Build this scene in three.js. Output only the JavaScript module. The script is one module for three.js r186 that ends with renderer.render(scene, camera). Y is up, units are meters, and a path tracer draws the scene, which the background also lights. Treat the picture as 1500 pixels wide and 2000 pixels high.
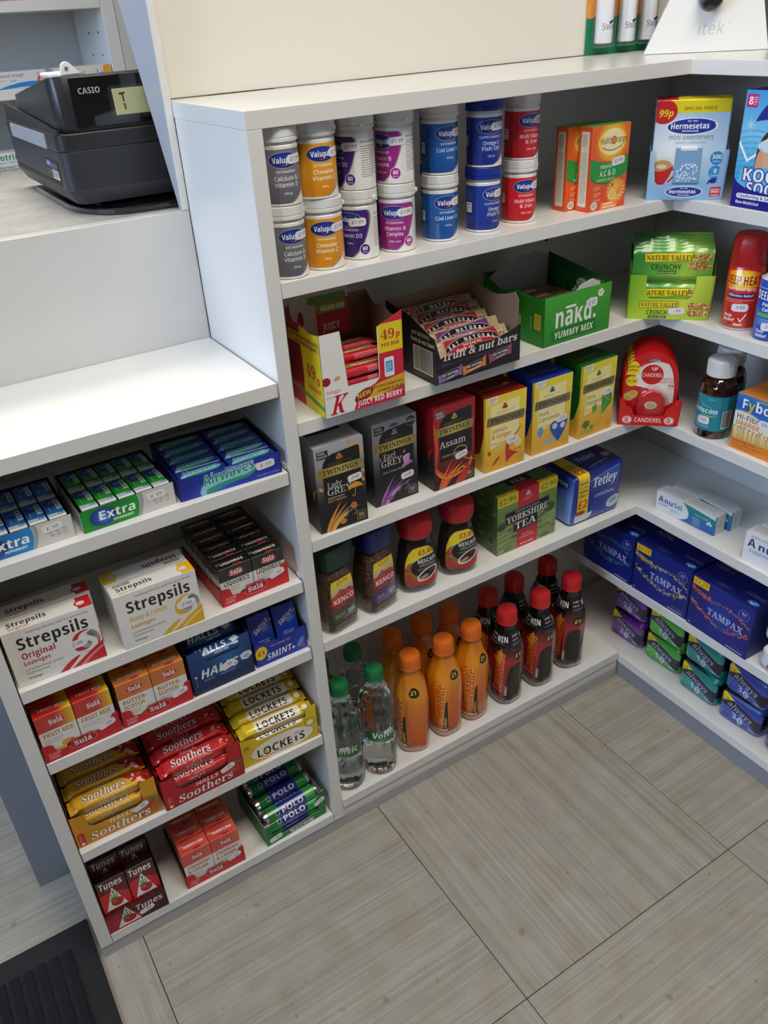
import * as THREE from 'three';
import { RoundedBoxGeometry } from 'three/addons/geometries/RoundedBoxGeometry.js';
import { mergeGeometries, toCreasedNormals } from 'three/addons/utils/BufferGeometryUtils.js';
import { RectAreaLightUniformsLib } from 'three/addons/lights/RectAreaLightUniformsLib.js';
import { createNoise2D } from 'simplex-noise';
RectAreaLightUniformsLib.init();

// ---------- camera, sky, lights, exposure ----------
const scene = new THREE.Scene();
const camera = new THREE.PerspectiveCamera(2 * Math.atan(1000 / 1617.8) * 180 / Math.PI, 0.75, 0.02, 60);
camera.rotation.order = 'YXZ';
camera.position.set(-0.3587, 1.1586, 0.8361);
camera.rotation.set(-0.5454, -0.5296, -0.0634);
scene.add(camera);
const SKY = 10.5, LED = 12, EXPOSURE = 1.02;
scene.background = new THREE.Color().setRGB(0.62, 0.83, 1.18);
scene.backgroundIntensity = SKY;
const LED_COLOR = new THREE.Color().setRGB(1.0, 0.925, 0.79);
const LED_SPOTS = [[0.05, 0.76], [-0.1, -1.0]];
const CEIL = 2.4;
for (const [x, z] of LED_SPOTS) {
  const l = new THREE.RectAreaLight(LED_COLOR, LED, 1.16, 0.56);
  l.position.set(x, CEIL - 0.035, z); l.rotation.x = -Math.PI / 2; l.castShadow = true; scene.add(l);
}

// ---------- helpers ----------
let seed = 7;
const rnd = () => { seed = (seed * 1664525 + 1013904223) >>> 0; return seed / 4294967296; };
const rr = (a, b) => a + (b - a) * rnd();
const noise2 = createNoise2D(rnd);
const mm = 0.001, D2R = Math.PI / 180;
const names = new Map();
const numbered = (n) => { const k = names.get(n) || 0; names.set(n, k + 1); return k ? n + '_' + String(k).padStart(3, '0') : n; };
const ORD = ['first', 'second', 'third', 'fourth', 'fifth', 'sixth', 'seventh', 'eighth', 'ninth', 'tenth'];
function shade(o) { o.traverse((m) => { if (m.isMesh) { m.castShadow = true; m.receiveShadow = true; } }); return o; }
function mesh(name, geo, mat, parent, x = 0, y = 0, z = 0) {
  const m = new THREE.Mesh(Array.isArray(geo) ? merge(geo) : geo, mat); m.name = name; m.position.set(x, y, z);
  if (parent) parent.add(m);
  return m;
}
function merge(gs) { return mergeGeometries(gs.map((g) => { const q = g.index ? g.toNonIndexed() : g; for (const k of Object.keys(q.attributes)) if (!['position', 'normal', 'uv'].includes(k)) q.deleteAttribute(k); return q; })); }
function thing(name, label, category, group) {
  const g = new THREE.Group(); g.name = numbered(name); g.userData = { label, category }; if (group) g.userData.group = group;
  return g;
}
function put(o, x, y, z, yaw = 0) { o.position.set(x, y, z); o.rotation.y = yaw * D2R; shade(o); scene.add(o); return o; }
// copy of a finished thing under its own number and label
function copy(o, label) { const c = o.clone(); c.name = numbered(o.name.replace(/_\d{3}$/, '')); c.userData = { ...o.userData, label }; return c; }
function struct(o, name) { o.name = name; o.userData.kind = 'structure'; shade(o); scene.add(o); return o; }
const std = (c, roughness = 0.5, o = {}) => new THREE.MeshPhysicalMaterial({ color: c, roughness, ...o });
const lin = (r, g, b) => new THREE.Color().setRGB(r, g, b);
function rbox(w, h, d, r = 0.001, x = 0, y = 0, z = 0, s = 1) {
  const g = new RoundedBoxGeometry(w, h, d, s, Math.min(r, w / 2.01, h / 2.01, d / 2.01)); g.translate(x, y, z); return g;
}
// box from its corners
const cbox = (x0, x1, y0, y1, z0, z1, r = 0.0008) => rbox(x1 - x0, y1 - y0, z1 - z0, r, (x0 + x1) / 2, (y0 + y1) / 2, (z0 + z1) / 2);
function canvasTex(wpx, hpx, draw) {
  const c = document.createElement('canvas'); c.width = Math.round(wpx); c.height = Math.round(hpx);
  draw(c.getContext('2d'), c.width, c.height);
  const t = new THREE.CanvasTexture(c); t.colorSpace = THREE.SRGBColorSpace; t.magFilter = THREE.LinearFilter; return t;
}
// prints share a few large sheets: each gets its own rectangle through its texture's offset and repeat
const SHEET = 2048, sheets = [];
function printTex(wpx, hpx, draw) {
  const w = Math.ceil(wpx), h = Math.ceil(hpx), W = w + 12, Hh = h + 12; let best = null;
  for (const s of sheets) { for (const r of s.rows) if (r.h >= Hh && r.x + W <= SHEET && r.h <= Hh * 1.35 && (!best || r.h < best.r.h)) best = { s, r }; }
  if (!best) {
    let s = sheets.find((q) => q.y + Hh <= SHEET);
    if (!s) { const c = document.createElement('canvas'); c.width = c.height = SHEET; const t = new THREE.CanvasTexture(c); t.colorSpace = THREE.SRGBColorSpace; t.magFilter = THREE.LinearFilter; s = { g: c.getContext('2d'), t, y: 0, rows: [] }; sheets.push(s); }
    const r = { x: 0, y: s.y, h: Hh }; s.rows.push(r); s.y += Hh; best = { s, r };
  }
  const { s, r } = best, x = r.x + 6, y = r.y + 6, g = s.g; r.x += W;
  g.save(); g.beginPath(); g.rect(x - 5, y - 5, w + 10, h + 10); g.clip(); g.translate(x, y); draw(g); g.restore();
  const t = s.t.clone(); t.repeat.set((w - 1) / SHEET, (h - 1) / SHEET); t.offset.set((x + 0.5) / SHEET, (SHEET - y - h + 0.5) / SHEET); return t;
}
// drawing area in millimetres
const mmTex = (w, h, ppm, draw) => printTex(w * ppm, h * ppm, (g) => { g.scale(ppm, ppm); draw(g, w, h); });
// text: o = {b bold, f family, a align, w fitted width, k skew, st stroke colour, sw stroke width, r rotation in degrees}
function tx(g, s, x, y, size, col, o = {}) {
  g.save(); g.translate(x, y); if (o.r) g.rotate(o.r * D2R); if (o.k) g.transform(1, 0, -o.k, 1, 0, 0);
  const S = 40; g.scale(size / S, size / S);
  g.font = (o.b ? 'bold ' : '') + S + 'px ' + (o.f || 'sans-serif'); g.textAlign = o.a || 'left'; g.textBaseline = 'alphabetic';
  if (o.w) g.scale(o.w / size * S / Math.max(1, g.measureText(s).width), 1);
  if (o.st) { g.strokeStyle = o.st; g.lineWidth = (o.sw || 1) / size * S * 2; g.lineJoin = 'round'; g.strokeText(s, 0, 0); }
  g.fillStyle = col; g.fillText(s, 0, 0); g.restore();
}
const R = (g, c, x, y, w, h) => { g.fillStyle = c; g.fillRect(x, y, w, h); };
const RR = (g, c, x, y, w, h, r) => { g.fillStyle = c; g.beginPath(); g.roundRect(x, y, w, h, r); g.fill(); };
function EL(g, c, x, y, rx, ry, rot = 0, st, sw) { g.beginPath(); g.ellipse(x, y, rx, ry, rot, 0, 7); if (c) { g.fillStyle = c; g.fill(); } if (st) { g.strokeStyle = st; g.lineWidth = sw; g.stroke(); } }
function PL(g, c, pts, st, sw) { g.beginPath(); pts.forEach((p, i) => (p.length === 2 ? (i ? g.lineTo(...p) : g.moveTo(...p)) : p.length === 4 ? g.quadraticCurveTo(...p) : g.bezierCurveTo(...p))); if (c) { g.closePath(); g.fillStyle = c; g.fill(); } if (st) { g.strokeStyle = st; g.lineWidth = sw; g.lineCap = 'round'; g.stroke(); } }
function LG(g, x0, y0, x1, y1, ...cs) { const q = g.createLinearGradient(x0, y0, x1, y1); cs.forEach((c, i) => q.addColorStop(i / (cs.length - 1), c)); return q; }
function RG(g, x, y, r, ...cs) { const q = g.createRadialGradient(x, y, 0, x, y, r); cs.forEach((c, i) => q.addColorStop(i / (cs.length - 1), c)); return q; }
// rows of fine print too small to read
function fine(g, x, y, w, rows, lh, col, t = 0.35) { g.fillStyle = col; for (let i = 0; i < rows; i++) { let u = x; const e = x + w * (i === rows - 1 ? 0.6 : rr(0.86, 1)); while (u < e) { const l = Math.min(rr(0.8, 3.2), e - u); g.fillRect(u, y + i * lh, l, lh * t); u += l + 0.5; } } }
function barcode(g, x, y, w, h) { R(g, '#f4f2ee', x, y, w, h); let u = x + 1; while (u < x + w - 1) { const l = rr(0.2, 0.7); R(g, '#222', u, y + 0.8, l, h - 2.4); u += l + rr(0.25, 0.7); } }

// ---------- generic shapes ----------
// loft of superellipse rings {y, x, z, p, ox, oz, ha}: u runs round from the back over the left and the front, v runs up
function loft(rings, { n = 40, bottom = true, top = true, crease = 0.6, ha = Math.PI } = {}) {
  const P = [], U = [], I = [];
  const pt = (r, i) => {
    const h = r.ha ?? ha, a = -h + 2 * h * i / n, e = 2 / (r.p || 2), s = Math.sin(a), c = Math.cos(a);
    return [(r.ox || 0) + r.x * Math.sign(s) * Math.abs(s) ** e, r.y, (r.oz || 0) + (r.z ?? r.x) * Math.sign(c) * Math.abs(c) ** e];
  };
  let big = rings[0]; for (const r of rings) if (r.x > big.x) big = r;
  const L = [0]; for (let i = 1; i <= n; i++) { const a = pt(big, i - 1), b = pt(big, i); L.push(L[i - 1] + Math.hypot(a[0] - b[0], a[2] - b[2])); }
  const y0 = rings[0].y, y1 = rings[rings.length - 1].y;
  rings.forEach((r) => { for (let i = 0; i <= n; i++) { P.push(...pt(r, i)); U.push(L[i] / L[n], r.v ?? (r.y - y0) / (y1 - y0 || 1)); } });
  for (let k = 0; k + 1 < rings.length; k++) for (let i = 0; i < n; i++) { const a = k * (n + 1) + i, b = a + n + 1; I.push(a, a + 1, b, a + 1, b + 1, b); }
  const cap = (k, flip) => { const r = rings[k], c = P.length / 3; P.push(r.ox || 0, r.y, r.oz || 0); U.push(0.5, k ? 1 : 0); for (let i = 0; i < n; i++) { const a = k * (n + 1) + i; flip ? I.push(c, a, a + 1) : I.push(c, a + 1, a); } };
  if (bottom) cap(0, false); if (top) cap(rings.length - 1, true);
  const g = new THREE.BufferGeometry(); g.setAttribute('position', new THREE.Float32BufferAttribute(P, 3)); g.setAttribute('uv', new THREE.Float32BufferAttribute(U, 2)); g.setIndex(I);
  return toCreasedNormals(g, crease);
}
const rings = (list, p = 2) => list.map(([y, x, z]) => ({ y: y * mm, x: x * mm, z: (z ?? x) * mm, p }));
// uv of a carton from position: the drawing holds front (0,d), top (0,0), side (w,d), plain corner (w,0); millimetres
function mapBox(geo, w, h, d) {
  const g = geo.index ? geo.toNonIndexed() : geo, p = g.attributes.position, uv = new Float32Array(p.count * 2), A = new THREE.Vector3(), B = new THREE.Vector3(), C = new THREE.Vector3();
  for (let i = 0; i < p.count; i += 3) {
    A.fromBufferAttribute(p, i); B.fromBufferAttribute(p, i + 1); C.fromBufferAttribute(p, i + 2);
    const n = B.clone().sub(A).cross(C.clone().sub(A)), ax = Math.abs(n.x), ay = Math.abs(n.y), az = Math.abs(n.z);
    [A, B, C].forEach((v, k) => {
      const x = v.x / mm + w / 2, y = h - v.y / mm, z = v.z / mm + d / 2; let X, Y;
      if (az >= ax && az >= ay) { X = n.z > 0 ? x : w - x; Y = d + y; } else if (ay >= ax) { if (n.y > 0) { X = x; Y = z; } else { X = w + z * 0.5; Y = d * 0.5; } } else { X = n.x < 0 ? w + z : w + d - z; Y = d + y; }
      uv[(i + k) * 2] = X / (w + d); uv[(i + k) * 2 + 1] = 1 - Y / (h + d);
    });
  }
  g.setAttribute('uv', new THREE.BufferAttribute(uv, 2)); return g;
}
// material of a carton; draw = {front(g,w,h), top(g,w,d), side(g,d,h), plain}
function boxArt(w, h, d, draw, ppm = 3, o = {}) {
  const t = mmTex(w + d, h + d, ppm, (g) => {
    R(g, draw.plain, 0, 0, w + d, h + d);
    const part = (fn, x, y, a, b) => { if (!fn) return; g.save(); g.beginPath(); g.rect(x, y, a, b); g.clip(); g.translate(x, y); fn(g, a, b); g.restore(); };
    part(draw.front, 0, d, w, h); part(draw.top, 0, 0, w, d); part(draw.side, w, d, d, h);
  });
  return new THREE.MeshPhysicalMaterial({ map: t, roughness: 0.42, clearcoat: 0.15, clearcoatRoughness: 0.3, ...o });
}
const boxGeo = (w, h, d, r = 0.5) => mapBox(rbox(w * mm, h * mm, d * mm, r * mm, 0, h * mm / 2, 0), w, h, d);
// a sheet of card cut to an outline (mm); the outer face takes the print at (ox, oy) of a W x H drawing, the rest its plain corner
function sheet(pts, ox, oy, W, H, t = 0.7) {
  const s = new THREE.Shape(pts.map(([x, y]) => new THREE.Vector2(x, y)));
  const g = new THREE.ExtrudeGeometry(s, { depth: t, bevelEnabled: false, curveSegments: 6 });
  const p = g.attributes.position, n = g.attributes.normal, uv = g.attributes.uv;
  for (let i = 0; i < p.count; i++) n.getZ(i) > 0.5 ? uv.setXY(i, (ox + p.getX(i)) / W, 1 - (oy - p.getY(i)) / H) : uv.setXY(i, (W - 2) / W, 2 / H);
  g.scale(mm, mm, mm); return g;
}
// open display tray: front and side outlines in mm, print front at (0,0), side at (w,0), plain strip at the bottom
function trayGeo(w, d, front, side, hb, Hp, right = side) {
  const W = w + d, H = Hp + 4, gs = [];
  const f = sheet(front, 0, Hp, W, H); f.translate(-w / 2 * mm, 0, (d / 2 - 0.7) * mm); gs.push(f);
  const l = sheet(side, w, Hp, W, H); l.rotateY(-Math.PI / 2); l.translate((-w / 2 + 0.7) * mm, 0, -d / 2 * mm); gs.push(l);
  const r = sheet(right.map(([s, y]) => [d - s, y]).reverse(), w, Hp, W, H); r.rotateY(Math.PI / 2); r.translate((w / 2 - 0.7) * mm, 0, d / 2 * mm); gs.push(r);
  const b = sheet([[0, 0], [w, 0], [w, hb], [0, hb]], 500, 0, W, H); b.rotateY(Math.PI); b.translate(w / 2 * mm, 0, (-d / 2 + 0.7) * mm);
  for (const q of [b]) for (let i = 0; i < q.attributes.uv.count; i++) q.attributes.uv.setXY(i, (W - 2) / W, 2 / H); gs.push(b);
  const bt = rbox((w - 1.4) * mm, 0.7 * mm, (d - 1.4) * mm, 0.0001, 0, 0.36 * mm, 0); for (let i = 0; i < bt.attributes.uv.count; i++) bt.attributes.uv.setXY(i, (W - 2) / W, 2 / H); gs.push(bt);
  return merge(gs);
}
function trayArt(w, d, Hp, draw, ppm = 3, o = {}) {
  const t = mmTex(w + d, Hp + 4, ppm, (g) => {
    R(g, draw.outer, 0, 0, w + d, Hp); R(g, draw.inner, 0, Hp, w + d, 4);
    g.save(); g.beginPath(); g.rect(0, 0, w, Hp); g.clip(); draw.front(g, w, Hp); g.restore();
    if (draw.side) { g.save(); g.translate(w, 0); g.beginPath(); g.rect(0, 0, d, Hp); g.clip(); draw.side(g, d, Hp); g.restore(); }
  });
  return new THREE.MeshPhysicalMaterial({ map: t, roughness: 0.5, ...o });
}
// stick or bar wrapper lying along x: drawing is L long, C round (y: 0 back, C/4 top, C/2 front)
function wrapArt(L, C, draw, ppm = 3, o = {}) {
  const t = printTex(C * ppm, L * ppm, (g) => { g.scale(ppm, ppm); g.translate(0, L); g.rotate(-Math.PI / 2); draw(g, L, C); });
  return new THREE.MeshPhysicalMaterial({ map: t, roughness: 0.3, clearcoat: 0.5, clearcoatRoughness: 0.2, ...o });
}
// pillow wrapper: half height a, half depth b, crimped fins at both ends
function wrapGeo(L, a, b, { p = 3, fin = 7, wob = 0.6, n = 36 } = {}) {
  const rs = [], N = 26;
  for (let i = 0; i <= N; i++) {
    const t = i / N, y = t * L, e = Math.min(y, L - y), k = fin ? THREE.MathUtils.smoothstep(e, fin * 0.55, fin * 2.2) : 1;
    const w = wob * noise2(i * 0.7, a * 3.1) * k;
    rs.push({ y: y * mm, x: (0.5 + (a - 0.5) * k + w) * mm, z: (b * (0.9 + 0.1 * k) + w * 0.6) * mm, p: 2 + (p - 2) * k });
  }
  const g = loft(rs, { n, crease: 1.0 }); g.translate(0, -L / 2 * mm, 0); g.rotateZ(-Math.PI / 2); g.translate(0, a * mm, 0); return g;
}

// ---------- price labels: one sheet of printed texts, each label a thin notched sticker ----------
const PRICES = ['£1·99', '£2·99', '3·49', '2·99', '1·99', '£ ·59', '  ·99', '  ·89', '  ·69', '3·99', '£3·49', '£ ·67'];
const stickerTex = mmTex(52, 72, 6, (g) => PRICES.forEach((s, i) => {
  const x = (i % 2) * 26, y = Math.floor(i / 2) * 12; R(g, '#eceaf0', x, y, 26, 12); tx(g, s, x + 13.5, y + 8.2, 7, '#1b1b20', { a: 'center', f: 'sans-serif', k: 0.08 });
}));
const stickerMat = new THREE.MeshPhysicalMaterial({ map: stickerTex, roughness: 0.55 });
const stickerGeos = new Map();
function sticker(text, radius = 0, w = 24, h = 11.5) {
  const key = text + radius + w;
  if (!stickerGeos.has(key)) {
    const g = new THREE.BoxGeometry(w * mm, h * mm, 0.00025, 14, 2, 1), p = g.attributes.position, uv = g.attributes.uv, i0 = Math.max(0, PRICES.indexOf(text));
    for (let i = 0; i < p.count; i++) {
      const u = p.getX(i) / (w * mm), v = p.getY(i) / (h * mm);
      uv.setXY(i, ((i0 % 2) * 26 + (u + 0.5) * 26) / 52, 1 - (Math.floor(i0 / 2) * 12 + (0.5 - v) * 12) / 72);
      const e = Math.abs(u); p.setY(i, p.getY(i) * (e > 0.49 ? 0.55 : e > 0.42 ? 0.86 : 1));
      if (radius) { const a = p.getX(i) / radius, rad = radius + p.getZ(i); p.setX(i, Math.sin(a) * rad); p.setZ(i, Math.cos(a) * rad - radius); }
    }
    g.computeVertexNormals(); stickerGeos.set(key, g);
  }
  return mesh('price_label', stickerGeos.get(key), stickerMat);
}
function stickOn(parent, text, x, y, z, tilt = 0, w, h) { const s = sticker(text, 0, w, h); s.position.set(x * mm, y * mm, z * mm + 0.0003); s.rotation.z = tilt * D2R; parent.add(s); return s; }
// on a round wall of radius r (mm) at angle a from the front, height y
function stickRound(parent, text, r, a, y, tilt = 0, w, h) {
  const s = sticker(text, r * mm, w, h), h2 = new THREE.Group(); h2.name = 'price_label'; s.position.set(Math.sin(a * D2R) * (r * mm + 0.0004), y * mm, Math.cos(a * D2R) * (r * mm + 0.0004)); s.rotation.set(0, a * D2R, tilt * D2R, 'YXZ');
  parent.add(s); return s;
}

// ---------- the room ----------
const H = 1.08, X1 = 0.643, XC = -0.3864, T = 0.018, yC = 0.7949, yB = 0.9585;
const [h1, h2, h3, h4, h5] = [0.9065, 0.7368, 0.5659, 0.3936, 0.0612], [c1, c2, c3, c4, c5] = [0.6772, 0.5108, 0.3926, 0.2222, 0.0418], r5 = 0.2222, r6 = 0.053;
const XL = -2.5, XR = 2.1, ZB = -1.75, ZF = 2.75, WT = 0.16;
const wallPaint = std(lin(0.16, 0.145, 0.13), 0.85), ceilPaint = std(lin(0.36, 0.35, 0.33), 0.9);
struct(mesh('floor', cbox(XL - WT, XR + WT, -0.12, -0.0035, ZB - WT, ZF + WT, 0.001), std(lin(0.02, 0.018, 0.015), 0.9)), 'floor');
struct(mesh('ceiling', cbox(XL - WT, XR + WT, CEIL, CEIL + 0.1, ZB - WT, ZF + WT, 0.001), ceilPaint), 'ceiling');
struct(mesh('wall_back', cbox(XL, XR, 0, CEIL, ZB - WT, ZB, 0.001), wallPaint), 'wall_back');
struct(mesh('wall_front', cbox(XL, XR, 0, CEIL, ZF, ZF + WT, 0.001), wallPaint), 'wall_front');
struct(mesh('wall_right', cbox(XR, XR + WT, 0, CEIL, ZB - WT, ZF + WT, 0.001), wallPaint), 'wall_right');
const WZ0 = -0.6, WZ1 = 1.1, WY0 = 1.15, WY1 = 2.2;
struct(mesh('wall_left', [cbox(XL - WT, XL, 0, WY0, ZB - WT, ZF + WT), cbox(XL - WT, XL, WY1, CEIL, ZB - WT, ZF + WT), cbox(XL - WT, XL, WY0, WY1, ZB - WT, WZ0), cbox(XL - WT, XL, WY0, WY1, WZ1, ZF + WT)], wallPaint), 'wall_left');
{
  const w = new THREE.Group(), fm = std(lin(0.25, 0.26, 0.27), 0.4), x0 = XL - 0.1, x1 = XL - 0.05;
  mesh('window_frame', [cbox(x0, x1, WY0, WY0 + 0.05, WZ0, WZ1), cbox(x0, x1, WY1 - 0.05, WY1, WZ0, WZ1), cbox(x0, x1, WY0 + 0.05, WY1 - 0.05, WZ0, WZ0 + 0.05), cbox(x0, x1, WY0 + 0.05, WY1 - 0.05, WZ1 - 0.05, WZ1), cbox(x0, x1, WY0 + 0.05, WY1 - 0.05, 0.23, 0.28)], fm, w);
  const glass = std(0xffffff, 0.0, { transmission: 1, thickness: 0, ior: 1.5 });
  for (const [a, b] of [[WZ0 + 0.05, 0.23], [0.28, WZ1 - 0.05]]) mesh('pane', cbox(XL - 0.077, XL - 0.073, WY0 + 0.05, WY1 - 0.05, a, b, 0.0005), glass, w);
  struct(w, 'window_1');
}
for (const [x, z] of LED_SPOTS) {
  const t = thing('ceiling_light', z > 0 ? 'flat white ceiling light panel over the floor before the shelves' : 'flat white ceiling light panel behind the counter screen', 'ceiling light');
  mesh('frame', [cbox(-0.62, 0.62, -0.024, -0.002, -0.32, -0.29), cbox(-0.62, 0.62, -0.024, -0.002, 0.29, 0.32), cbox(-0.62, -0.59, -0.024, -0.002, -0.29, 0.29), cbox(0.59, 0.62, -0.024, -0.002, -0.29, 0.29)], std(lin(0.8, 0.8, 0.8), 0.4), t);
  mesh('diffuser', cbox(-0.59, 0.59, -0.02, -0.006, -0.29, 0.29), new THREE.MeshStandardMaterial({ color: 0xffffff, emissive: LED_COLOR, emissiveIntensity: 1.5 }), t);
  put(t, x, CEIL, z);
}
// ---------- floor tiles: streaked grey vinyl squares, the grain turned tile by tile ----------
{
  const S = 0.4112, TA = 0.0823, TB = 0.3832;
  const tileMat = [0, 1, 2, 3].map((v) => new THREE.MeshPhysicalMaterial({
    map: canvasTex(720, 720, (g, W) => {
      const im = g.createImageData(W, W), d = im.data, o = v * 57.3;
      const col = new Float32Array(W); for (let x = 0; x < W; x++) col[x] = 0.4 * noise2(x * 0.013 + o, 3.1) + 0.45 * noise2(x * 0.06, o) + 0.5 * noise2(x * 0.23, o + 9);
      for (let y = 0; y < W; y++) for (let x = 0; x < W; x++) {
        const s = noise2(x * 0.09 + o, y * 0.0022) * 0.6 + noise2(x * 0.35, y * 0.004 + o) * 0.7 + noise2(x * 0.012, y * 0.009 + o) * 0.5 + rnd() * 0.5 - 0.25;
        const b = 159 + 15 * col[x] + 8 * s, i = (y * W + x) * 4, wear = Math.max(0, noise2(x * 0.006 + o, y * 0.006 + 40) - 0.2) * 8;
        d[i] = b - wear * 0.7; d[i + 1] = b - 6 - wear; d[i + 2] = b - 19 - wear * 1.6; d[i + 3] = 255;
      }
      g.putImageData(im, 0, 0);
      for (let k = 0; k < 70; k++) { const x = rnd() * W, y = rnd() * W, r = rr(1, 5) * (rnd() < 0.12 ? 2.2 : 1); g.fillStyle = `rgba(${84 + rr(0, 20)},${72 + rr(0, 16)},${48},${rr(0.06, 0.32)})`; g.beginPath(); g.ellipse(x, y, r * rr(0.4, 1), r, rnd() * 3, 0, 7); g.fill(); }
      for (let k = 0; k < 9; k++) { const x = rnd() * W, y = rnd() * W; g.fillStyle = `rgba(40,34,26,${rr(0.3, 0.7)})`; g.fillRect(x, y, rr(1, 3), rr(1, 3)); }
    }), roughness: 0.5, clearcoat: 0.12, clearcoatRoughness: 0.45 }));
  const geo = rbox(S - 0.0011, 0.0035, S - 0.0011, 0.0005, 0, -0.00175, 0);
  { const p = geo.attributes.position, uv = geo.attributes.uv; for (let i = 0; i < p.count; i++) uv.setXY(i, p.getX(i) / S + 0.5, p.getZ(i) / S + 0.5); }
  const fl = scene.getObjectByName('floor');
  for (let i = -7; i <= 4; i++) for (let k = -6; k <= 5; k++) {
    const x = TA + (i + 0.5) * S, z = TB + (k + 0.5) * S; if (x < XL - 0.1 || x > XR || z < ZB || z > ZF) continue;
    const m = mesh('tile', geo, tileMat[(i * 3 + k * 5 + 64) % 4], fl, x, 0, z); m.rotation.y = ((i + k) % 2 === 0 ? Math.PI / 2 : 0) + (rnd() < 0.5 ? Math.PI : 0); m.receiveShadow = true;
  }
}

// ---------- shelving ----------
const board = new THREE.MeshPhysicalMaterial({ color: lin(0.8, 0.795, 0.77), roughness: 0.3, clearcoat: 0.35, clearcoatRoughness: 0.12 });
const edge = std(lin(0.28, 0.295, 0.33), 0.4), holeMat = std(lin(0.01, 0.01, 0.01), 0.9);
const hole = (parent, x, y, z, rx, ry, r = 0.0026) => { const g = new THREE.CylinderGeometry(r, r, 0.0008, 12); g.rotateX(Math.PI / 2); if (ry) g.rotateY(ry); return mesh('pin_hole', g, holeMat, parent, x, y, z); };
{
  const u = thing('shelving_unit', 'tall white shelving unit holding the jars, teas, coffees and drinks', 'shelves');
  mesh('side_panel', cbox(0, T, 0.0238, H - T, -0.205, 0), board, u);
  mesh('top_board', cbox(0, X1 - 0.0004, H - T, H, -0.225, 0), board, u);
  [h1, h2, h3, h4].forEach((y) => mesh('shelf', cbox(T + 0.0006, X1 - 0.0004, y - T, y, -0.204, -0.0008), board, u));
  mesh('shelf', cbox(T + 0.0006, X1 - 0.0008, h5 - T, h5, -0.204, 0), board, u);
  mesh('kick_rail', cbox(T + 0.0006, X1 - 0.0008, 0.0241, h5 - T - 0.0012, -0.02, -0.0032), board, u);
  const bp = mesh('back_panel', cbox(0.001, X1 - 0.0004, 0.0238, H - T - 0.0004, -0.211, -0.2055), board, u);
  for (const [x, y] of [[0.30, h5 + 0.16], [0.585, h4 - 0.045], [0.59, h2 + 0.085], [0.33, h3 + 0.1]]) hole(bp, x, y, -0.2053);
  mesh('plinth', cbox(XC, X1 - 0.002, 0, 0.0232, -0.03, -0.002), std(lin(0.44, 0.44, 0.445), 0.4), u);
  put(u, 0, 0, 0);
  const r = thing('shelving_unit', 'white corner shelving unit on the right with boxes and pad packs facing left', 'shelves');
  mesh('top_board', cbox(X1, 0.86, H - T, H, -0.225, 1.05), board, r);
  [h1, h2, h3, h4].forEach((y) => mesh('shelf', cbox(X1, 0.845, y - T, y, -0.204, 1.03), board, r));
  [r5, r6].forEach((y) => mesh('shelf', cbox(X1, 0.845, y - T, y, -0.204, 1.03), board, r));
  mesh('plinth', cbox(X1 + 0.0015, X1 + 0.02, 0, r6 - T - 0.0006, -0.2, 1.03), edge, r);
  mesh('back_panel', cbox(0.846, 0.86, 0.001, H - T - 0.0004, -0.204, 1.03), board, r);
  mesh('corner_panel', cbox(X1, 0.86, 0.0238, H - T - 0.0004, -0.211, -0.2055), board, r);
  mesh('side_panel', cbox(X1, 0.86, 0, H - T, 1.032, 1.05), board, r);
  put(r, 0, 0, 0);
  const k = thing('shelving_unit', 'low white sweet shelf unit under the empty front counter', 'shelves');
  const sp = mesh('side_panel', cbox(XC, XC + 0.0174, 0.0238, yC - T, -0.2065, 0), board, k);
  for (const y of [c3 + 0.09, c2 + 0.03, c2 + 0.062, c4 + 0.12]) hole(sp, XC + 0.0176, y, -0.018, 0, Math.PI / 2, 0.0022);
  mesh('counter_top', cbox(XC, -0.0022, yC - T, yC, -0.2065, 0), board, k);
  [c1, c2, c3, c4].forEach((y) => { mesh('shelf', cbox(XC + 0.0186, -0.0022, y - T, y, -0.2, -0.0006), board, k); });
  mesh('shelf', cbox(XC + 0.018, -0.0008, 0.0241, c5, -0.2, 0), board, k);
  [c1, c2, c3, c4].forEach((y) => { const g = cbox(-0.0022, -0.0002, y + 0.001, y + 0.008, -0.016, -0.008, 0.0005); mesh('shelf_peg', g, std(lin(0.8, 0.8, 0.8), 0.2), k); });
  mesh('end_panel', cbox(-0.44, XC - 0.0006, 0, 0.94, -0.193, -0.1755), edge, k);
  put(k, 0, 0, 0);
}
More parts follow.
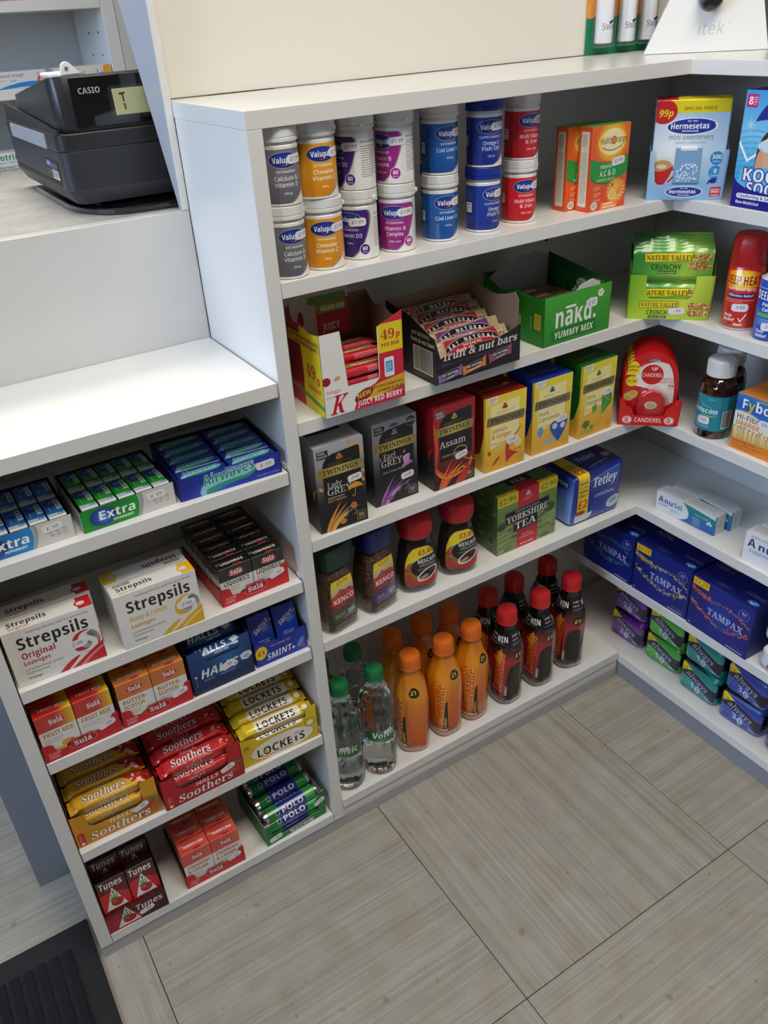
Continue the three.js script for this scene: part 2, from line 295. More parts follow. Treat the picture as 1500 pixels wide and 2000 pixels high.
// the counter behind: riser with worktop, end panel, carcass
{
  const c = thing('counter', 'white counter with grey worktop behind the sweet shelf, holding the till', 'counter');
  mesh('riser_panel', cbox(-0.44, -0.0003, 0.0, yB, -0.226, -0.2073), std(lin(0.66, 0.66, 0.645), 0.28, { clearcoat: 0.3, clearcoatRoughness: 0.15 }), c);
  mesh('worktop', cbox(-0.44, 0.6, yB - 0.028, yB - 0.0008, -0.99, -0.2265), new THREE.MeshPhysicalMaterial({ map: canvasTex(512, 512, (g, W) => { const im = g.createImageData(W, W); for (let i = 0; i < W * W; i++) { const b = 163 + 8 * noise2((i % W) * 0.02, (i / W) * 0.02) + 6 * noise2((i % W) * 0.1, (i / W) * 0.1) + rr(-4, 4); im.data[i * 4] = b; im.data[i * 4 + 1] = b - 1; im.data[i * 4 + 2] = b - 3; im.data[i * 4 + 3] = 255; } g.putImageData(im, 0, 0); }), roughness: 0.55 }), c);
  mesh('side_panel', cbox(-0.44, -0.422, 0, yB - 0.03, -0.98, -0.2275), board, c);
  mesh('inner_panel', cbox(-0.42, 0.6, 0.0, yB - 0.03, -0.75, -0.735), board, c);
  put(c, 0, 0, 0);
  const s = thing('counter_screen', 'tall cream screen panel standing along the back of the top shelf board', 'screen');
  mesh('panel', cbox(0.0, 0.86, H + 0.0006, 1.78, -0.243, -0.2265), std(lin(0.82, 0.8, 0.73), 0.5), s);
  const wing = new THREE.Shape(); [[0.207, yB + 0.0005], [0.2135, yB + 0.0005], [0.555, 1.78], [0.207, 1.78]].forEach(([z, y], i) => (i ? wing.lineTo(z, y) : wing.moveTo(z, y)));
  const wg = new THREE.ExtrudeGeometry(wing, { depth: 0.0075, bevelEnabled: true, bevelSize: 0.0006, bevelThickness: 0.0006, bevelSegments: 1 }); wg.rotateY(Math.PI / 2); wg.translate(-0.0091, 0, -0.0007);
  const wt = thing('screen_wing', 'slim white tapering side board standing at the left end of the cream screen', 'screen'); mesh('board', wg, std(lin(0.46, 0.47, 0.52), 0.4), wt); mesh('edge_band', cbox(-0.0091, -0.0004, yB + 0.0005, 1.78, -0.2072, -0.2065, 0.0002), board, wt); put(wt, 0, 0, 0);
  put(s, 0, 0, 0);
}
// stock shelves behind the counter
{
  const u = thing('wall_shelf', 'white medicine shelving standing behind the counter worktop', 'shelves');
  mesh('side_panel', cbox(0.108, 0.13, yB, 1.75, -0.985, -0.793), board, u);
  for (const y of [1.0775, 1.201, 1.33]) mesh('shelf', cbox(-0.5, 0.1076, y - 0.0155, y, -0.985, -0.7935), board, u);
  const bp = mesh('back_panel', cbox(-0.5, 0.13, yB, 1.75, -0.995, -0.986), std(lin(0.62, 0.64, 0.63), 0.5), u);
  for (const [y, z] of [[1.15, -0.84], [1.15, -0.9], [1.115, -0.84], [1.115, -0.9]]) hole(u, 0.1078, y, z, 0, Math.PI / 2, 0.002);
  mesh('filler_panel', cbox(0.1304, 0.6, yB, 1.75, -0.8, -0.7935), std(lin(0.68, 0.66, 0.6), 0.5), u);
  put(u, 0, 0, 0);
}
// door mat at the left
{
  const t = thing('door_mat', 'dark ribbed barrier mat with a rubber border by the counter end', 'mat');
  mesh('rubber_border', cbox(-1.1, -0.3925, 0.0002, 0.004, -0.077, 0.9), std(lin(0.006, 0.006, 0.006), 0.7), t);
  const rib = new THREE.MeshPhysicalMaterial({ map: canvasTex(256, 512, (g, W, h) => { const im = g.createImageData(W, h); for (let i = 0; i < W * h; i++) { const b = 15 + rr(-8, 10); im.data[i * 4] = b * 0.7; im.data[i * 4 + 1] = b * 0.86; im.data[i * 4 + 2] = b * 1.3; im.data[i * 4 + 3] = 255; } g.putImageData(im, 0, 0); }), roughness: 1, sheen: 0.1, sheenColor: lin(0.05, 0.08, 0.16) });
  for (let i = 0; i < 36; i++) { const x = -0.425 - i * 0.0185; mesh('rib', rbox(0.0125, 0.0055, 0.92, 0.0022, x - 0.006, 0.0062, 0.42, 2), rib, t); }
  put(t, 0, 0, 0);
}

// ---------- vitamin tubs on the top shelf ----------
const wht = std(lin(0.78, 0.78, 0.77), 0.35), navyLid = std(lin(0.012, 0.03, 0.3), 0.4);
const tubKinds = {
  grey: ['#77777f', '#5f5f68', 'VITAMINS', ['Calcium &', 'Vitamin D'], '400mg', 'grey'], orange: ['#eda022', '#d98a10', 'VITAMINS', ['Chewable', 'Vitamin C'], '80mg', 'orange'],
  purple: ['#45207c', '#35155f', 'VITAMINS', ['Vitamin D3'], '1000iu', 'purple'], magenta: ['#a52a86', '#8c1b70', 'VITAMINS', ['Vitamin B', 'Complex'], 'ONE a DAY', 'magenta'],
  blue: ['#1d62b4', '#124a96', 'VITAMINS', ['Cod Liver Oil'], '550mg', 'blue'], navy: ['#24409e', '#182c80', 'SUPPLEMENTS', ['Omega-3', 'Fish Oil'], '(18:12)', 'dark blue'], red: ['#dd2430', '#b8141f', 'VITAMINS', ['Multi Vitamin', '& Iron'], 'ONE a DAY', 'red'],
};
function makeTub(kind, r = 23) {
  const [bg, dk, sub, lines, dose] = tubKinds[kind], C = 2 * Math.PI * r, hb = 60, cx = C / 2, half = kind === 'purple' || kind === 'magenta' ? 27 : 36;
  const t = mmTex(C, hb, 3.2, (g) => {
    R(g, '#f0efec', 0, 0, C, hb);
    fine(g, cx + half + 6, 14, 24, 14, 2.4, '#777'); tx(g, 'FOOD SUPPLEMENT', cx + half + 6, 11, 2.6, '#444', { b: 1 });
    g.save(); g.beginPath(); g.rect(0, 3, C, 54); g.clip();
    PL(g, '#8d8d93', [[cx - 46, 4], [cx + half - 4, 4], [cx + half + 4, 4, cx + half, 20], [cx + half - 8, 48, cx + 4, 57.5], [cx - 46, 57.5]]);
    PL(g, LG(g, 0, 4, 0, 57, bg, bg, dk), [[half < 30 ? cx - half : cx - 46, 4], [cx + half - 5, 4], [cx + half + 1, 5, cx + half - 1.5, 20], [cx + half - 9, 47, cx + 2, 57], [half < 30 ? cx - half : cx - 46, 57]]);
    g.restore();
    if (half > 30) { fine(g, cx - 43, 9, 14, 5, 2.6, 'rgba(255,255,255,.35)'); R(g, '#f2f0ea', cx - 44, 24, 12, 12); fine(g, cx - 43, 26, 9, 3, 3.4, '#555'); fine(g, cx - 43, 41, 14, 4, 2.8, 'rgba(255,255,255,.35)'); }
    EL(g, '#9fa6c4', cx, 14.5, 17.5, 8.2); EL(g, '#1b2f86', cx, 14.5, 16.6, 7.4); EL(g, '#24409e', cx, 13.5, 13, 4.5);
    tx(g, 'Valupak', cx, 17.2, 8, '#fff', { b: 1, a: 'center', w: 26 }); PL(g, null, [[cx - 3, 19], [cx, 21, cx + 4, 18.6]], '#e2492f', 0.8);
    tx(g, sub, cx + 1, 27, 3.1, '#fff', { a: 'center', w: sub.length * 2.9 });
    lines.forEach((s, i) => tx(g, s, cx + 1, 34.5 + i * 6.2, 6.2, '#fff', { a: 'center', w: Math.min(s.length * 3.1, 34) }));
    tx(g, dose, cx + 1, 36 + lines.length * 6, 3, '#fff', { a: 'center' });
    EL(g, bg, cx + half - 8, 48, 6.2, 6.2, 0, '#fff', 0.7); tx(g, '60', cx + half - 8, 49.2, 6, '#fff', { a: 'center', b: 1 }); tx(g, 'TABLETS', cx + half - 8, 52, 1.9, '#fff', { a: 'center' });
  });
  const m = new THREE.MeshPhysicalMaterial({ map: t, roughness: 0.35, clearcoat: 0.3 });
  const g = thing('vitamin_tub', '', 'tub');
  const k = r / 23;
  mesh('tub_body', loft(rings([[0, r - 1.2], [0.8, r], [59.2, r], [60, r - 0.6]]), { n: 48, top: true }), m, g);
  const lid = kind === 'navy' ? navyLid : wht;
  mesh('neck', loft(rings([[60, r - 1.4], [62, r - 1.2], [63.5, r - 1.2]]), { n: 40, bottom: false, top: false }), wht, g);
  mesh('lid', loft(rings([[63, r - 0.6], [63.3, r + 1.2], [66.6, r + 1.2], [66.9, r + 0.6], [67.6, r + 0.6], [68, r + 1.1], [76.3, r + 0.9], [77.2, r + 0.1], [77.2, r - 2.2], [76.6, r - 3]]), { n: 48, crease: 0.45 }), lid, g);
  if (kind !== 'navy') mesh('tear_tab', rbox(0.003, 0.0045, 0.005, 0.0008, (r + 2.2) * mm, 0.068, 0), lid, g);
  g.userData.group = tubKinds[kind][5] + '-labelled vitamin tubs on the top shelf'; g.userData.r = r;
  return g;
}
const tubSpots = [['grey', 0.0428, -0.026, -3, -8, '£1·99', 29, 26], ['orange', 0.0925, -0.033, -20, -6, '£1·99', 23, 38], ['purple', 0.146, -0.041, -66, -100, '£1·99', -36, -44], ['magenta', 0.198, -0.039, -45, -83, '£1·99', -5, -25], ['blue', 0.2655, -0.045, -9, -4, '£1·99', 31, 34], ['navy', 0.333, -0.045, 6, -16, '£1·99', 28, 12], ['red', 0.398, -0.051, -15, -5, '£1·99', 32, 32]];
const cname = (k) => tubKinds[k][5];
tubSpots.forEach(([kind, x, z, yl, yu, price, pl, pu], i) => {
  const r = kind === 'orange' ? 23.5 : 21.8, low = makeTub(kind, r), rad = r;
  low.userData.label = `${cname(kind)}-labelled vitamin tub, lower of the two stacked together on the top shelf`;
  const up = copy(low, `${cname(kind)}-labelled vitamin tub, upper of the two stacked together on the top shelf`);
  stickRound(low, price, rad, pl - yl, 46 - (i === 2 ? 3 : 0), 3, 21, 9); stickRound(up, price, rad, pu - yu, 46, 2, 21, 9);
  put(low, x, h1 + 0.0003, z, yl); put(up, x + (i === 1 ? -0.0025 : 0.0003), h1 + 0.0778, z + 0.001, yu);
  if (kind === 'blue') { const b = copy(low, 'blue-labelled vitamin tub in shadow behind, between the magenta and blue stacks'); b.remove(b.children[b.children.length - 1]); put(b, x - 0.029, h1 + 0.0003, z - 0.068, -30); }
  if (kind === 'navy') { const b = copy(low, 'blue-lidded tub in shadow in the back row, lower of its stack'); b.remove(b.children[b.children.length - 1]); put(b, x - 0.024, h1 + 0.0003, z - 0.066, -20); put(copy(b, 'blue-lidded tub in shadow in the back row, upper of its stack'), x - 0.024, h1 + 0.0778, z - 0.066, -35); }
});

// ---------- cartons ----------
function carton(name, w, h, d, draw, label, group, o = {}) {
  const t = thing(name, label, 'box', group); mesh('carton', boxGeo(w, h, d, o.r), boxArt(w, h, d, draw, o.ppm || 3, o.mat), t); t.userData.size = [w, h, d]; return t;
}
// put a thing with its front left bottom corner at (x, z)
function putBL(o, x, y, z, yaw, w, d) { const a = yaw * D2R, c = Math.cos(a), s = Math.sin(a), dx = w / 2 * mm, dz = -d / 2 * mm; return put(o, x + dx * c + dz * s, y + 0.0003, z - dx * s + dz * c, yaw); }
// orange vitamin boxes
{
  const w = 69, h = 106, d = 24;
  const b = carton('tablet_box', w, h, d, {
    plain: '#e8541b',
    front: (g) => {
      R(g, LG(g, 0, 0, 0, h, '#f26a1f', '#e8501a'), 0, 0, w, h);
      EL(g, RG(g, 37, 21, 34, '#fff6b0', '#ffe14a', '#f7a81e', 'rgba(240,106,31,0)'), 37, 21, 33, 24); EL(g, RG(g, 37, 21, 26, '#fffdf0', '#fff3c0', '#ffd23a'), 37, 21, 25, 16.5);
      for (let i = 0; i < 15; i++) PL(g, null, [[37 + 6 * Math.cos(i * 0.42), 20 + 5 * Math.sin(i * 0.42)], [37 + 15 * Math.cos(i * 0.42), 20 + 11 * Math.sin(i * 0.42)]], 'rgba(246,190,60,.7)', 0.8);
      tx(g, 'Halib', 15, 23, 11, '#3a2418', { w: 21 }); EL(g, '#f08a20', 39.5, 19.5, 4.2, 4.6, 0, '#3a2418', 0.7); tx(g, 'range', 44, 23, 11, '#3a2418', { w: 20 }); PL(g, null, [[20, 27], [36, 36, 55, 27]], '#3a2418', 0.9);
      PL(g, '#2f9a3f', [[0, 38], [20, 48, 45, 46], [60, 43, 69, 38], [69, 60], [45, 78, 10, 70], [2, 68, 0, 62]]); PL(g, null, [[2, 64], [30, 80, 62, 68]], '#1d6e2a', 1);
      tx(g, 'Vitamin', 18, 53, 6.6, '#fff', {}); tx(g, 'A,C & D', 18, 63, 10, '#fff', { w: 29 }); tx(g, 'EVERYDAY HEALTH', 13, 69, 4, '#eaf7d0', { w: 34 });
      [77, 85, 93].forEach((y, i) => { tx(g, '✓', 5, y, 4, '#fff'); fine(g, 9, y - 2, 13, 3, 1.9, 'rgba(255,255,255,.85)'); });
      EL(g, RG(g, 50, 84, 22, '#fff0c0', '#ffb347', 'rgba(232,84,27,0)'), 50, 84, 20, 18); for (let i = 0; i < 18; i++) PL(g, '#ffd9a0', [[50 + 8 * Math.cos(i * 0.35), 84 + 8 * Math.sin(i * 0.35)], [50 + 17 * Math.cos(i * 0.35 + 0.06), 84 + 15 * Math.sin(i * 0.35 + 0.06)], [50 + 17 * Math.cos(i * 0.35 - 0.06), 84 + 15 * Math.sin(i * 0.35 - 0.06)]]);
      EL(g, RG(g, 50, 78, 11, '#ffc94f', '#f7931e'), 52, 80, 9.5, 9.5); EL(g, '#fff1c4', 44, 88, 8, 7.6, 0, '#f79a1e', 1.2); for (let i = 0; i < 8; i++) PL(g, '#f9b233', [[44, 88], [44 + 6.4 * Math.cos(i * 0.785), 88 + 6 * Math.sin(i * 0.785)], [44 + 6.4 * Math.cos(i * 0.785 + 0.55), 88 + 6 * Math.sin(i * 0.785 + 0.55)]]); PL(g, '#4d8f2f', [[42, 78], [38, 74, 45, 74], [46, 77, 42, 78]]);
      EL(g, '#f5ead0', 11, 99, 6.4, 5.6, 0, '#54422e', 0.5); tx(g, 'FOR THE', 11, 97.6, 2.2, '#433', { a: 'center', b: 1 }); tx(g, 'WHOLE', 11, 100, 2.6, '#433', { a: 'center', b: 1 }); tx(g, 'FAMILY', 11, 102, 2, '#433', { a: 'center', b: 1 });
      RR(g, '#f6923a', 24, 97, 30, 9, 1.5); tx(g, '60 ORANGE', 28, 100.6, 3.4, '#fff', { b: 1, w: 18 }); tx(g, 'CHEWABLE TABLETS', 27, 104.4, 2.7, '#fff', { b: 1, w: 24 });
    },
    top: (g) => { R(g, '#4ea043', 0, 0, w, d); R(g, '#9fd07a', 8, 8, 40, 3); },
    side: (g, a, b2) => { R(g, '#e8501a', 0, 0, a, b2); RR(g, '#e9e4cf', 4, 6, 15, 94, 2); fine(g, 6, 10, 10, 8, 2, '#666'); fine(g, 5.5, 32, 12, 36, 1.8, '#8a8570'); },
  }, 'orange tablet carton with a green band, the front one of two', 'orange vitamin cartons on the top shelf');
  const b2 = copy(b, 'orange tablet carton half hidden behind its twin on the top shelf');
  stickOn(b, '£2·99', 16, 60, d / 2, 6, 23, 10);
  putBL(b, 0.489, h1, -0.0155, 0, w, d); putBL(b2, 0.472, h1, -0.0425, -2, w, d);
}
// blue face-mask boxes
{
  const w = 112, h = 140, d = 40;
  const b = carton('cold_pack_box', w, h, d, {
    plain: '#14148c',
    front: (g) => {
      R(g, LG(g, 0, 0, 0, 100, '#3f9fe0', '#7fd0f5', '#3fb0e6'), 0, 0, w, h); for (let i = 0; i < 9; i++) PL(g, null, [[0, 50 + i * 7], [30, 40 + i * 7, 60, 56 + i * 7], [90, 66 + i * 7, 112, 54 + i * 7]], 'rgba(20,90,190,.25)', 2);
      RR(g, '#d3246e', 3, 5, 16, 15, 1); tx(g, '8', 5, 17, 13, '#fff', { b: 1 }); fine(g, 13, 8, 5, 4, 2.6, '#fff', 0.5);
      for (let i = 0; i < 8; i++) PL(g, '#fff', [[13, 40], [13 + 11 * Math.cos(i * 0.785), 40 + 11 * Math.sin(i * 0.785)], [13 + 2 * Math.cos(i * 0.785 + 0.35), 40 + 2 * Math.sin(i * 0.785 + 0.35)]]);
      PL(g, '#1b2a90', [[20, 36], [32, 8, 60, 2], [112, 2], [112, 30], [40, 30, 20, 36]]); PL(g, null, [[0, 60], [16, 82], [34, 70]], '#fff', 3);
      PL(g, '#3a2218', [[28, 90], [26, 50, 48, 42], [78, 40, 80, 84], [82, 100, 70, 104], [30, 100]]); EL(g, '#e2b08e', 50, 72, 17, 23, 0.12); EL(g, '#cfe9f5', 48, 62, 19, 8, -0.1); PL(g, '#d9a582', [[30, 98], [26, 78, 34, 66], [40, 74, 40, 98]]);
      PL(g, '#5cc0ea', [[8, 92], [60, 84, 112, 94], [112, 120], [50, 112, 6, 118]]); 
      tx(g, 'KOOL', 12, 106, 21, '#fff', { b: 1, w: 66, st: '#1a2f9a', sw: 1.4 }); tx(g, "'n'", 80, 104, 12, '#fff', { b: 1, st: '#1a2f9a', sw: 1 }); tx(g, 'SOOTHE', 20, 121, 19, '#fff', { b: 1, w: 84, st: '#1a2f9a', sw: 1.4 });
      PL(g, '#14148c', [[0, 100], [2, 118, 60, 119], [90, 119, 112, 116], [112, 140], [0, 140]]); RR(g, '#fff', 8, 122, 96, 6.4, 3); tx(g, 'Comforting & Soothing', 10, 127, 5.6, '#1a2380', { b: 1, w: 66 }); tx(g, 'Non-Medicinal', 8, 135, 5.4, '#fff', { b: 1, w: 36 });
    }, top: (g) => { R(g, '#171a86', 0, 0, w, d); R(g, '#2b62c0', 6, 6, 60, 8); }, side: (g) => { R(g, '#14148c', 0, 0, d, h); R(g, '#2e74cc', 0, 0, d, 60); },
  }, 'blue and white cold-pack carton at the right end of the top shelf', 'blue cold-pack cartons');
  putBL(b, 0.6475, h1, 0.089, -91, w, d); putBL(copy(b, 'blue cold-pack carton standing behind its twin at the right frame edge'), 0.69, h1, 0.12, -91, w, d);
}
// tea cartons with a flap lid
function teaBox(kind, w, h, d, draw, label) {
  const t = thing('tea_carton', label, 'tea box', undefined), m = boxArt(w, h, d, draw, 3.4);
  const lh = 34, lid = mapBox(cbox(-(w / 2 + 0.45) * mm, (w / 2 + 0.45) * mm, (h - lh) * mm, (h + 0.3) * mm, -(d / 2 + 0.2) * mm, (d / 2 + 0.45) * mm, 0.0004), w, h, d);
  mesh('carton', mapBox(cbox(-w / 2 * mm, w / 2 * mm, 0, (h - 1) * mm, -d / 2 * mm, d / 2 * mm, 0.0004), w, h, d), m, t); mesh('flap_lid', lid, m, t);
  return t;
}
const crest = (g, x, y, c) => { EL(g, c, x, y, 3.4, 3.2); R(g, c, x - 2.6, y - 5.4, 5.2, 2.6); PL(g, c, [[x - 5, y + 3], [x - 4, y - 3], [x - 2, y + 2]]); PL(g, c, [[x + 5, y + 3], [x + 4, y - 3], [x + 2, y + 2]]); EL(g, '#0006', x, y, 1.3, 1.3); };
const banner = (g, w, y, bg) => { PL(g, bg, [[4, y], [w - 3, y], [w - 2, y + 8], [w - 4, y + 13.5], [3, y + 13.5]]); tx(g, 'TWININGS', w / 2 + 0.5, y + 10.6, 10.5, '#241c10', { f: 'serif', a: 'center', w: w * 0.74, b: 1 }); };
const foil = (g, x, y, c, bg) => { R(g, bg, x, y, 16, 11); tx(g, 'FOIL', x + 1.4, y + 5, 5.2, c, { b: 1, w: 11 }); tx(g, 'SEALED', x + 1.4, y + 9.2, 3.8, c, { b: 1, w: 13 }); };
const frond = (g, cs, y0) => cs.forEach((c, i) => PL(g, c, [[8 + i * 2.5, 126], [10 + i * 4, y0 + 26 - i * 2, 34 + i * 9, y0 + i * 5], [18 + i * 5, y0 + 24, 12 + i * 3, 126]]));
const darkTea = (bg, lines, accents, sub, n, o = {}) => ({
  plain: o.plain || '#141416',
  front: (g, w, h) => {
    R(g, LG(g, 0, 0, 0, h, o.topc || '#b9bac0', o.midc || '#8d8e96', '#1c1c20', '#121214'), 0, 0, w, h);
    if (o.deco) o.deco(g, w, h);
    foil(g, 4, 6, o.foil || '#d9d9dc', o.foilBg || '#2a2a2e');
    PL(g, '#111113', [[10, h - 42], [10, 32], [12, 16, 26, 13], [w - 9, 10], [w - 6, 12], [w - 5, h - 45]]); crest(g, w / 2, 20, accents[0]); fine(g, 18, 26, 36, 2, 2.4, accents[0], 0.25);
    banner(g, w, 31, LG(g, 0, 0, w, 0, '#8e7a36', '#c9b766', '#97833c'));
    lines(g, w); fine(g, 14, 74.5, 0.1, 1, 2, '#000'); sub.forEach((s, i) => tx(g, s, 14, 78 + i * 4.4, 3.8, accents[1] || '#ddd', { b: 1 }));
    frond(g, accents.slice(2), 84); PL(g, null, [[w - 32, 112], [w - 24, 96, w - 17, 106], [w - 16, 112, w - 22, 111]], o.curl || '#5a5a60', 2.6);
    g.strokeStyle = accents[1] || '#ccc'; g.lineWidth = 0.6; g.beginPath(); g.roundRect(w - 16, h - 17, 12.5, 13, 2); g.stroke(); tx(g, n, w - 9.8, h - 8.4, 7.6, accents[1] || '#ccc', { b: 1, a: 'center' }); tx(g, 'Tea Bags', w - 9.8, h - 5.4, 2.4, accents[1] || '#ccc', { a: 'center' });
    if (o.after) o.after(g, w, h);
  },
  top: (g, w, d) => { R(g, o.topc || '#b9bac0', 0, 0, w, d); R(g, '#161618', 8, 8, w - 20, 17); tx(g, o.name, w / 2, 20, 7, '#c8c0a8', { f: 'serif', a: 'center' }); if (o.topd) o.topd(g, w, d); },
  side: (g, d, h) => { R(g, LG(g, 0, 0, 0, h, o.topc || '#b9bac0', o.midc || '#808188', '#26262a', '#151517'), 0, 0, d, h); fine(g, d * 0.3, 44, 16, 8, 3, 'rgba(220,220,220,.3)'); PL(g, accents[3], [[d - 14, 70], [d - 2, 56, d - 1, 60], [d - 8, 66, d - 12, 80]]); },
});
const lightTea = (c1_, c2_, topc, bannerC, name, o) => ({
  plain: topc,
  front: (g, w, h) => {
    R(g, LG(g, 0, 0, 0, h, '#f2de3a', '#f0d94a', '#f0c23a', '#eba92c'), 0, 0, w, h);
    PL(g, 'rgba(252,243,190,.8)', [[10, 14], [w - 12, 9], [w - 12, 70], [10, 82]]);
    R(g, '#f3ead8', 5, 0, 17, 10); tx(g, 'SEALED', 6.5, 5, 4, c1_, { w: 13 }); fine(g, 7, 6.6, 12, 2, 1.6, c1_, 0.3);
    crest(g, w / 2 - 2, 19, c1_); fine(g, 20, 25, 34, 2, 2.2, '#9a8040', 0.25);
    banner(g, w, 31, LG(g, 0, 0, w, 0, '#6f6745', '#8f865c', '#77704c')); R(g, c1_, 4, 43.8, w - 8, 1.1);
    name.forEach((s, i) => tx(g, s, 12, 57 + i * 9.4, 9, c2_, { k: -0.02 })); tx(g, 'All natural ingredients*', 12, 60 + name.length * 8, 3, '#7a5c1c');
    o.art(g, w, h);
    g.strokeStyle = '#9a6a1a'; g.lineWidth = 0.5; g.beginPath(); g.roundRect(w - 13, h - 16, 10, 13, 2.5); g.stroke(); tx(g, '20', w - 8, h - 7.4, 6.4, '#9a6a1a', { a: 'center' });
  },
  top: (g, w, d) => { R(g, topc, 0, 0, w, d); PL(g, '#4a4432', [[16, 14], [w - 14, 14], [w - 12, 26], [14, 26]]); tx(g, 'TWININGS', w / 2, 23.4, 7.4, topc, { f: 'serif', a: 'center', b: 1 }); tx(g, name.join(' '), w / 2 - 6, 36, 7, 'rgba(240,232,190,.8)', { a: 'center' }); if (o.topd) o.topd(g, w, d); },
  side: (g, d, h) => { R(g, topc, 0, 0, d, h); PL(g, LG(g, 0, 60, 0, h, '#f0d94a', '#eba92c'), [[d, 46], [d - 6, 70, d - 12, 88], [d - 26, 100, 0, 106], [0, h], [d, h]]); R(g, LG(g, 0, 0, 0, h, '#f2de3a', '#eba92c'), d - 3, 0, 3, h); fine(g, 8, 20, 30, 9, 3, 'rgba(255,255,255,.25)'); },
});
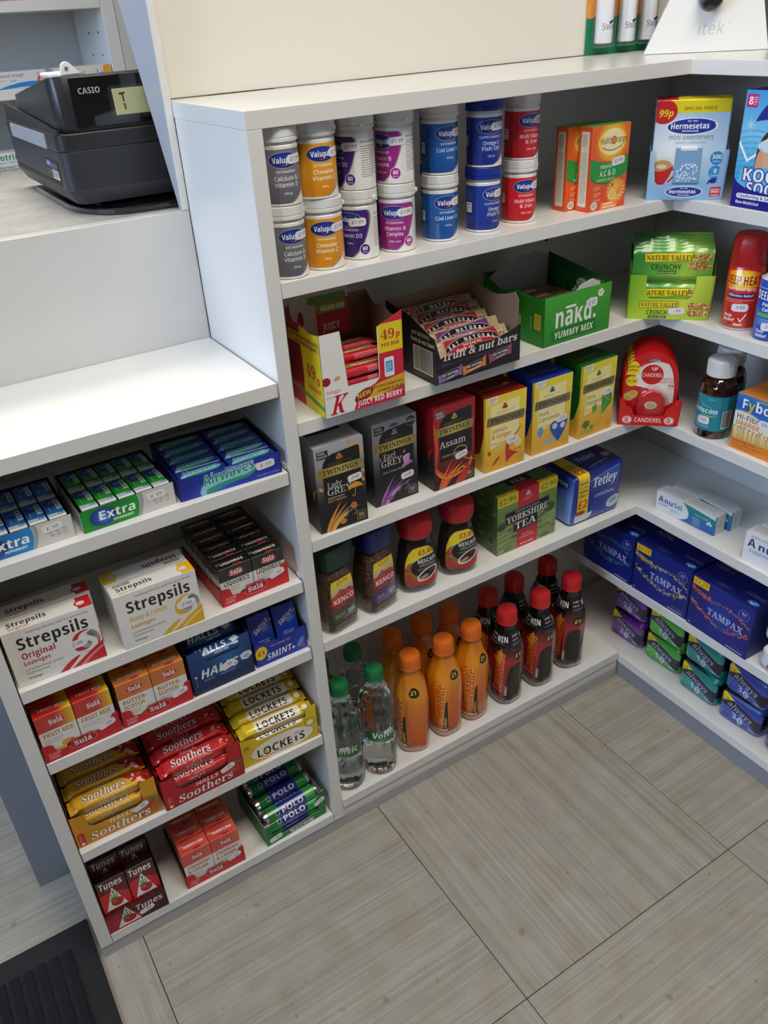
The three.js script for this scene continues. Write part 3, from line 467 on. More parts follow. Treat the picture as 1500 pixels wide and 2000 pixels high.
{
  const W = 71, Hh = 126, Dp = 62;
  const teas = [
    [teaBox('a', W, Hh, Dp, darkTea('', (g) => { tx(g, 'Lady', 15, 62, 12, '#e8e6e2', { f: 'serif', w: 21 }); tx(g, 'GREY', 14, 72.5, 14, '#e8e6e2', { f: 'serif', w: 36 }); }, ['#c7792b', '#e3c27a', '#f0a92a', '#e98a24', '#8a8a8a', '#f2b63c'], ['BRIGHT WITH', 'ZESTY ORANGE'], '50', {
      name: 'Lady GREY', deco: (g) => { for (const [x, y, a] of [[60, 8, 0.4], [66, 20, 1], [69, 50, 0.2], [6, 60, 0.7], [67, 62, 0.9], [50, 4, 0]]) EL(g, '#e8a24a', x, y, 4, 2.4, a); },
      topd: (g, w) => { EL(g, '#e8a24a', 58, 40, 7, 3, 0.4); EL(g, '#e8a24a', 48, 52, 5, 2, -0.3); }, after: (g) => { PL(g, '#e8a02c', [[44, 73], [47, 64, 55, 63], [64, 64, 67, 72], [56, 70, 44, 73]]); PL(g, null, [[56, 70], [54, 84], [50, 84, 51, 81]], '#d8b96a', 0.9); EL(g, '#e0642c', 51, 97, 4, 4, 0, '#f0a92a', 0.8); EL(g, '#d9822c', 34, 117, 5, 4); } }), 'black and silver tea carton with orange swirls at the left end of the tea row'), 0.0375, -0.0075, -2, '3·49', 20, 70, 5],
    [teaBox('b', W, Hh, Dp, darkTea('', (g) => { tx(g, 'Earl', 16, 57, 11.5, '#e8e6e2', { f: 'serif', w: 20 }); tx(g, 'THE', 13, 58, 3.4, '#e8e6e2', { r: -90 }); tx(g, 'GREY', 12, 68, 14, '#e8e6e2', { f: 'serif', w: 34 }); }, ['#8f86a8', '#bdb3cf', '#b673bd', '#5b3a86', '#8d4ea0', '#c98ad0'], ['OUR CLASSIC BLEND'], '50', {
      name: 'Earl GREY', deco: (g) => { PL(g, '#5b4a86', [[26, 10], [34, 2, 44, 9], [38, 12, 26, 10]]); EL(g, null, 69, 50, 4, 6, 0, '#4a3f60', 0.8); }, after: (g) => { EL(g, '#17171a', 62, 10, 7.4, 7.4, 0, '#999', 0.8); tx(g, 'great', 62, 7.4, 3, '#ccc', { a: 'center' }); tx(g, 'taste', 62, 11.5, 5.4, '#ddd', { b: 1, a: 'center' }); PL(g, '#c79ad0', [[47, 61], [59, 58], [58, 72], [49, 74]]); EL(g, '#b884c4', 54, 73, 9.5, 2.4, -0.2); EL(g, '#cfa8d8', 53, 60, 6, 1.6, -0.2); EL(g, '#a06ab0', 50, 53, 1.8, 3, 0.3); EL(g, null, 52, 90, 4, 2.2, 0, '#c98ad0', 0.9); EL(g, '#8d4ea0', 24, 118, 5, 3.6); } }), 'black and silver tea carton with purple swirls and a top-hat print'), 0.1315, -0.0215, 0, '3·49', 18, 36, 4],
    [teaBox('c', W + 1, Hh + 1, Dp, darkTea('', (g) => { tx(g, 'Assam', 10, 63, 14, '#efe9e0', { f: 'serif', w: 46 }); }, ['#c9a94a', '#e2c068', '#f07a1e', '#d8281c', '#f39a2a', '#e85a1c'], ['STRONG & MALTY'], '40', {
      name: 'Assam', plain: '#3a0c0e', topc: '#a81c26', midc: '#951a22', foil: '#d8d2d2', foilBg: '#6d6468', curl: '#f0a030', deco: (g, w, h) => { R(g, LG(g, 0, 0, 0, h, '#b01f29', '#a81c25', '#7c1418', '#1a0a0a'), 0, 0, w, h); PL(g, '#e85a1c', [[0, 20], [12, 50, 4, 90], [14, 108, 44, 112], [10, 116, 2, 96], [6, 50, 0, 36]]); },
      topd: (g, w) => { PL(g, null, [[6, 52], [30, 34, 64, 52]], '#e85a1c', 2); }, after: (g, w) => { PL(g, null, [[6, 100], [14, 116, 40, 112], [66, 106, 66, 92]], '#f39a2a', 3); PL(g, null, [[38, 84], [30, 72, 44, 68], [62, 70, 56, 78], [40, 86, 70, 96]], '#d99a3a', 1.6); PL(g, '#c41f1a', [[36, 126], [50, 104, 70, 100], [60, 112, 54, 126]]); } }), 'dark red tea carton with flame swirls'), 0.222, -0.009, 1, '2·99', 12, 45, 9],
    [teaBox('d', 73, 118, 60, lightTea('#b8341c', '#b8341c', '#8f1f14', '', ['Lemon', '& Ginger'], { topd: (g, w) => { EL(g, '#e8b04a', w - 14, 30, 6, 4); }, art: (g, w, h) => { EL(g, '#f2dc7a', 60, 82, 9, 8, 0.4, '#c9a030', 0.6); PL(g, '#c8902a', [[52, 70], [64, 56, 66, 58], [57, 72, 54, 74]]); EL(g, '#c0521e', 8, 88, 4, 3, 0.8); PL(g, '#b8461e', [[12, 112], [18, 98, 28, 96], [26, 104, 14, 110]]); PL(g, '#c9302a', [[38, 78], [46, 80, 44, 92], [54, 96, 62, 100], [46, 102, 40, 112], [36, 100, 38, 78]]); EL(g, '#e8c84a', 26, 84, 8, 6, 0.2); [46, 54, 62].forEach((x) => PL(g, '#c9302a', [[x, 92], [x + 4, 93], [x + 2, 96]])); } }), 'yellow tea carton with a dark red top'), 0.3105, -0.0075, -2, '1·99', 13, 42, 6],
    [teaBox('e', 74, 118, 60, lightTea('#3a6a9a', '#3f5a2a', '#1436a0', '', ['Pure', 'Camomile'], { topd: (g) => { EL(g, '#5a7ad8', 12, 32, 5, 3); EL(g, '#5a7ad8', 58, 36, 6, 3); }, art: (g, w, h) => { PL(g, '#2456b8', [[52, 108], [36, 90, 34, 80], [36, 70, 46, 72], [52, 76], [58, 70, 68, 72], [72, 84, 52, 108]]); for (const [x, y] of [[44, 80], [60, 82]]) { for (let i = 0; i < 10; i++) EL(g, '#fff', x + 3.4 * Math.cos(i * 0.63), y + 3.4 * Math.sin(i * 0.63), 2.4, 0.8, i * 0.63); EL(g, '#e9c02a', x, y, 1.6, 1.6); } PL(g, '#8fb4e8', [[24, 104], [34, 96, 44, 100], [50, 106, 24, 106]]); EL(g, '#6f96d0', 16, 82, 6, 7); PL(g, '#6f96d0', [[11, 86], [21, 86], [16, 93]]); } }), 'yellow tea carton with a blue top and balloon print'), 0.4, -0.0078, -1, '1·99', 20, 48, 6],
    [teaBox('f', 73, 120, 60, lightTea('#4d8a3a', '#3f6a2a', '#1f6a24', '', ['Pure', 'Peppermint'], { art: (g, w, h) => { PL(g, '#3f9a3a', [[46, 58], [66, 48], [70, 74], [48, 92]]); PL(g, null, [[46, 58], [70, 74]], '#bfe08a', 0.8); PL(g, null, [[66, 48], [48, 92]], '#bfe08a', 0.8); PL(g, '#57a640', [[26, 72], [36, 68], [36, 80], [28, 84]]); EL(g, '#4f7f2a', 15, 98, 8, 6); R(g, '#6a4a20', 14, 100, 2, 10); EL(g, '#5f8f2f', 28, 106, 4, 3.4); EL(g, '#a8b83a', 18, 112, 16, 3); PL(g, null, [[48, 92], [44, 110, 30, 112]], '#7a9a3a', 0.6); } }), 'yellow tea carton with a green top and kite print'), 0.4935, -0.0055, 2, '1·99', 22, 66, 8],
  ];
  teas.forEach(([t, x, z, yaw, price, px, py, tilt], i) => {
    const w = [71, 71, 72, 73, 74, 73][i], d = i < 3 ? 62 : 60;
    const back = i > 2 ? copy(t, 'tea carton hidden behind the ' + ['yellow and dark red', 'yellow and blue', 'yellow and green'][i - 3] + ' one, only its top edge showing') : null;
    stickOn(t, price, px, py, d / 2 + (py > 90 ? 0.5 : 0), tilt, 21, 10);
    putBL(t, x, h3, z, yaw, w, d); if (back) putBL(back, x - 0.006, h3, z - d * mm - 0.003, yaw, w, d);
  });
}
// red and green tea box, blue tea pack
{
  const w = 123, h = 108, d = 76;
  const b = carton('tea_carton', w, h, d, {
    plain: '#5a7440',
    front: (g) => {
      R(g, LG(g, 0, 0, 0, h, '#7f9a58', '#6f8a4a', '#8da35c', '#7a8a55'), 0, 0, w, h);
      for (let i = 0; i < 60; i++) EL(g, ['#4f6a34', '#90a866', '#66803f', '#a3a878', '#5c6a48'][i % 5], rr(0, w), rr(32, h), rr(3, 12), rr(1.5, 4), rr(-0.3, 0.1)); for (let i = 0; i < 5; i++) PL(g, null, [[0, 60 + i * 9], [30, 52 + i * 9, 50, 62 + i * 8]], '#5b5f50', 1); EL(g, '#2f4a2a', 8, 56, 10, 7); EL(g, '#3a5a30', 108, 52, 12, 9);
      R(g, '#c8202c', 41, 0, 43, h); crest(g, 62, 11, '#f0d0d0'); fine(g, 52, 17, 22, 3, 2.2, '#f3c9c9', 0.3);
      R(g, '#e8d02a', 0, 0, 41, 19); R(g, '#e8d02a', 84, 0, w - 84, 19); tx(g, '£2.99', 3, 15, 14, '#1c1c1c', { w: 34 }); tx(g, '£2.99', 88, 15, 14, '#1c1c1c', { w: 32 });
      g.save(); g.translate(62, 48); g.transform(1, -0.03, 0, 1, 0, 0); PL(g, '#16161a', [[-47, -16], [45, -18], [45, 6], [22, 6], [22, 26], [-30, 26], [-30, 8], [-47, 8]]); PL(g, null, [[-46, -15], [44, -17], [44, 5], [21, 5], [21, 25], [-29, 25], [-29, 7], [-46, 7], [-46, -15]], '#a8a8a0', 0.6);
      tx(g, 'TAYLORS of Harrogate', -1, -10, 4.6, '#e8e4da', { f: 'serif', a: 'center' }); tx(g, 'YORKSHIRE', 0, 5, 16, '#f0ece0', { f: 'serif', b: 1, a: 'center', w: 86 }); tx(g, 'TEA', -4, 22, 18, '#f0ece0', { f: 'serif', b: 1, a: 'center', w: 44 }); g.restore();
      tx(g, "Let's have", 62, 87, 4.6, '#f6d6d0', { a: 'center', f: 'serif' }); tx(g, 'a proper brew', 62, 92, 4.6, '#f6d6d0', { a: 'center', f: 'serif' }); tx(g, '80 TEA BAGS', 62, 104, 4.8, '#f6e6e0', { a: 'center', b: 1 });
    },
    top: (g) => { R(g, '#5f7a42', 0, 0, w, d); for (let i = 0; i < 24; i++) EL(g, ['#4f6a34', '#82995a'][i % 2], rr(0, w), rr(0, d), rr(3, 10), rr(1, 3)); R(g, '#c8202c', 41, 0, 43, d); R(g, '#15151a', 14, 24, 96, 16); R(g, '#15151a', 40, 40, 46, 16); tx(g, 'YORKSHIRE', 62, 37, 14, '#e8e4da', { f: 'serif', b: 1, a: 'center', w: 84 }); tx(g, 'TEA', 62, 53, 14, '#e8e4da', { f: 'serif', b: 1, a: 'center' }); R(g, '#e8d02a', 0, d - 8, 41, 8); R(g, '#e8d02a', 84, d - 8, 39, 8); },
    side: (g, a, b2) => { R(g, LG(g, 0, 0, 0, b2, '#5f7a42', '#4a5f36', '#6a7a4a'), 0, 0, a, b2); for (let i = 0; i < 26; i++) EL(g, ['#40562e', '#7a8f55'][i % 2], rr(0, a), rr(0, b2), rr(2, 9), rr(1, 4)); EL(g, '#2f5a4a', 60, 84, 8, 8, 0, '#8fb0a0', 1); },
  }, 'green landscape tea box with a red central stripe and yellow price flashes', undefined);
  putBL(b, 0.3495, h4, -0.023, 0, w, d);
}
{
  const w = 115, h = 98, d = 92, t = thing('tea_pack', 'blue soft tea pack with yellow price strip next to the corner', 'tea box');
  const m = boxArt(w, h, d, {
    plain: '#1b2f94',
    front: (g) => {
      R(g, LG(g, 0, 0, 0, h, '#141f7a', '#182a88', '#2f469e', '#4d66b4'), 0, 0, w, h); R(g, LG(g, 18, 0, 40, 0, '#f2d21e', '#f7df3a'), 16, 0, 24, h);
      [['WAS', 22, 6], ['£2.65', 30, 6], ['NOW', 38, 7.4], ['ONLY', 46, 7.4]].forEach(([s, y, z], i) => tx(g, s, 28, y, z, i === 1 ? '#d8442a' : '#222', { b: 1, a: 'center', w: 19 })); tx(g, '£2', 28, 68, 22, '#d83a26', { b: 1, a: 'center', w: 21 });
      PL(g, LG(g, 0, 14, 0, 44, '#1558b8', '#0d2f86'), [[40, 18], [70, 10, 104, 6], [112, 14, 104, 28], [90, 46, 58, 46], [42, 44, 40, 18]]); PL(g, null, [[42, 20], [74, 12, 106, 8]], '#7fb0f0', 0.8);
      tx(g, 'Tetley', 74, 35, 24, '#fff', { b: 1, a: 'center', k: 0.16, w: 54, f: 'serif' }); tx(g, 'ORIGINAL', 76, 56, 8, '#dfe8ff', { a: 'center', k: 0.1, w: 46 });
      PL(g, '#dfe6ea', [[14, 74], [30, 84, 52, 80], [46, 96, 20, 98], [6, 92, 14, 74]]); EL(g, '#a2522c', 24, 76, 11, 4); EL(g, '#cfe0ea', 98, 76, 16, 10, -0.3); EL(g, '#8fb0c4', 98, 74, 9, 5, -0.3);
    },
    top: (g) => { R(g, '#111c6a', 0, 0, w, d); R(g, '#f2d21e', 16, 20, 24, d - 20); tx(g, 'NOW', 28, 56, 7, '#222', { b: 1, a: 'center' }); tx(g, 'ONLY', 28, 64, 7, '#222', { b: 1, a: 'center' }); tx(g, '£2', 28, 86, 20, '#d83a26', { b: 1, a: 'center', w: 20 }); PL(g, LG(g, 0, 30, 0, 60, '#1558b8', '#0d2f86'), [[44, 40], [70, 30, 88, 36], [92, 56, 66, 66], [44, 62, 44, 40]]); tx(g, 'Tetley', 67, 54, 17, '#dfe6ff', { b: 1, a: 'center', f: 'serif', w: 38, k: 0.15 }); tx(g, 'it starts with Tea', 74, 76, 6, '#cfd8ff', { a: 'center', r: -8 }); EL(g, '#c8302a', 103, 60, 8, 7, 0, '#fff', 0.8); tx(g, '80', 103, 63, 8, '#fff', { b: 1, a: 'center' }); },
    side: (g, a, b2) => { R(g, LG(g, 0, 0, 0, b2, '#20349a', '#6f92d8', '#7f9fd8'), 0, 0, a, b2); EL(g, '#123f9a', 62, 22, 20, 11); tx(g, 'Tetley', 62, 26, 11, '#fff', { a: 'center', b: 1 }); fine(g, 26, 40, 40, 12, 3, 'rgba(230,240,255,.5)'); },
  }, 3, { clearcoat: 0.5, roughness: 0.35 });
  const g = new RoundedBoxGeometry(w * mm, h * mm, d * mm, 5, 0.009); g.translate(0, h / 2 * mm, 0); const p = g.attributes.position;
  for (let i = 0; i < p.count; i++) { const x = p.getX(i) / mm, y = p.getY(i) / mm, z = p.getZ(i) / mm, f = y / h; p.setX(i, (x * (0.97 + 0.04 * Math.sin(f * 3)) + f * 6 + 0.7 * noise2(z * 0.05, y * 0.05)) * mm); p.setY(i, (y - (f > 0.8 ? 6 * f * (0.5 - x / w) : 0) + (f > 0.05 ? 0.7 * noise2(x * 0.05, z * 0.05) : 0)) * mm); p.setZ(i, (z + f * 1.2 * noise2(x * 0.04, y * 0.04)) * mm); }
  g.computeVertexNormals(); mesh('wrapped_pack', mapBox(g, w, h, d), m, t); putBL(t, 0.4975, h4, -0.016, -1, w, d);
}
// pharmacy cartons on the right-hand shelves
{
  const w = 119, h = 35, d = 27, art = (name2, cream) => ({
    plain: '#dfe2e8',
    front: (g, W, Hh) => {
      R(g, LG(g, 0, 0, W, 0, '#eceef2', '#e2e6ec'), 0, 0, W, Hh);
      if (cream) { PL(g, LG(g, 0, 0, 0, Hh, '#2f9a7a', '#1f7aa8', '#2a56b0'), [[54, 0], [72, 12, 66, 26], [50, 40, 30, 33], [30, Hh], [W, Hh], [W, 6], [78, 2]]); PL(g, '#e8edf2', [[56, 6], [70, 16, 60, 28], [46, 34, 34, 30], [20, 0]]); tx(g, '3 WAY ACTION', 78, 13, 4, '#d8f0e8', { w: 27 }); [18, 22, 26, 30].forEach((y) => fine(g, 76, y, 24, 1, 2, '#cfe8e8', 0.6)); EL(g, '#dff0ec', 108, 15, 2.4, 2.4); EL(g, '#dff0ec', 105, 18, 2.4, 2.4); EL(g, '#dff0ec', 111, 18, 2.4, 2.4); }
      else { tx(g, 'INTERNAL RELIEF', 10, 7, 3.4, '#666', {}); PL(g, '#3a8ac0', [[60, Hh], [70, Hh - 8, W, Hh - 12], [W, Hh]]); }
      const s = cream ? 1 : 1.35; tx(g, 'A', 6, 18 * s, 15 * s, '#1f2f7a', { b: 1 }); tx(g, 'nu', 17 * s, 18 * s, 13 * s, '#24409a', { b: 1, w: 19 * s }); tx(g, 'Sol', 37 * s, 18 * s, 13 * s, '#2f86c0', { b: 1, w: 17 * s }); tx(g, name2, cream ? 6 : 10, 24.6 * s, 7 * s, '#3f86b8', {}); if (cream) fine(g, 30, 22, 22, 4, 2.2, '#7aa8c8');
    }, top: (g, W, D) => { R(g, '#d9dce2', 0, 0, W, D); fine(g, 4, 4, 50, 8, 2.2, '#8a8e98'); fine(g, 58, 5, 54, 7, 2.2, '#a0a4ae'); }, side: (g, a, b2) => { R(g, '#dcdfe5', 0, 0, a, b2); R(g, '#2f8a9a', 0, 0, 3, b2); fine(g, 8, 10, 9, 6, 2.4, '#999'); },
  });
  const a = carton('cream_box', w, h, d, art('cream', true), 'long white cream carton with a blue-green end, the front one of two', 'long white cream cartons');
  putBL(a, 0.6625, h4, 0.022, -88, w, d); putBL(copy(a, 'long white cream carton lying behind its twin on the right shelf'), 0.6945, h4, 0.028, -88, w, d);
  const s = carton('suppository_box', 100, 52, 30, art('suppositories', false), 'white suppository carton at the right frame edge, the front one of two', 'white suppository cartons');
  putBL(s, 0.6505, h4, 0.207, -87, 100, 30); putBL(copy(s, 'white suppository carton behind its twin at the right frame edge'), 0.685, h4, 0.21, -87, 100, 30);
}
{
  const w = 116, h = 88, d = 66;
  const b = carton('fibre_drink_box', w, h, d, {
    plain: '#e0862a',
    front: (g) => {
      R(g, '#f2ece0', 0, 0, w, h); PL(g, LG(g, 0, 0, 0, 34, '#2f8ad0', '#1f5cb4', '#2f7fd0'), [[0, 0], [w, 0], [w, 36], [60, 40, 40, 30], [20, 22, 0, 27]]); PL(g, null, [[0, 28], [20, 23, 40, 31], [60, 41, w, 37]], '#c8a03a', 1);
      tx(g, 'F', 9, 21, 20, '#fff', { b: 1 }); tx(g, 'y', 20, 21, 20, '#e8c030', { b: 1 }); tx(g, 'bogel', 31, 21, 20, '#fff', { b: 1, w: 56 }); PL(g, null, [[32, 5], [50, 2, 64, 7]], '#d8b84a', 1.6);
      tx(g, 'Hi-Fibre', 4, 39, 12, '#2a2420', { w: 44 }); tx(g, 'ORANGE', 4, 48, 9.4, '#e08a2a', { b: 1, w: 40, st: '#f8e8c8', sw: 0.5 }); tx(g, 'ISPAGHULA HUSK', 4, 53, 3.8, '#444', { w: 34 });
      R(g, LG(g, 0, 54, 0, 72, '#f0e0b0', '#e0b860'), 0, 55, w, 16); for (let i = 0; i < 26; i++) { const x = rr(0, 66), y = rr(50, 58); PL(g, null, [[x, 72], [x + rr(-2, 2), y]], '#b88a3a', 0.7); EL(g, '#c89a44', x, y, 1, 3.4, 0.2); } 
      R(g, '#e8862a', 0, 70, w, 18); PL(g, '#f5c85a', [[68, 44], [92, 44], [90, 80], [70, 80]]); PL(g, '#f2a52a', [[69, 52], [91, 52], [90, 78], [70, 78]]);
      tx(g, 'Natural Fibre drink', 4, 75.4, 4.6, '#5a3a10', { w: 38 }); tx(g, '✓ Gently relieves constipation', 3, 80, 3.8, '#4a2a10', { w: 50 }); tx(g, '✓ Maintains regularity', 3, 84.6, 3.8, '#4a2a10', { w: 38 }); tx(g, '10 Sachets', 70, 85, 5, '#4a2a10', { b: 1 });
    }, top: (g) => { R(g, '#e8923a', 0, 0, w, d); fine(g, 60, 38, 16, 2, 4, '#8a4a10'); }, side: (g) => { R(g, '#e0862a', 0, 0, d, h); R(g, '#2f7fd0', 0, 0, d, 26); },
  }, 'orange and blue fibre-drink carton at the right frame edge, the front one', 'fibre-drink cartons');
  const b2 = copy(b, 'orange fibre-drink carton behind its twin at the right frame edge'); stickOn(b, '£3·49', -4, 53, d / 2, -1, 25, 11);
  putBL(b, 0.653, h3, 0.149, -89, w, d); putBL(b2, 0.7215, h3, 0.156, -89, w, d);
}
// blue tampon boxes
{
  const w = 122, h = 102, d = 78, dots = (g, cs, x0, x1, f, spread, n, r0, r1) => { for (let i = 0; i < n; i++) { const x = rr(x0, x1); EL(g, cs[Math.floor(rnd() * cs.length)], x, f(x) + (rnd() + rnd() - 1) * spread, rr(r0, r1), rr(r0, r1)); } };
  const art = (cs, priced) => ({
    plain: '#101c72',
    front: (g) => {
      R(g, LG(g, 0, 0, w, 0, '#12227c', '#142a8e', '#12227c'), 0, 0, w, h); EL(g, RG(g, 66, 52, 44, 'rgba(40,90,200,.8)', 'rgba(20,42,142,0)'), 66, 52, 44, 26);
      const up = (x) => 22 + x * 0.1 + 5 * Math.sin(x * 0.06), lo = (x) => 52 + 17 * Math.sin((x - 10) * 0.03) + x * 0.06;
      dots(g, cs, 0, 40, up, 6, 150, 0.5, 1.3); dots(g, [...cs, '#2f7fc0'], 36, w - 4, (x) => up(x) + 4, 5, 110, 0.5, 1.7); dots(g, [...cs, '#2f7fc0'], 2, w - 4, lo, 5.5, 150, 0.5, 2.1);
      tx(g, 'TAMPAX', 37, 60, 18, '#c9ccd8', { w: 70, b: 1, f: 'serif' }); EL(g, null, 104, 22, 9.4, 9.4, 0, '#8fa6e0', 0.9); tx(g, '80', 104, 22.5, 8, '#aebdf0', { a: 'center', b: 1 }); tx(g, 'YEARS', 104, 27, 3, '#aebdf0', { a: 'center' });
      RR(g, '#b9bdd4', 82, 96, 32, 2.2, 1); tx(g, 'Cardboard applicator', 90, 92, 3.6, cs[0], { w: 26 }); tx(g, '20', 3, 98, 5, '#c9ccd8', { b: 1 });
      if (priced) { R(g, '#f0ce2a', 2, 3, 32, 14); tx(g, '£2.29', 5, 13.6, 11, '#c8281e', { w: 26 }); }
    }, top: (g) => { R(g, '#0e1a6a', 0, 0, w, d); tx(g, 'TAMPAX', 82, 52, 10, '#8a8fae', { w: 36, f: 'serif', b: 1 }); fine(g, 40, 62, 24, 3, 3, '#6f7ab0'); EL(g, '#2f86d0', 108, 66, 10, 6); PL(g, null, [[103, 66], [107, 69], [114, 63]], '#fff', 1.4); dots(g, cs, 2, 40, () => 26, 7, 60, 0.4, 1.2); if (priced) R(g, '#d8c02a', 8, 14, 34, 2); }, side: (g) => R(g, '#0f1a68', 0, 0, d, h),
  });
  const kinds = [[['#3f7a4a', '#7a8a3a', '#2f6fb0'], false, 'blue boxed tampons with green dots, in shadow nearest the corner', -0.118], [['#d8b83a', '#c9a52a', '#e8cf5a'], true, 'blue boxed tampons with yellow dots, middle of the row', 0.0075], [['#e0603a', '#d8703a', '#c9502a'], true, 'blue boxed tampons with orange dots, nearest the camera', 0.133]];
  kinds.forEach(([cs, pr, label, z]) => { const b = carton('tampon_box', w, h, d, art(cs, pr), label, undefined); putBL(b, 0.6445, r5, z, -90 + (z > 0.1 ? -1 : z > 0 ? 1 : 0), w, d); if (z > 0.1) putBL(copy(b, 'blue tampon box behind the orange-dotted one on the right shelf'), 0.7255, r5, z + 0.008, -90, w, d); });
}
// throat lozenge cartons on the sweet unit
{
  const w = 102, h = 78, d = 27, art = (c, c2, name2, script) => ({
    plain: '#e4e2dd',
    front: (g) => {
      R(g, '#eceae5', 0, 0, w, h);
      g.save(); g.translate(84, 46); EL(g, c, 0, 0, 16, 16); EL(g, RG(g, 4, -5, 20, '#555', '#999', '#ddd'), 3, -2, 12.5, 12.5); PL(g, '#eceae5', [[10, -14], [-6, -16, -8, -6], [-8, 0, 2, 1], [8, 3, 4, 9], [-2, 14, -14, 10], [-6, 18, 8, 14], [16, 8, 10, -2], [2, -8, 2, -10], [4, -12, 10, -14]]); g.restore();
      PL(g, c, [[46, h], [62, 62, 74, 62], [66, 70, 56, h]]); PL(g, c, [[60, h], [74, 68, 102, 52], [102, h]]); PL(g, 'rgba(255,255,255,.45)', [[70, h], [82, 66, 102, 58], [102, 61], [84, 70, 76, h]]);
      tx(g, 'Soothing effective relief for sore throats', 25, 8.6, 4.4, '#555', { w: 70 }); tx(g, 'Strepsils', 12, 28, 22, '#1b1b1d', { b: 1, w: 80 });
      if (script) tx(g, name2, 12, 41.5, 10, c2, { w: 46, k: 0.2 }); else tx(g, name2, 13, 42, 12, c2, { w: 38, b: 1 }); tx(g, 'Lozenges', 13, 51, 7.6, c2, { w: 30, b: 1 });
      tx(g, '2,4-Dichlorobenzyl alcohol,', 13, 59, 4, '#444', { w: 42 }); tx(g, 'Amylmetacresol', 13, 64, 4, '#444', { w: 25 }); tx(g, '16 lozenges', 13, 71, 4, '#444', { b: 1, w: 16 });
    },
    top: (g) => { R(g, '#e6e4df', 0, 0, w, d); R(g, c, 86, 3, 16, 9); PL(g, c, [[86, d], [86, 14], [102, 8], [102, d]]); EL(g, '#ddd', 90, 16, 6, 5, 0, c, 2); tx(g, 'Strepsils', 8, 18, 12, '#1b1b1d', { b: 1, w: 44 }); tx(g, name2, 9, 24.6, 6, c2, { w: 22 }); if (script) barcode(g, 6, 1, 22, 9); },
    side: (g, a, b2) => { R(g, '#dfddd8', 0, 0, a, b2); },
  });
  const r = carton('lozenge_box', w, h, d, art('#c8202c', '#a81c2a', 'Original', false), 'white and red lozenge carton at the left end of its shelf, the front one', 'white and red lozenge cartons');
  const rb = copy(r, 'white and red lozenge carton tucked behind its twin');
  stickOn(r, '2·99', 22, 32, d / 2, 2, 24, 11); putBL(r, -0.3655, c2, -0.0095, -2, w, d); putBL(rb, -0.361, c2, -0.0385, -1, w, d);
  const y = carton('lozenge_box', w, h, d, art('#e8b820', '#c99a1a', 'Honey & Lemon', true), 'white and yellow lozenge carton in the middle of its shelf, the front one', 'white and yellow lozenge cartons');
  const yb = copy(y, 'white and yellow lozenge carton tucked behind its twin, print upside down');
  stickOn(y, '2·99', 32, 34, d / 2, 0, 24, 11); putBL(y, -0.242, c2, -0.0015, 0, w, d); putBL(yb, -0.1405, c2, -0.058, 180, w, d);
}

// ---------- display trays on the tall unit ----------
function tray(name, label, w, d, front, side, hb, Hp, draw, ppm) {
  const t = thing(name, label, 'tray'); mesh('tray', trayGeo(w, d, front, side, hb, Hp), trayArt(w, d, Hp, draw, ppm), t); return t;
}
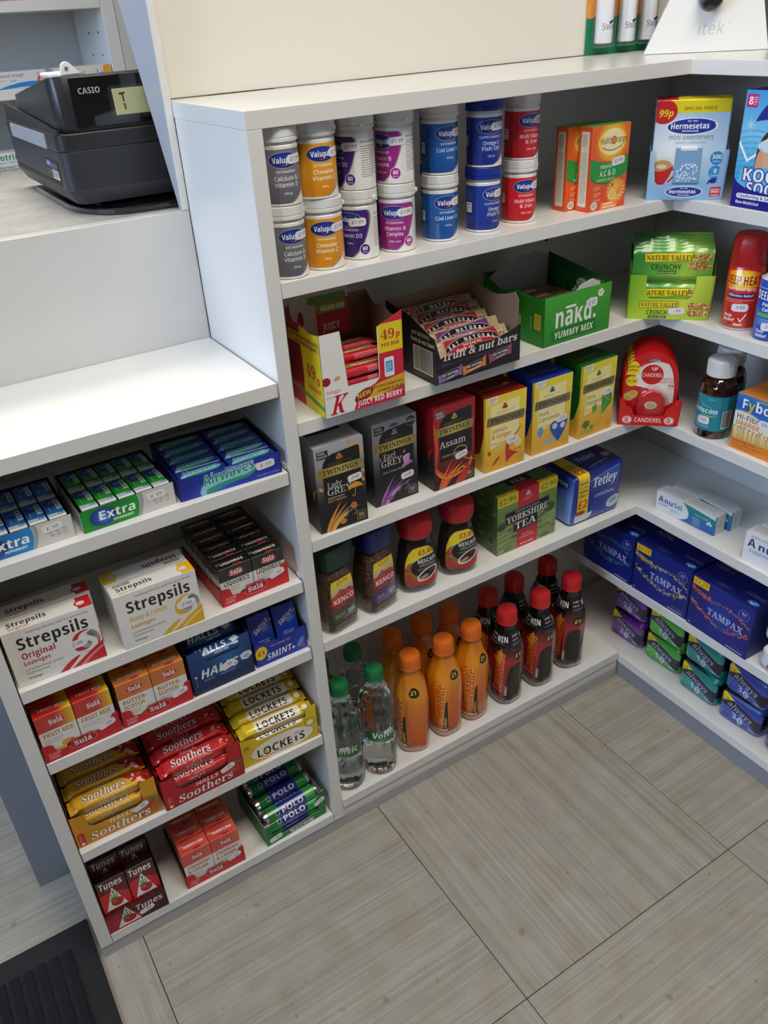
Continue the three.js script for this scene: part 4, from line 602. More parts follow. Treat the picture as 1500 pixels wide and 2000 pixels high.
// sweetener packs in their blue tray, standing across the corner
{
  const w = 97, h = 126, d = 13, yaw = -47, o = [0.602, -0.017];
  const art = {
    plain: '#7fb0dc',
    front: (g) => {
      R(g, LG(g, 0, 0, 0, h, '#9fc8ea', '#c8e0f2', '#8fbde4'), 0, 0, w, h); EL(g, RG(g, 26, 60, 50, 'rgba(255,255,255,.8)', 'rgba(255,255,255,0)'), 36, 58, 50, 50);
      R(g, '#e6d41c', 0, 0, w, 17); tx(g, 'SPECIAL PRICE', 36, 13.6, 5.6, '#7a6a10', { b: 1, w: 42 }); EL(g, '#c8202c', 11, 15, 17, 15); tx(g, '99p', 4, 21, 12, '#f2dc2a', { b: 1, k: 0.15, w: 19, st: '#7a1010', sw: 0.3 });
      EL(g, '#fff', 49, 33.5, 33, 10.6, -0.02); EL(g, '#1f3a9a', 49, 33.5, 31.6, 9.4, -0.02); tx(g, 'Hermesetas', 46, 36.6, 10.4, '#fff', { b: 1, a: 'center', w: 50 }); tx(g, 'EST. 1933', 49, 28, 3, '#fff', { a: 'center', b: 1 }); tx(g, 'SWITZERLAND', 47, 40.4, 3.2, '#fff', { a: 'center', b: 1 }); PL(g, null, [[78, 30], [83, 35, 74, 40]], '#fff', 1.4);
      tx(g, 'mini sweeteners', 49, 50, 9, '#5a7a98', { a: 'center', w: 58, k: 0.06 }); tx(g, 'Perfect for Coffee and Tea', 49, 55.4, 4, '#8aa8c4', { a: 'center', w: 40 });
      EL(g, '#e9dcc6', 16, 82, 15, 9.5); EL(g, '#c49a6a', 16, 83, 12.6, 7.4); EL(g, '#e8d2ac', 15, 84, 7, 3); PL(g, '#c82a2a', [[0, 86], [16, 96, 31, 82], [28, 100, 17, 110], [8, 112], [0, 104]]); PL(g, null, [[30, 88], [42, 86, 26, 104]], '#c82a2a', 2.4);
      [['300', 'TABLETS', '#2a86c8', 74], ['0', 'CALORIES', '#3a96d2', 92], ['Great', 'Taste', '#1f3a9a', 108]].forEach(([a, b, c, y]) => { EL(g, c, 86, y, 8.6, 8.6); tx(g, a, 86, y + 1, a.length > 3 ? 5 : 8, '#fff', { a: 'center', b: 1 }); tx(g, b, 86, y + 5.4, 2.8, '#fff', { a: 'center' }); });
    }, top: (g) => { R(g, '#d8c81a', 0, 0, w, d); R(g, '#b01a26', 0, 0, 28, d); }, side: (g) => R(g, '#8ab8e0', 0, 0, d, h),
  };
  const pk = (i, label) => {
    const t = thing('sweetener_pack', label, 'sweetener pack', 'blue sweetener packs in the corner tray');
    const m = pk.m || (pk.m = boxArt(w, h, d, art)); mesh('carton', pk.g || (pk.g = boxGeo(w, h, d, 2.5)), m, t);
    if (i === 0) {
      const di = mesh('dispenser', rbox(0.034, 0.048, 0.004, 0.0018, 0.0, 0.043, d / 2 * mm + 0.0012, 2), new THREE.MeshPhysicalMaterial({ color: lin(0.22, 0.42, 0.7), roughness: 0.2, clearcoat: 0.6 }), t);
      mesh('dispenser_cap', rbox(0.022, 0.005, 0.0046, 0.001, 0, 0.0645, d / 2 * mm + 0.0014), std(lin(0.85, 0.87, 0.9), 0.3), di);
      const tb = []; for (let k = 0; k < 60; k++) { const c = new THREE.CylinderGeometry(0.0016, 0.0016, 0.0012, 8); c.rotateX(Math.PI / 2 + rr(-0.6, 0.6)); c.translate(rr(-0.013, 0.013), 0.023 + rr(0, 0.022), d / 2 * mm + 0.0034); tb.push(c); }
      const s = mesh('tablets', tb, std(lin(0.5, 0.68, 0.86), 0.4), di); s.userData.kind = 'stuff';
    }
    return t;
  };
  const c = Math.cos(yaw * D2R), s = Math.sin(yaw * D2R), at = (t, lx, lz, y = 0.0009) => put(t, o[0] + lx * c + lz * s, h2 * 0 + h1 + y, o[1] - lx * s + lz * c, yaw);
  const tr = tray('display_tray', 'pale blue card tray holding sweetener packs across the corner of the top shelf', 101, 46,
    [[0, 0], [101, 0], [103, 64], [96, 64], [91, 24], [88, 20], [14, 20], [10, 24], [5, 64], [-2, 64]], [[0, 0], [46, 0], [46, 64], [30, 70], [0, 76]], 76, 76,
    { outer: '#8ab8e2', inner: '#6f9cc8', front: (g) => { R(g, LG(g, 0, 12, 0, 76, '#a9cdea', '#86b4de'), 0, 0, 101, 76); EL(g, '#fff', 50, 65.5, 24.5, 7.6); EL(g, '#1f3a9a', 50, 65.5, 23.4, 6.6); tx(g, 'Hermesetas', 48, 67.8, 7.4, '#fff', { b: 1, a: 'center', w: 36 }); tx(g, 'EST. 1933', 50, 61.7, 2.2, '#fff', { a: 'center', b: 1 }); tx(g, 'SWITZERLAND', 50, 70.6, 2.3, '#fff', { a: 'center', b: 1 }); PL(g, '#c8202c', [[84, 60], [98, 59], [98, 71], [84, 72]]); ['ORIGINAL', 'SWISS', 'QUALITY'].forEach((q, i) => tx(g, q, 91, 63.4 + i * 3.6, i === 1 ? 4 : 2.6, '#fff', { a: 'center', b: 1 })); } });
  at(tr, 0.0505, -0.023, 0.0003);
  ['blue sweetener pack at the front of the corner tray, tablets showing', 'blue sweetener pack second in the corner tray', 'blue sweetener pack at the back of the corner tray'].forEach((l, i) => at(pk(i, l), 0.0505, -0.0118 - i * 0.0134, 0.0012 + i * 0.0002));
}
// cereal bar box: white, yellow and red with a raised back lid
const barGeoCache = new Map();
function bar(name, label, group, L, a, b, draw, key, o = {}) {
  const t = thing(name, label, 'bar', group), k = key || label;
  if (!barGeoCache.has(k)) barGeoCache.set(k, [wrapGeo(L, a, b, o.geo), wrapArt(L, 2 * Math.PI * Math.sqrt((a * a + b * b) / 2), draw, 3, o.mat)]);
  const [g, m] = barGeoCache.get(k); mesh('wrapper', g, m, t); return t;
}
{
  const w = 114, d = 86, x0 = 0.0525, z0 = 0.011, cx = x0 + w / 2 * mm, cz = z0 - d / 2 * mm;
  const t = tray('snack_bar_box', 'open white, red and yellow cereal bar box with its lid raised at the back', w, d,
    [[0, 0], [w, 0], [w, 112], [78, 98], [78, 34], [34, 34], [28, 104], [0, 104]], [[0, 0], [d, 0], [d, 104], [60, 100], [40, 108], [20, 104], [0, 118]], 118, 118,
    { outer: '#efeeea', inner: '#6a5240',
      front: (g, W, Hp) => { g.translate(0, Hp - 112);
        R(g, '#efedea', 0, -6, W, 124); PL(g, '#d2203a', [[40, 112], [46, 92, 72, 84], [79, 78], [80, -6], [W, -6], [W, 112]]); R(g, '#e8d21c', 79, 12, W - 79, 36); tx(g, '49', 83, 32, 17, '#c8202c', { b: 1, w: 20, f: 'serif' }); tx(g, 'p', 104, 32, 11, '#c8202c', { b: 1 }); tx(g, 'PER BAR', 83, 41, 6, '#c8202c', { b: 1, w: 26 });
        RR(g, '#e8eef4', 86, 55, 14, 25, 2); RR(g, '#4a9ad8', 88, 60, 10, 14, 1); fine(g, 89, 63, 8, 4, 2.6, '#fff');
        PL(g, '#e2b02a', [[52, 92], [80, 84], [W, 80], [W, 96], [58, 104]]); EL(g, '#8c1c22', 55, 95, 14, 7, -0.4); tx(g, 'NEW', 46, 99, 9, '#f2d22a', { b: 1, r: -12 }); tx(g, 'WITH WHOLEGRAIN OATS', 66, 91, 5, '#3a2410', { b: 1, w: 46 }); tx(g, 'VITAMINS B3,B6,B9', 74, 97, 5, '#3a2410', { b: 1, w: 38 });
        tx(g, 'JUICY RED BERRY', 46, 108, 10, '#fff', { b: 1, w: 64 }); tx(g, 'K', 6, 110, 34, '#c8102e', { b: 1, k: 0.35, f: 'serif', w: 20 }); tx(g, "Kellogg's", 4, 82, 5, '#c8102e', { k: 0.2 }); tx(g, 'SPECIAL', 4, 88, 3, '#999');
        EL(g, '#a01a2a', 5, 66, 6, 5.4); EL(g, '#d8a860', 20, 65, 4.4, 2.6, -0.3); },
      side: (g, D, Hp) => { R(g, '#c8263a', 0, 0, D, Hp); R(g, '#e8d21c', 34, 14, D - 34, Hp - 14); PL(g, '#8a1f2a', [[0, 20], [30, 20], [40, 60, 34, 90], [0, 90]]); R(g, '#e2b02a', 0, 24, D, 14); tx(g, 'WITH WHOLEGRAIN OATS', 6, 30, 5.4, '#3a2410', { b: 1, w: 76 }); tx(g, 'VITAMINS B3,B6,B9', 20, 36.6, 5.4, '#3a2410', { b: 1, w: 58 }); tx(g, '49', 44, 74, 24, '#c8202c', { b: 1, f: 'serif', w: 26 }); tx(g, 'p', 71, 78, 15, '#c8202c', { b: 1 }); tx(g, 'PER BAR', 46, 90, 8, '#c8202c', { b: 1, w: 34 }); PL(g, '#5f9a3a', [[0, 92], [D, 104], [D, 110], [0, 98]]); } }, 3);
  const flap = mesh('raised_lid', cbox(-0.052, 0.03, 0.07, 0.1305, -d / 2 * mm + 0.0012, -d / 2 * mm + 0.0022, 0.0003), new THREE.MeshPhysicalMaterial({ map: printTex(240, 128, (g) => { R(g, '#b0a8a0', 0, 0, 240, 128); R(g, '#a82a3a', 104, 34, 136, 94); tx(g, 'JUICY', 128, 112, 26, '#e8e0d8', { b: 1 }); RR(g, '#5a8a3a', 70, 16, 160, 22, 10); RR(g, '#6aa03a', 106, 40, 124, 24, 10); tx(g, '✓ NEEDED BAR', 112, 59, 16, '#e8f0d8', { b: 1 }); EL(g, '#6a1420', 40, 70, 12, 22); R(g, '#b0a8a0', 0, 120, 100, 8); }), roughness: 0.6 }), t);
  { const p = flap.geometry.attributes.position, uv = flap.geometry.attributes.uv; for (let i = 0; i < p.count; i++) uv.setXY(i, (p.getX(i) + 0.052) / 0.082, (p.getY(i) - 0.07) / 0.0605); }
  put(t, cx, h2 + 0.0003, cz, -1);
  const art = (g, L, C) => { R(g, '#c8263a', 0, 0, L, C); R(g, '#e8e0d0', 0, 0, 24, C); R(g, '#b8906a', 8, C * 0.3, 16, C * 0.3); R(g, '#7ab03a', 0, C * 0.22, L, C * 0.09); tx(g, '✓ 100% WHOLE OATS', 40, C * 0.3, 4, '#fff', { b: 1 }); for (let i = 0; i < 30; i++) EL(g, ['#8a6a44', '#d8c09a', '#9c2a2a'][i % 3], rr(2, 22), rr(C * 0.33, C * 0.6), 2, 1.5); fine(g, 60, C * 0.42, 40, 4, 2.2, '#f0c8c8'); };
  const L = 108, where = ['at the bottom', 'second from the bottom', 'third up', 'at the top of the front pile', 'lying behind the front pile', 'at the very back'];
  [[0, 0.027], [13, 0.0275], [26, 0.0265], [39, 0.027], [45, -0.004], [49, -0.028]].forEach(([y, z], i) => { const b = bar('cereal_bar', 'red and green wrapped cereal bar ' + where[i] + ' in its box', 'cereal bars in the red, white and yellow box', L, 6, 13.5, art, 'kbar', { geo: { p: 3.2 } }); put(b, cx + 0.0005, h2 + 0.0015 + y * mm, cz + z, -1 + rr(-1, 1)); });
  // the bars of the rear rows stand on a riser of bars hidden inside
}
// fruit-and-nut bar box: black with a torn top edge
{
  const w = 142, d = 112, x0 = 0.213, z0 = 0.0105, cx = x0 + w / 2 * mm, cz = z0 - d / 2 * mm;
  const t = tray('snack_bar_box', 'torn black box of wrapped fruit and nut bars with brown card flaps', w, d,
    [[0, 0], [w, 0], [w, 52], [118, 44], [96, 40], [70, 42], [44, 36], [20, 38], [8, 34], [4, 48], [0, 62]], [[0, 0], [d, 0], [d, 62], [d - 10, 64], [60, 80], [0, 88]], 88, 92,
    { outer: '#17161a', inner: '#8a7058',
      front: (g, W, Hp) => { g.translate(0, Hp - 92);
        R(g, '#17161a', 0, 0, W, 92); tx(g, 'fruit & nut bars', 12, 62, 14, '#e8e4e4', { b: 1, k: 0.2, w: 124, f: 'serif' }); tx(g, 'a delicious mix of 3 of our best selling recipes', 4, 69, 5.4, '#8a3a7a', { w: 128 });
        const wrap = (x, y, c, k2) => { g.save(); g.translate(x, y); g.rotate(-0.12); PL(g, c, [[0, -6], [4, -4], [34, -5], [40, -8], [38, 8], [32, 6], [4, 7], [0, 9]]); EL(g, '#17161a', 20, -1, 15, 4, -0.08, '#ddd', 0.4); tx(g, 'EAT NATURAL', 20, 0.6, 4, '#fff', { a: 'center', b: 1, w: 25 }); tx(g, k2, 20, 5, 2.4, '#fff', { a: 'center' }); g.restore(); };
        wrap(4, 84, '#8a6aa8', 'fruit & nut'); wrap(44, 82, '#e0842a', 'almond & apricot'); wrap(88, 76, '#a04a6a', 'dark chocolate'); },
      side: (g, D, Hp) => { R(g, '#151418', 0, 0, D, Hp); tx(g, 'EAT NATURAL', 60, 34, 7, '#c8c4c4', { b: 1, w: 40 }); tx(g, 'fruit & nut bars', 58, 43, 8, '#e0dcdc', { b: 1, w: 52 }); barcode(g, 62, 48, 44, 34); fine(g, 62, 85, 40, 2, 2.4, '#888'); } }, 3);
  const fl = mesh('card_flap', (() => { const s = sheet([[0, 0], [50, -4], [52, 36], [30, 40], [8, 48], [0, 40]], 900, 0, 10, 10, 0.8); return s; })(), std(lin(0.24, 0.17, 0.115), 0.8), t, w / 2 * mm - 0.0012, 0.044, -0.008); fl.rotation.set(0, Math.PI / 2 - 0.02, 0, 'YXZ'); fl.position.set(w / 2 * mm - 0.0026, 0.044, 0.0535);
  put(t, cx, h2 + 0.0003, cz, 1);
  const art = (c, word) => (g, L, C) => {
    R(g, '#b8a488', 0, 0, L, C); for (let i = 0; i < 130; i++) EL(g, ['#d8c8a4', '#8a6a44', '#e8dcc0', '#6a3a2a', '#b08a5a'][i % 5], rr(0, L), rr(0, C), rr(1.5, 3.5), rr(1, 2.4), rr(0, 3));
    PL(g, c, [[24, C * 0.1], [L - 22, C * 0.08], [L - 16, C * 0.5], [L - 26, C * 0.95], [28, C * 0.95], [18, C * 0.5]]); g.save(); g.translate(L / 2, C * 0.19); PL(g, '#141216', [[-44, 6], [-34, -6, 0, -7], [34, -6, 44, 3], [43, 8], [30, 1, 0, 1], [-32, 2, -42, 10]]); PL(g, null, [[-44, 6], [-34, -6, 0, -7], [34, -6, 44, 3], [43, 8], [30, 1, 0, 1], [-32, 2, -42, 10], [-44, 6]], '#e8e4e0', 0.6); 'EAT NATURAL'.split('').forEach((ch, i) => { const u = (i - 5) / 5; tx(g, ch, u * 35, 0.2 + 6 * u * u, 7, '#f4f0ea', { b: 1, a: 'center', r: u * 18 }); }); g.restore();
    tx(g, 'fruit & nut bar', L / 2, C * 0.27, 4.4, '#f0e4e4', { a: 'center', b: 1 }); tx(g, word, L / 2, C * 0.36, 8.5, '#f4ecec', { a: 'center', b: 1, w: word.length * 4 }); fine(g, L / 2 - 26, C * 0.41, 52, 2, 3, 'rgba(255,255,255,.5)');
  };
  const L = 131, kinds = [['#a82432', 'dark chocolate', 'red'], ['#6a3478', 'almond & sultana', 'purple'], ['#b85a34', 'mango & almond', 'orange-brown']];
  const rows = [[0, 31, 36, 'at the very front of the black box'], [1, 36, 14, 'second from the front of the black box'], [0, 42, -8, 'third from the front of the black box'], [0, 50, -29, 'fourth from the front of the black box'], [2, 56, -42, 'at the back of the black box']];
  rows.forEach(([k, y, z, wh], i) => { const [c, word, cn] = kinds[k]; const b = bar('fruit_nut_bar', `${cn} wrapped fruit and nut bar ${wh}`, undefined, L, 7, 15.5, art(c, word), 'eat' + k, { geo: { p: 2.6, fin: 9, wob: 0.9 } }); put(b, cx + (i % 2 ? 0.002 : -0.001), h2 + y * mm, cz + (z - 4) * mm, rr(0, 1.6)); b.rotation.x = 0.95; });
  const under = thing('fruit_nut_bar', 'layer of wrapped bars filling the bottom of the black box', 'bars'); const gs = [];
  for (const z of [38, 11, -16, -42]) { const q = wrapGeo(L, 9.5, 12, { p: 2.6 }); q.translate(0, 0.0022, z * mm); gs.push(q); if (z < -10) { const q2 = q.clone(); q2.translate(0, 0.0195, 0); gs.push(q2); } }
  under.remove(...under.children); under.userData.kind = 'stuff'; delete under.userData.category; under.name = 'bar_pile'; mesh('wrappers', gs, barGeoCache.get('eat0')[1], under); put(under, cx, h2 + 0.0006, cz, 1);
}
// green bar box with torn back
{
  const w = 129, d = 132, x0 = 0.4065, z0 = -0.003, cx = x0 + w / 2 * mm, cz = z0 - d / 2 * mm;
  const t = tray('snack_bar_box', 'open bright green bar box with white brush lettering', w, d,
    [[0, 0], [w, 0], [w, 70], [0, 71]], [[0, 0], [d, 0], [d, 71], [d - 22, 68], [70, 72], [40, 64], [0, 80]], 80, 92,
    { outer: '#2f9a2a', inner: '#174a1c',
      front: (g, W, Hp) => { R(g, LG(g, 0, 20, 0, Hp, '#46ac34', '#2c9128'), 0, 0, W, Hp); const y0 = Hp - 70; tx(g, 'näkd.', 20, y0 + 46, 40, '#f4f4ee', { b: 1, w: 82 }); R(g, '#3aa02e', 34, y0 + 16, 30, 7); R(g, '#f4f4ee', 40, y0 + 18, 20, 3.4); PL(g, '#1f7a22', [[14, y0 + 50], [100, y0 + 46], [101, y0 + 64], [16, y0 + 66]]); tx(g, 'YUMMY MIX', 20, y0 + 62, 14, '#eef4e4', { b: 1, w: 76, k: 0.1 });
        for (let i = 0; i < 6; i++) EL(g, '#f2f4e8', 108 + 4 * Math.cos(i), y0 + 12 + 4 * Math.sin(i), 2.6, 2); EL(g, '#d8c84a', 108, y0 + 12, 2, 2); },
      side: (g, D, Hp) => { R(g, '#2a8a26', 0, 0, D, Hp); R(g, '#e2c82a', D - 20, Hp - 46, 13, 22); fine(g, D - 18, Hp - 44, 9, 9, 2.2, '#7a6a10'); fine(g, D - 29, Hp - 40, 4, 10, 2, '#bfe0a8'); } }, 3);
  stickOn(t, '£ ·67', 26, 47, d / 2, 4, 22, 13);
  t.children[0].geometry = trayGeo(w, d, [[0, 0], [w, 0], [w, 70], [0, 71]], [[0, 0], [d, 0], [d, 71], [d - 22, 68], [70, 72], [40, 64], [0, 80]], 80, 92, [[0, 0], [d, 0], [d, 70], [0, 89]]);
  const tear = sheet([[0, 0], [122, 0], [122, 84], [108, 88], [96, 92], [80, 89], [66, 91], [48, 86], [36, 88], [22, 80], [12, 72], [0, 66]], 900, 0, 10, 10, 0.8); tear.translate(-0.061, 0.003, -d / 2 * mm + 0.0012); mesh('torn_lid', tear, std(lin(0.42, 0.43, 0.43), 0.8), t);
  const inr = cbox(w / 2 * mm - 0.0018, w / 2 * mm - 0.001, 0.03, 0.068, -0.05, 0.052, 0.0002); { const p = inr.attributes.position, uv = inr.attributes.uv; for (let i = 0; i < p.count; i++) uv.setXY(i, (p.getZ(i) + 0.05) / 0.102, (p.getY(i) - 0.03) / 0.038); }
  mesh('inner_print', inr, new THREE.MeshPhysicalMaterial({ map: printTex(306, 114, (g) => { R(g, '#175a20', 0, 0, 306, 114); R(g, '#2f8a2a', 250, 0, 60, 114); EL(g, '#cfe0c8', 176, 40, 34, 24); tx(g, 'HELLO', 176, 38, 17, '#1a5a24', { a: 'center', b: 1 }); tx(g, 'GORGEOUS!', 176, 51, 11, '#1a5a24', { a: 'center', b: 1 }); EL(g, '#d8e4d0', 126, 78, 12, 9); EL(g, '#d8e4d0', 138, 66, 8, 10); PL(g, null, [[116, 84], [86, 104, 66, 76], [50, 68, 52, 88]], '#cfe0c8', 2); }), roughness: 0.6 }), t);
  mesh('white_insert', (() => { const s = sheet([[0, 0], [52, 0], [50, 12], [34, 19], [14, 15], [0, 6]], 900, 0, 10, 10, 0.6); s.translate(0.002, 0.058, d / 2 * mm - 0.012); return s; })(), std(lin(0.72, 0.72, 0.72), 0.7), t);
  put(t, cx, h2 + 0.0003, cz, 1);
  const art = (c) => (g, L, C) => { R(g, c, 0, 0, L, C); for (let i = 0; i < 10; i++) PL(g, null, [[rr(0, L), 0], [rr(0, L), C]], 'rgba(255,240,200,.12)', 1.4); tx(g, 'näkd.', 34, C * 0.42, 10, '#e8dcc8', { b: 1 }); R(g, '#3a2414', 0, 0, 8, C); R(g, '#3a2414', L - 8, 0, 8, C); };
  const cs = [['#5a3a22', 'brown'], ['#7a4a26', 'tan'], ['#7a2a22', 'dark red'], ['#6a5a34', 'olive']];
  for (let l = 0; l < 3; l++) cs.forEach(([c, cn], i) => { if (l === 2 && (i + l) % 4 < 1) return; const b = bar('raw_fruit_bar', `${cn} wrapped bar in the ${['lower', 'middle', 'top'][l]} layer inside the bright green box`, undefined, 104, 8, 12.6, art(c), 'naked' + i, {}); put(b, cx - 0.005 + rr(-0.002, 0.002), h2 + 0.0016 + l * 0.0172, cz + [46, 19, -8, -35][(i + l) % 4] * mm, rr(-1, 1)); });
}
// oat bar box across the corner
{
  const w = 117, d = 78, yaw = -46, o = [0.588, -0.018], c = Math.cos(yaw * D2R), s = Math.sin(yaw * D2R), at = (t, lx, lz, y) => put(t, o[0] + lx * c + lz * s, h2 + y, o[1] - lx * s + lz * c, yaw);
  const logo = (g, x, y, k) => { PL(g, '#f0d82a', [[x, y], [x + 58 * k, y - 1], [x + 60 * k, y + 9 * k], [x + 1, y + 11 * k]]); PL(g, null, [[x, y], [x + 58 * k, y - 1], [x + 60 * k, y + 9 * k], [x + 1, y + 11 * k], [x, y]], '#2f4a1a', 0.6); tx(g, 'NATURE VALLEY', x + 2 * k, y + 8.4 * k, 9 * k, '#2a3a16', { f: 'serif', b: 1, w: 56 * k }); };
  const oat = (g, x, y, w2, h3_) => { PL(g, '#b8843e', [[x, y + 2], [x + w2, y], [x + w2 + 1, y + h3_], [x + 2, y + h3_ + 1]]); for (let i = 0; i < 60; i++) EL(g, ['#d8b070', '#8a5a24', '#e8cf98', '#a06a2a'][i % 4], x + rr(1, w2), y + rr(1, h3_), rr(0.8, 2.2), rr(0.5, 1.3), rr(0, 3)); };
  const tr = tray('snack_bar_box', 'yellow-green oat bar box with a cut-away front across the shelf corner', w, d,
    [[0, 0], [w, 0], [w + 2, 66], [93, 65], [93, 46], [90, 34], [84, 31], [32, 31], [27, 34], [24, 46], [24, 66], [0, 66]], [[0, 0], [d, 0], [d, 66], [d - 4, 84], [30, 78], [0, 92]], 92, 92,
    { outer: '#a8c82a', inner: '#5a6a2a', front: (g, W, Hp) => { R(g, LG(g, 0, 26, W, Hp, '#6fb02a', '#b4d234', '#cfe048', '#7fb02a'), 0, 0, W + 4, Hp); logo(g, 17, Hp - 27, 0.94); tx(g, 'CRUNCHY', 28, Hp - 7, 10, '#1f4a1a', { b: 1, w: 34 }); R(g, '#1f4a1a', 31, Hp - 5.6, 26, 4); tx(g, 'OATS & HONEY', 44, Hp - 2.4, 3, '#e8f0c8', { b: 1, a: 'center', w: 23 }); oat(g, 86, Hp - 26, 30, 10); oat(g, 86, Hp - 15, 30, 9); } });
  stickOn(tr, '  ·69', 12, 13, d / 2, 3, 23, 10); at(tr, w / 2 * mm, -d / 2 * mm, 0.0003);
  const art = (g, W, Hh) => { R(g, LG(g, 0, 0, W, Hh, '#2a7a34', '#57a83a', '#a8d048', '#4a9a34'), 0, 0, W, Hh); logo(g, 16, 7, 1.16); tx(g, 'CRUNCHY', 26, 30, 11, '#1f4a1a', { b: 1, w: 42 }); R(g, '#1f4a1a', 36, 31.5, 26, 4.4); tx(g, 'OATS & HONEY', 49, 35, 3.2, '#e8f0c8', { b: 1, a: 'center', w: 24 }); oat(g, 82, 7, 26, 9); oat(g, 78, 18, 30, 12); fine(g, 20, 40, 76, 5, 2, '#2a4a20'); };
  const bm = new THREE.MeshPhysicalMaterial({ map: mmTex(112, 51, 3, art), roughness: 0.32, clearcoat: 0.5 });
  const bg = (() => { const g = new THREE.BoxGeometry(0.112, 0.051, 0.011, 28, 14, 2), p = g.attributes.position, uv = g.attributes.uv; for (let i = 0; i < p.count; i++) { const x = p.getX(i) / 0.112, y = p.getY(i) / 0.051; uv.setXY(i, x + 0.5, y + 0.5); const e = THREE.MathUtils.smoothstep(0.5 - Math.abs(y), 0.02, 0.14); p.setZ(i, p.getZ(i) * (0.1 + 0.9 * e) + 0.0008 * noise2(x * 5, y * 4)); } g.computeVertexNormals(); g.translate(0, 0.0255, 0); return g; })();
  for (let l = 0; l < 2; l++) ['at the very front', 'second from the front', 'third from the front', 'fourth from the front', 'second from the back', 'at the very back'].forEach((wh, i) => { const b = thing('oat_bar_packet', `green oat bar packet in the ${l ? 'upper' : 'lower'} layer, ${wh} of the yellow-green box`, 'bar', 'oat bar packets in the corner box'); mesh('wrapper', bg, bm, b); at(b, (w / 2 + (i % 3 - 1) * 0.6) * mm, (-8.5 - i * 12.2) * mm, 0.0012 + (l ? 0.0515 + i * 0.0016 : 0)); });
}
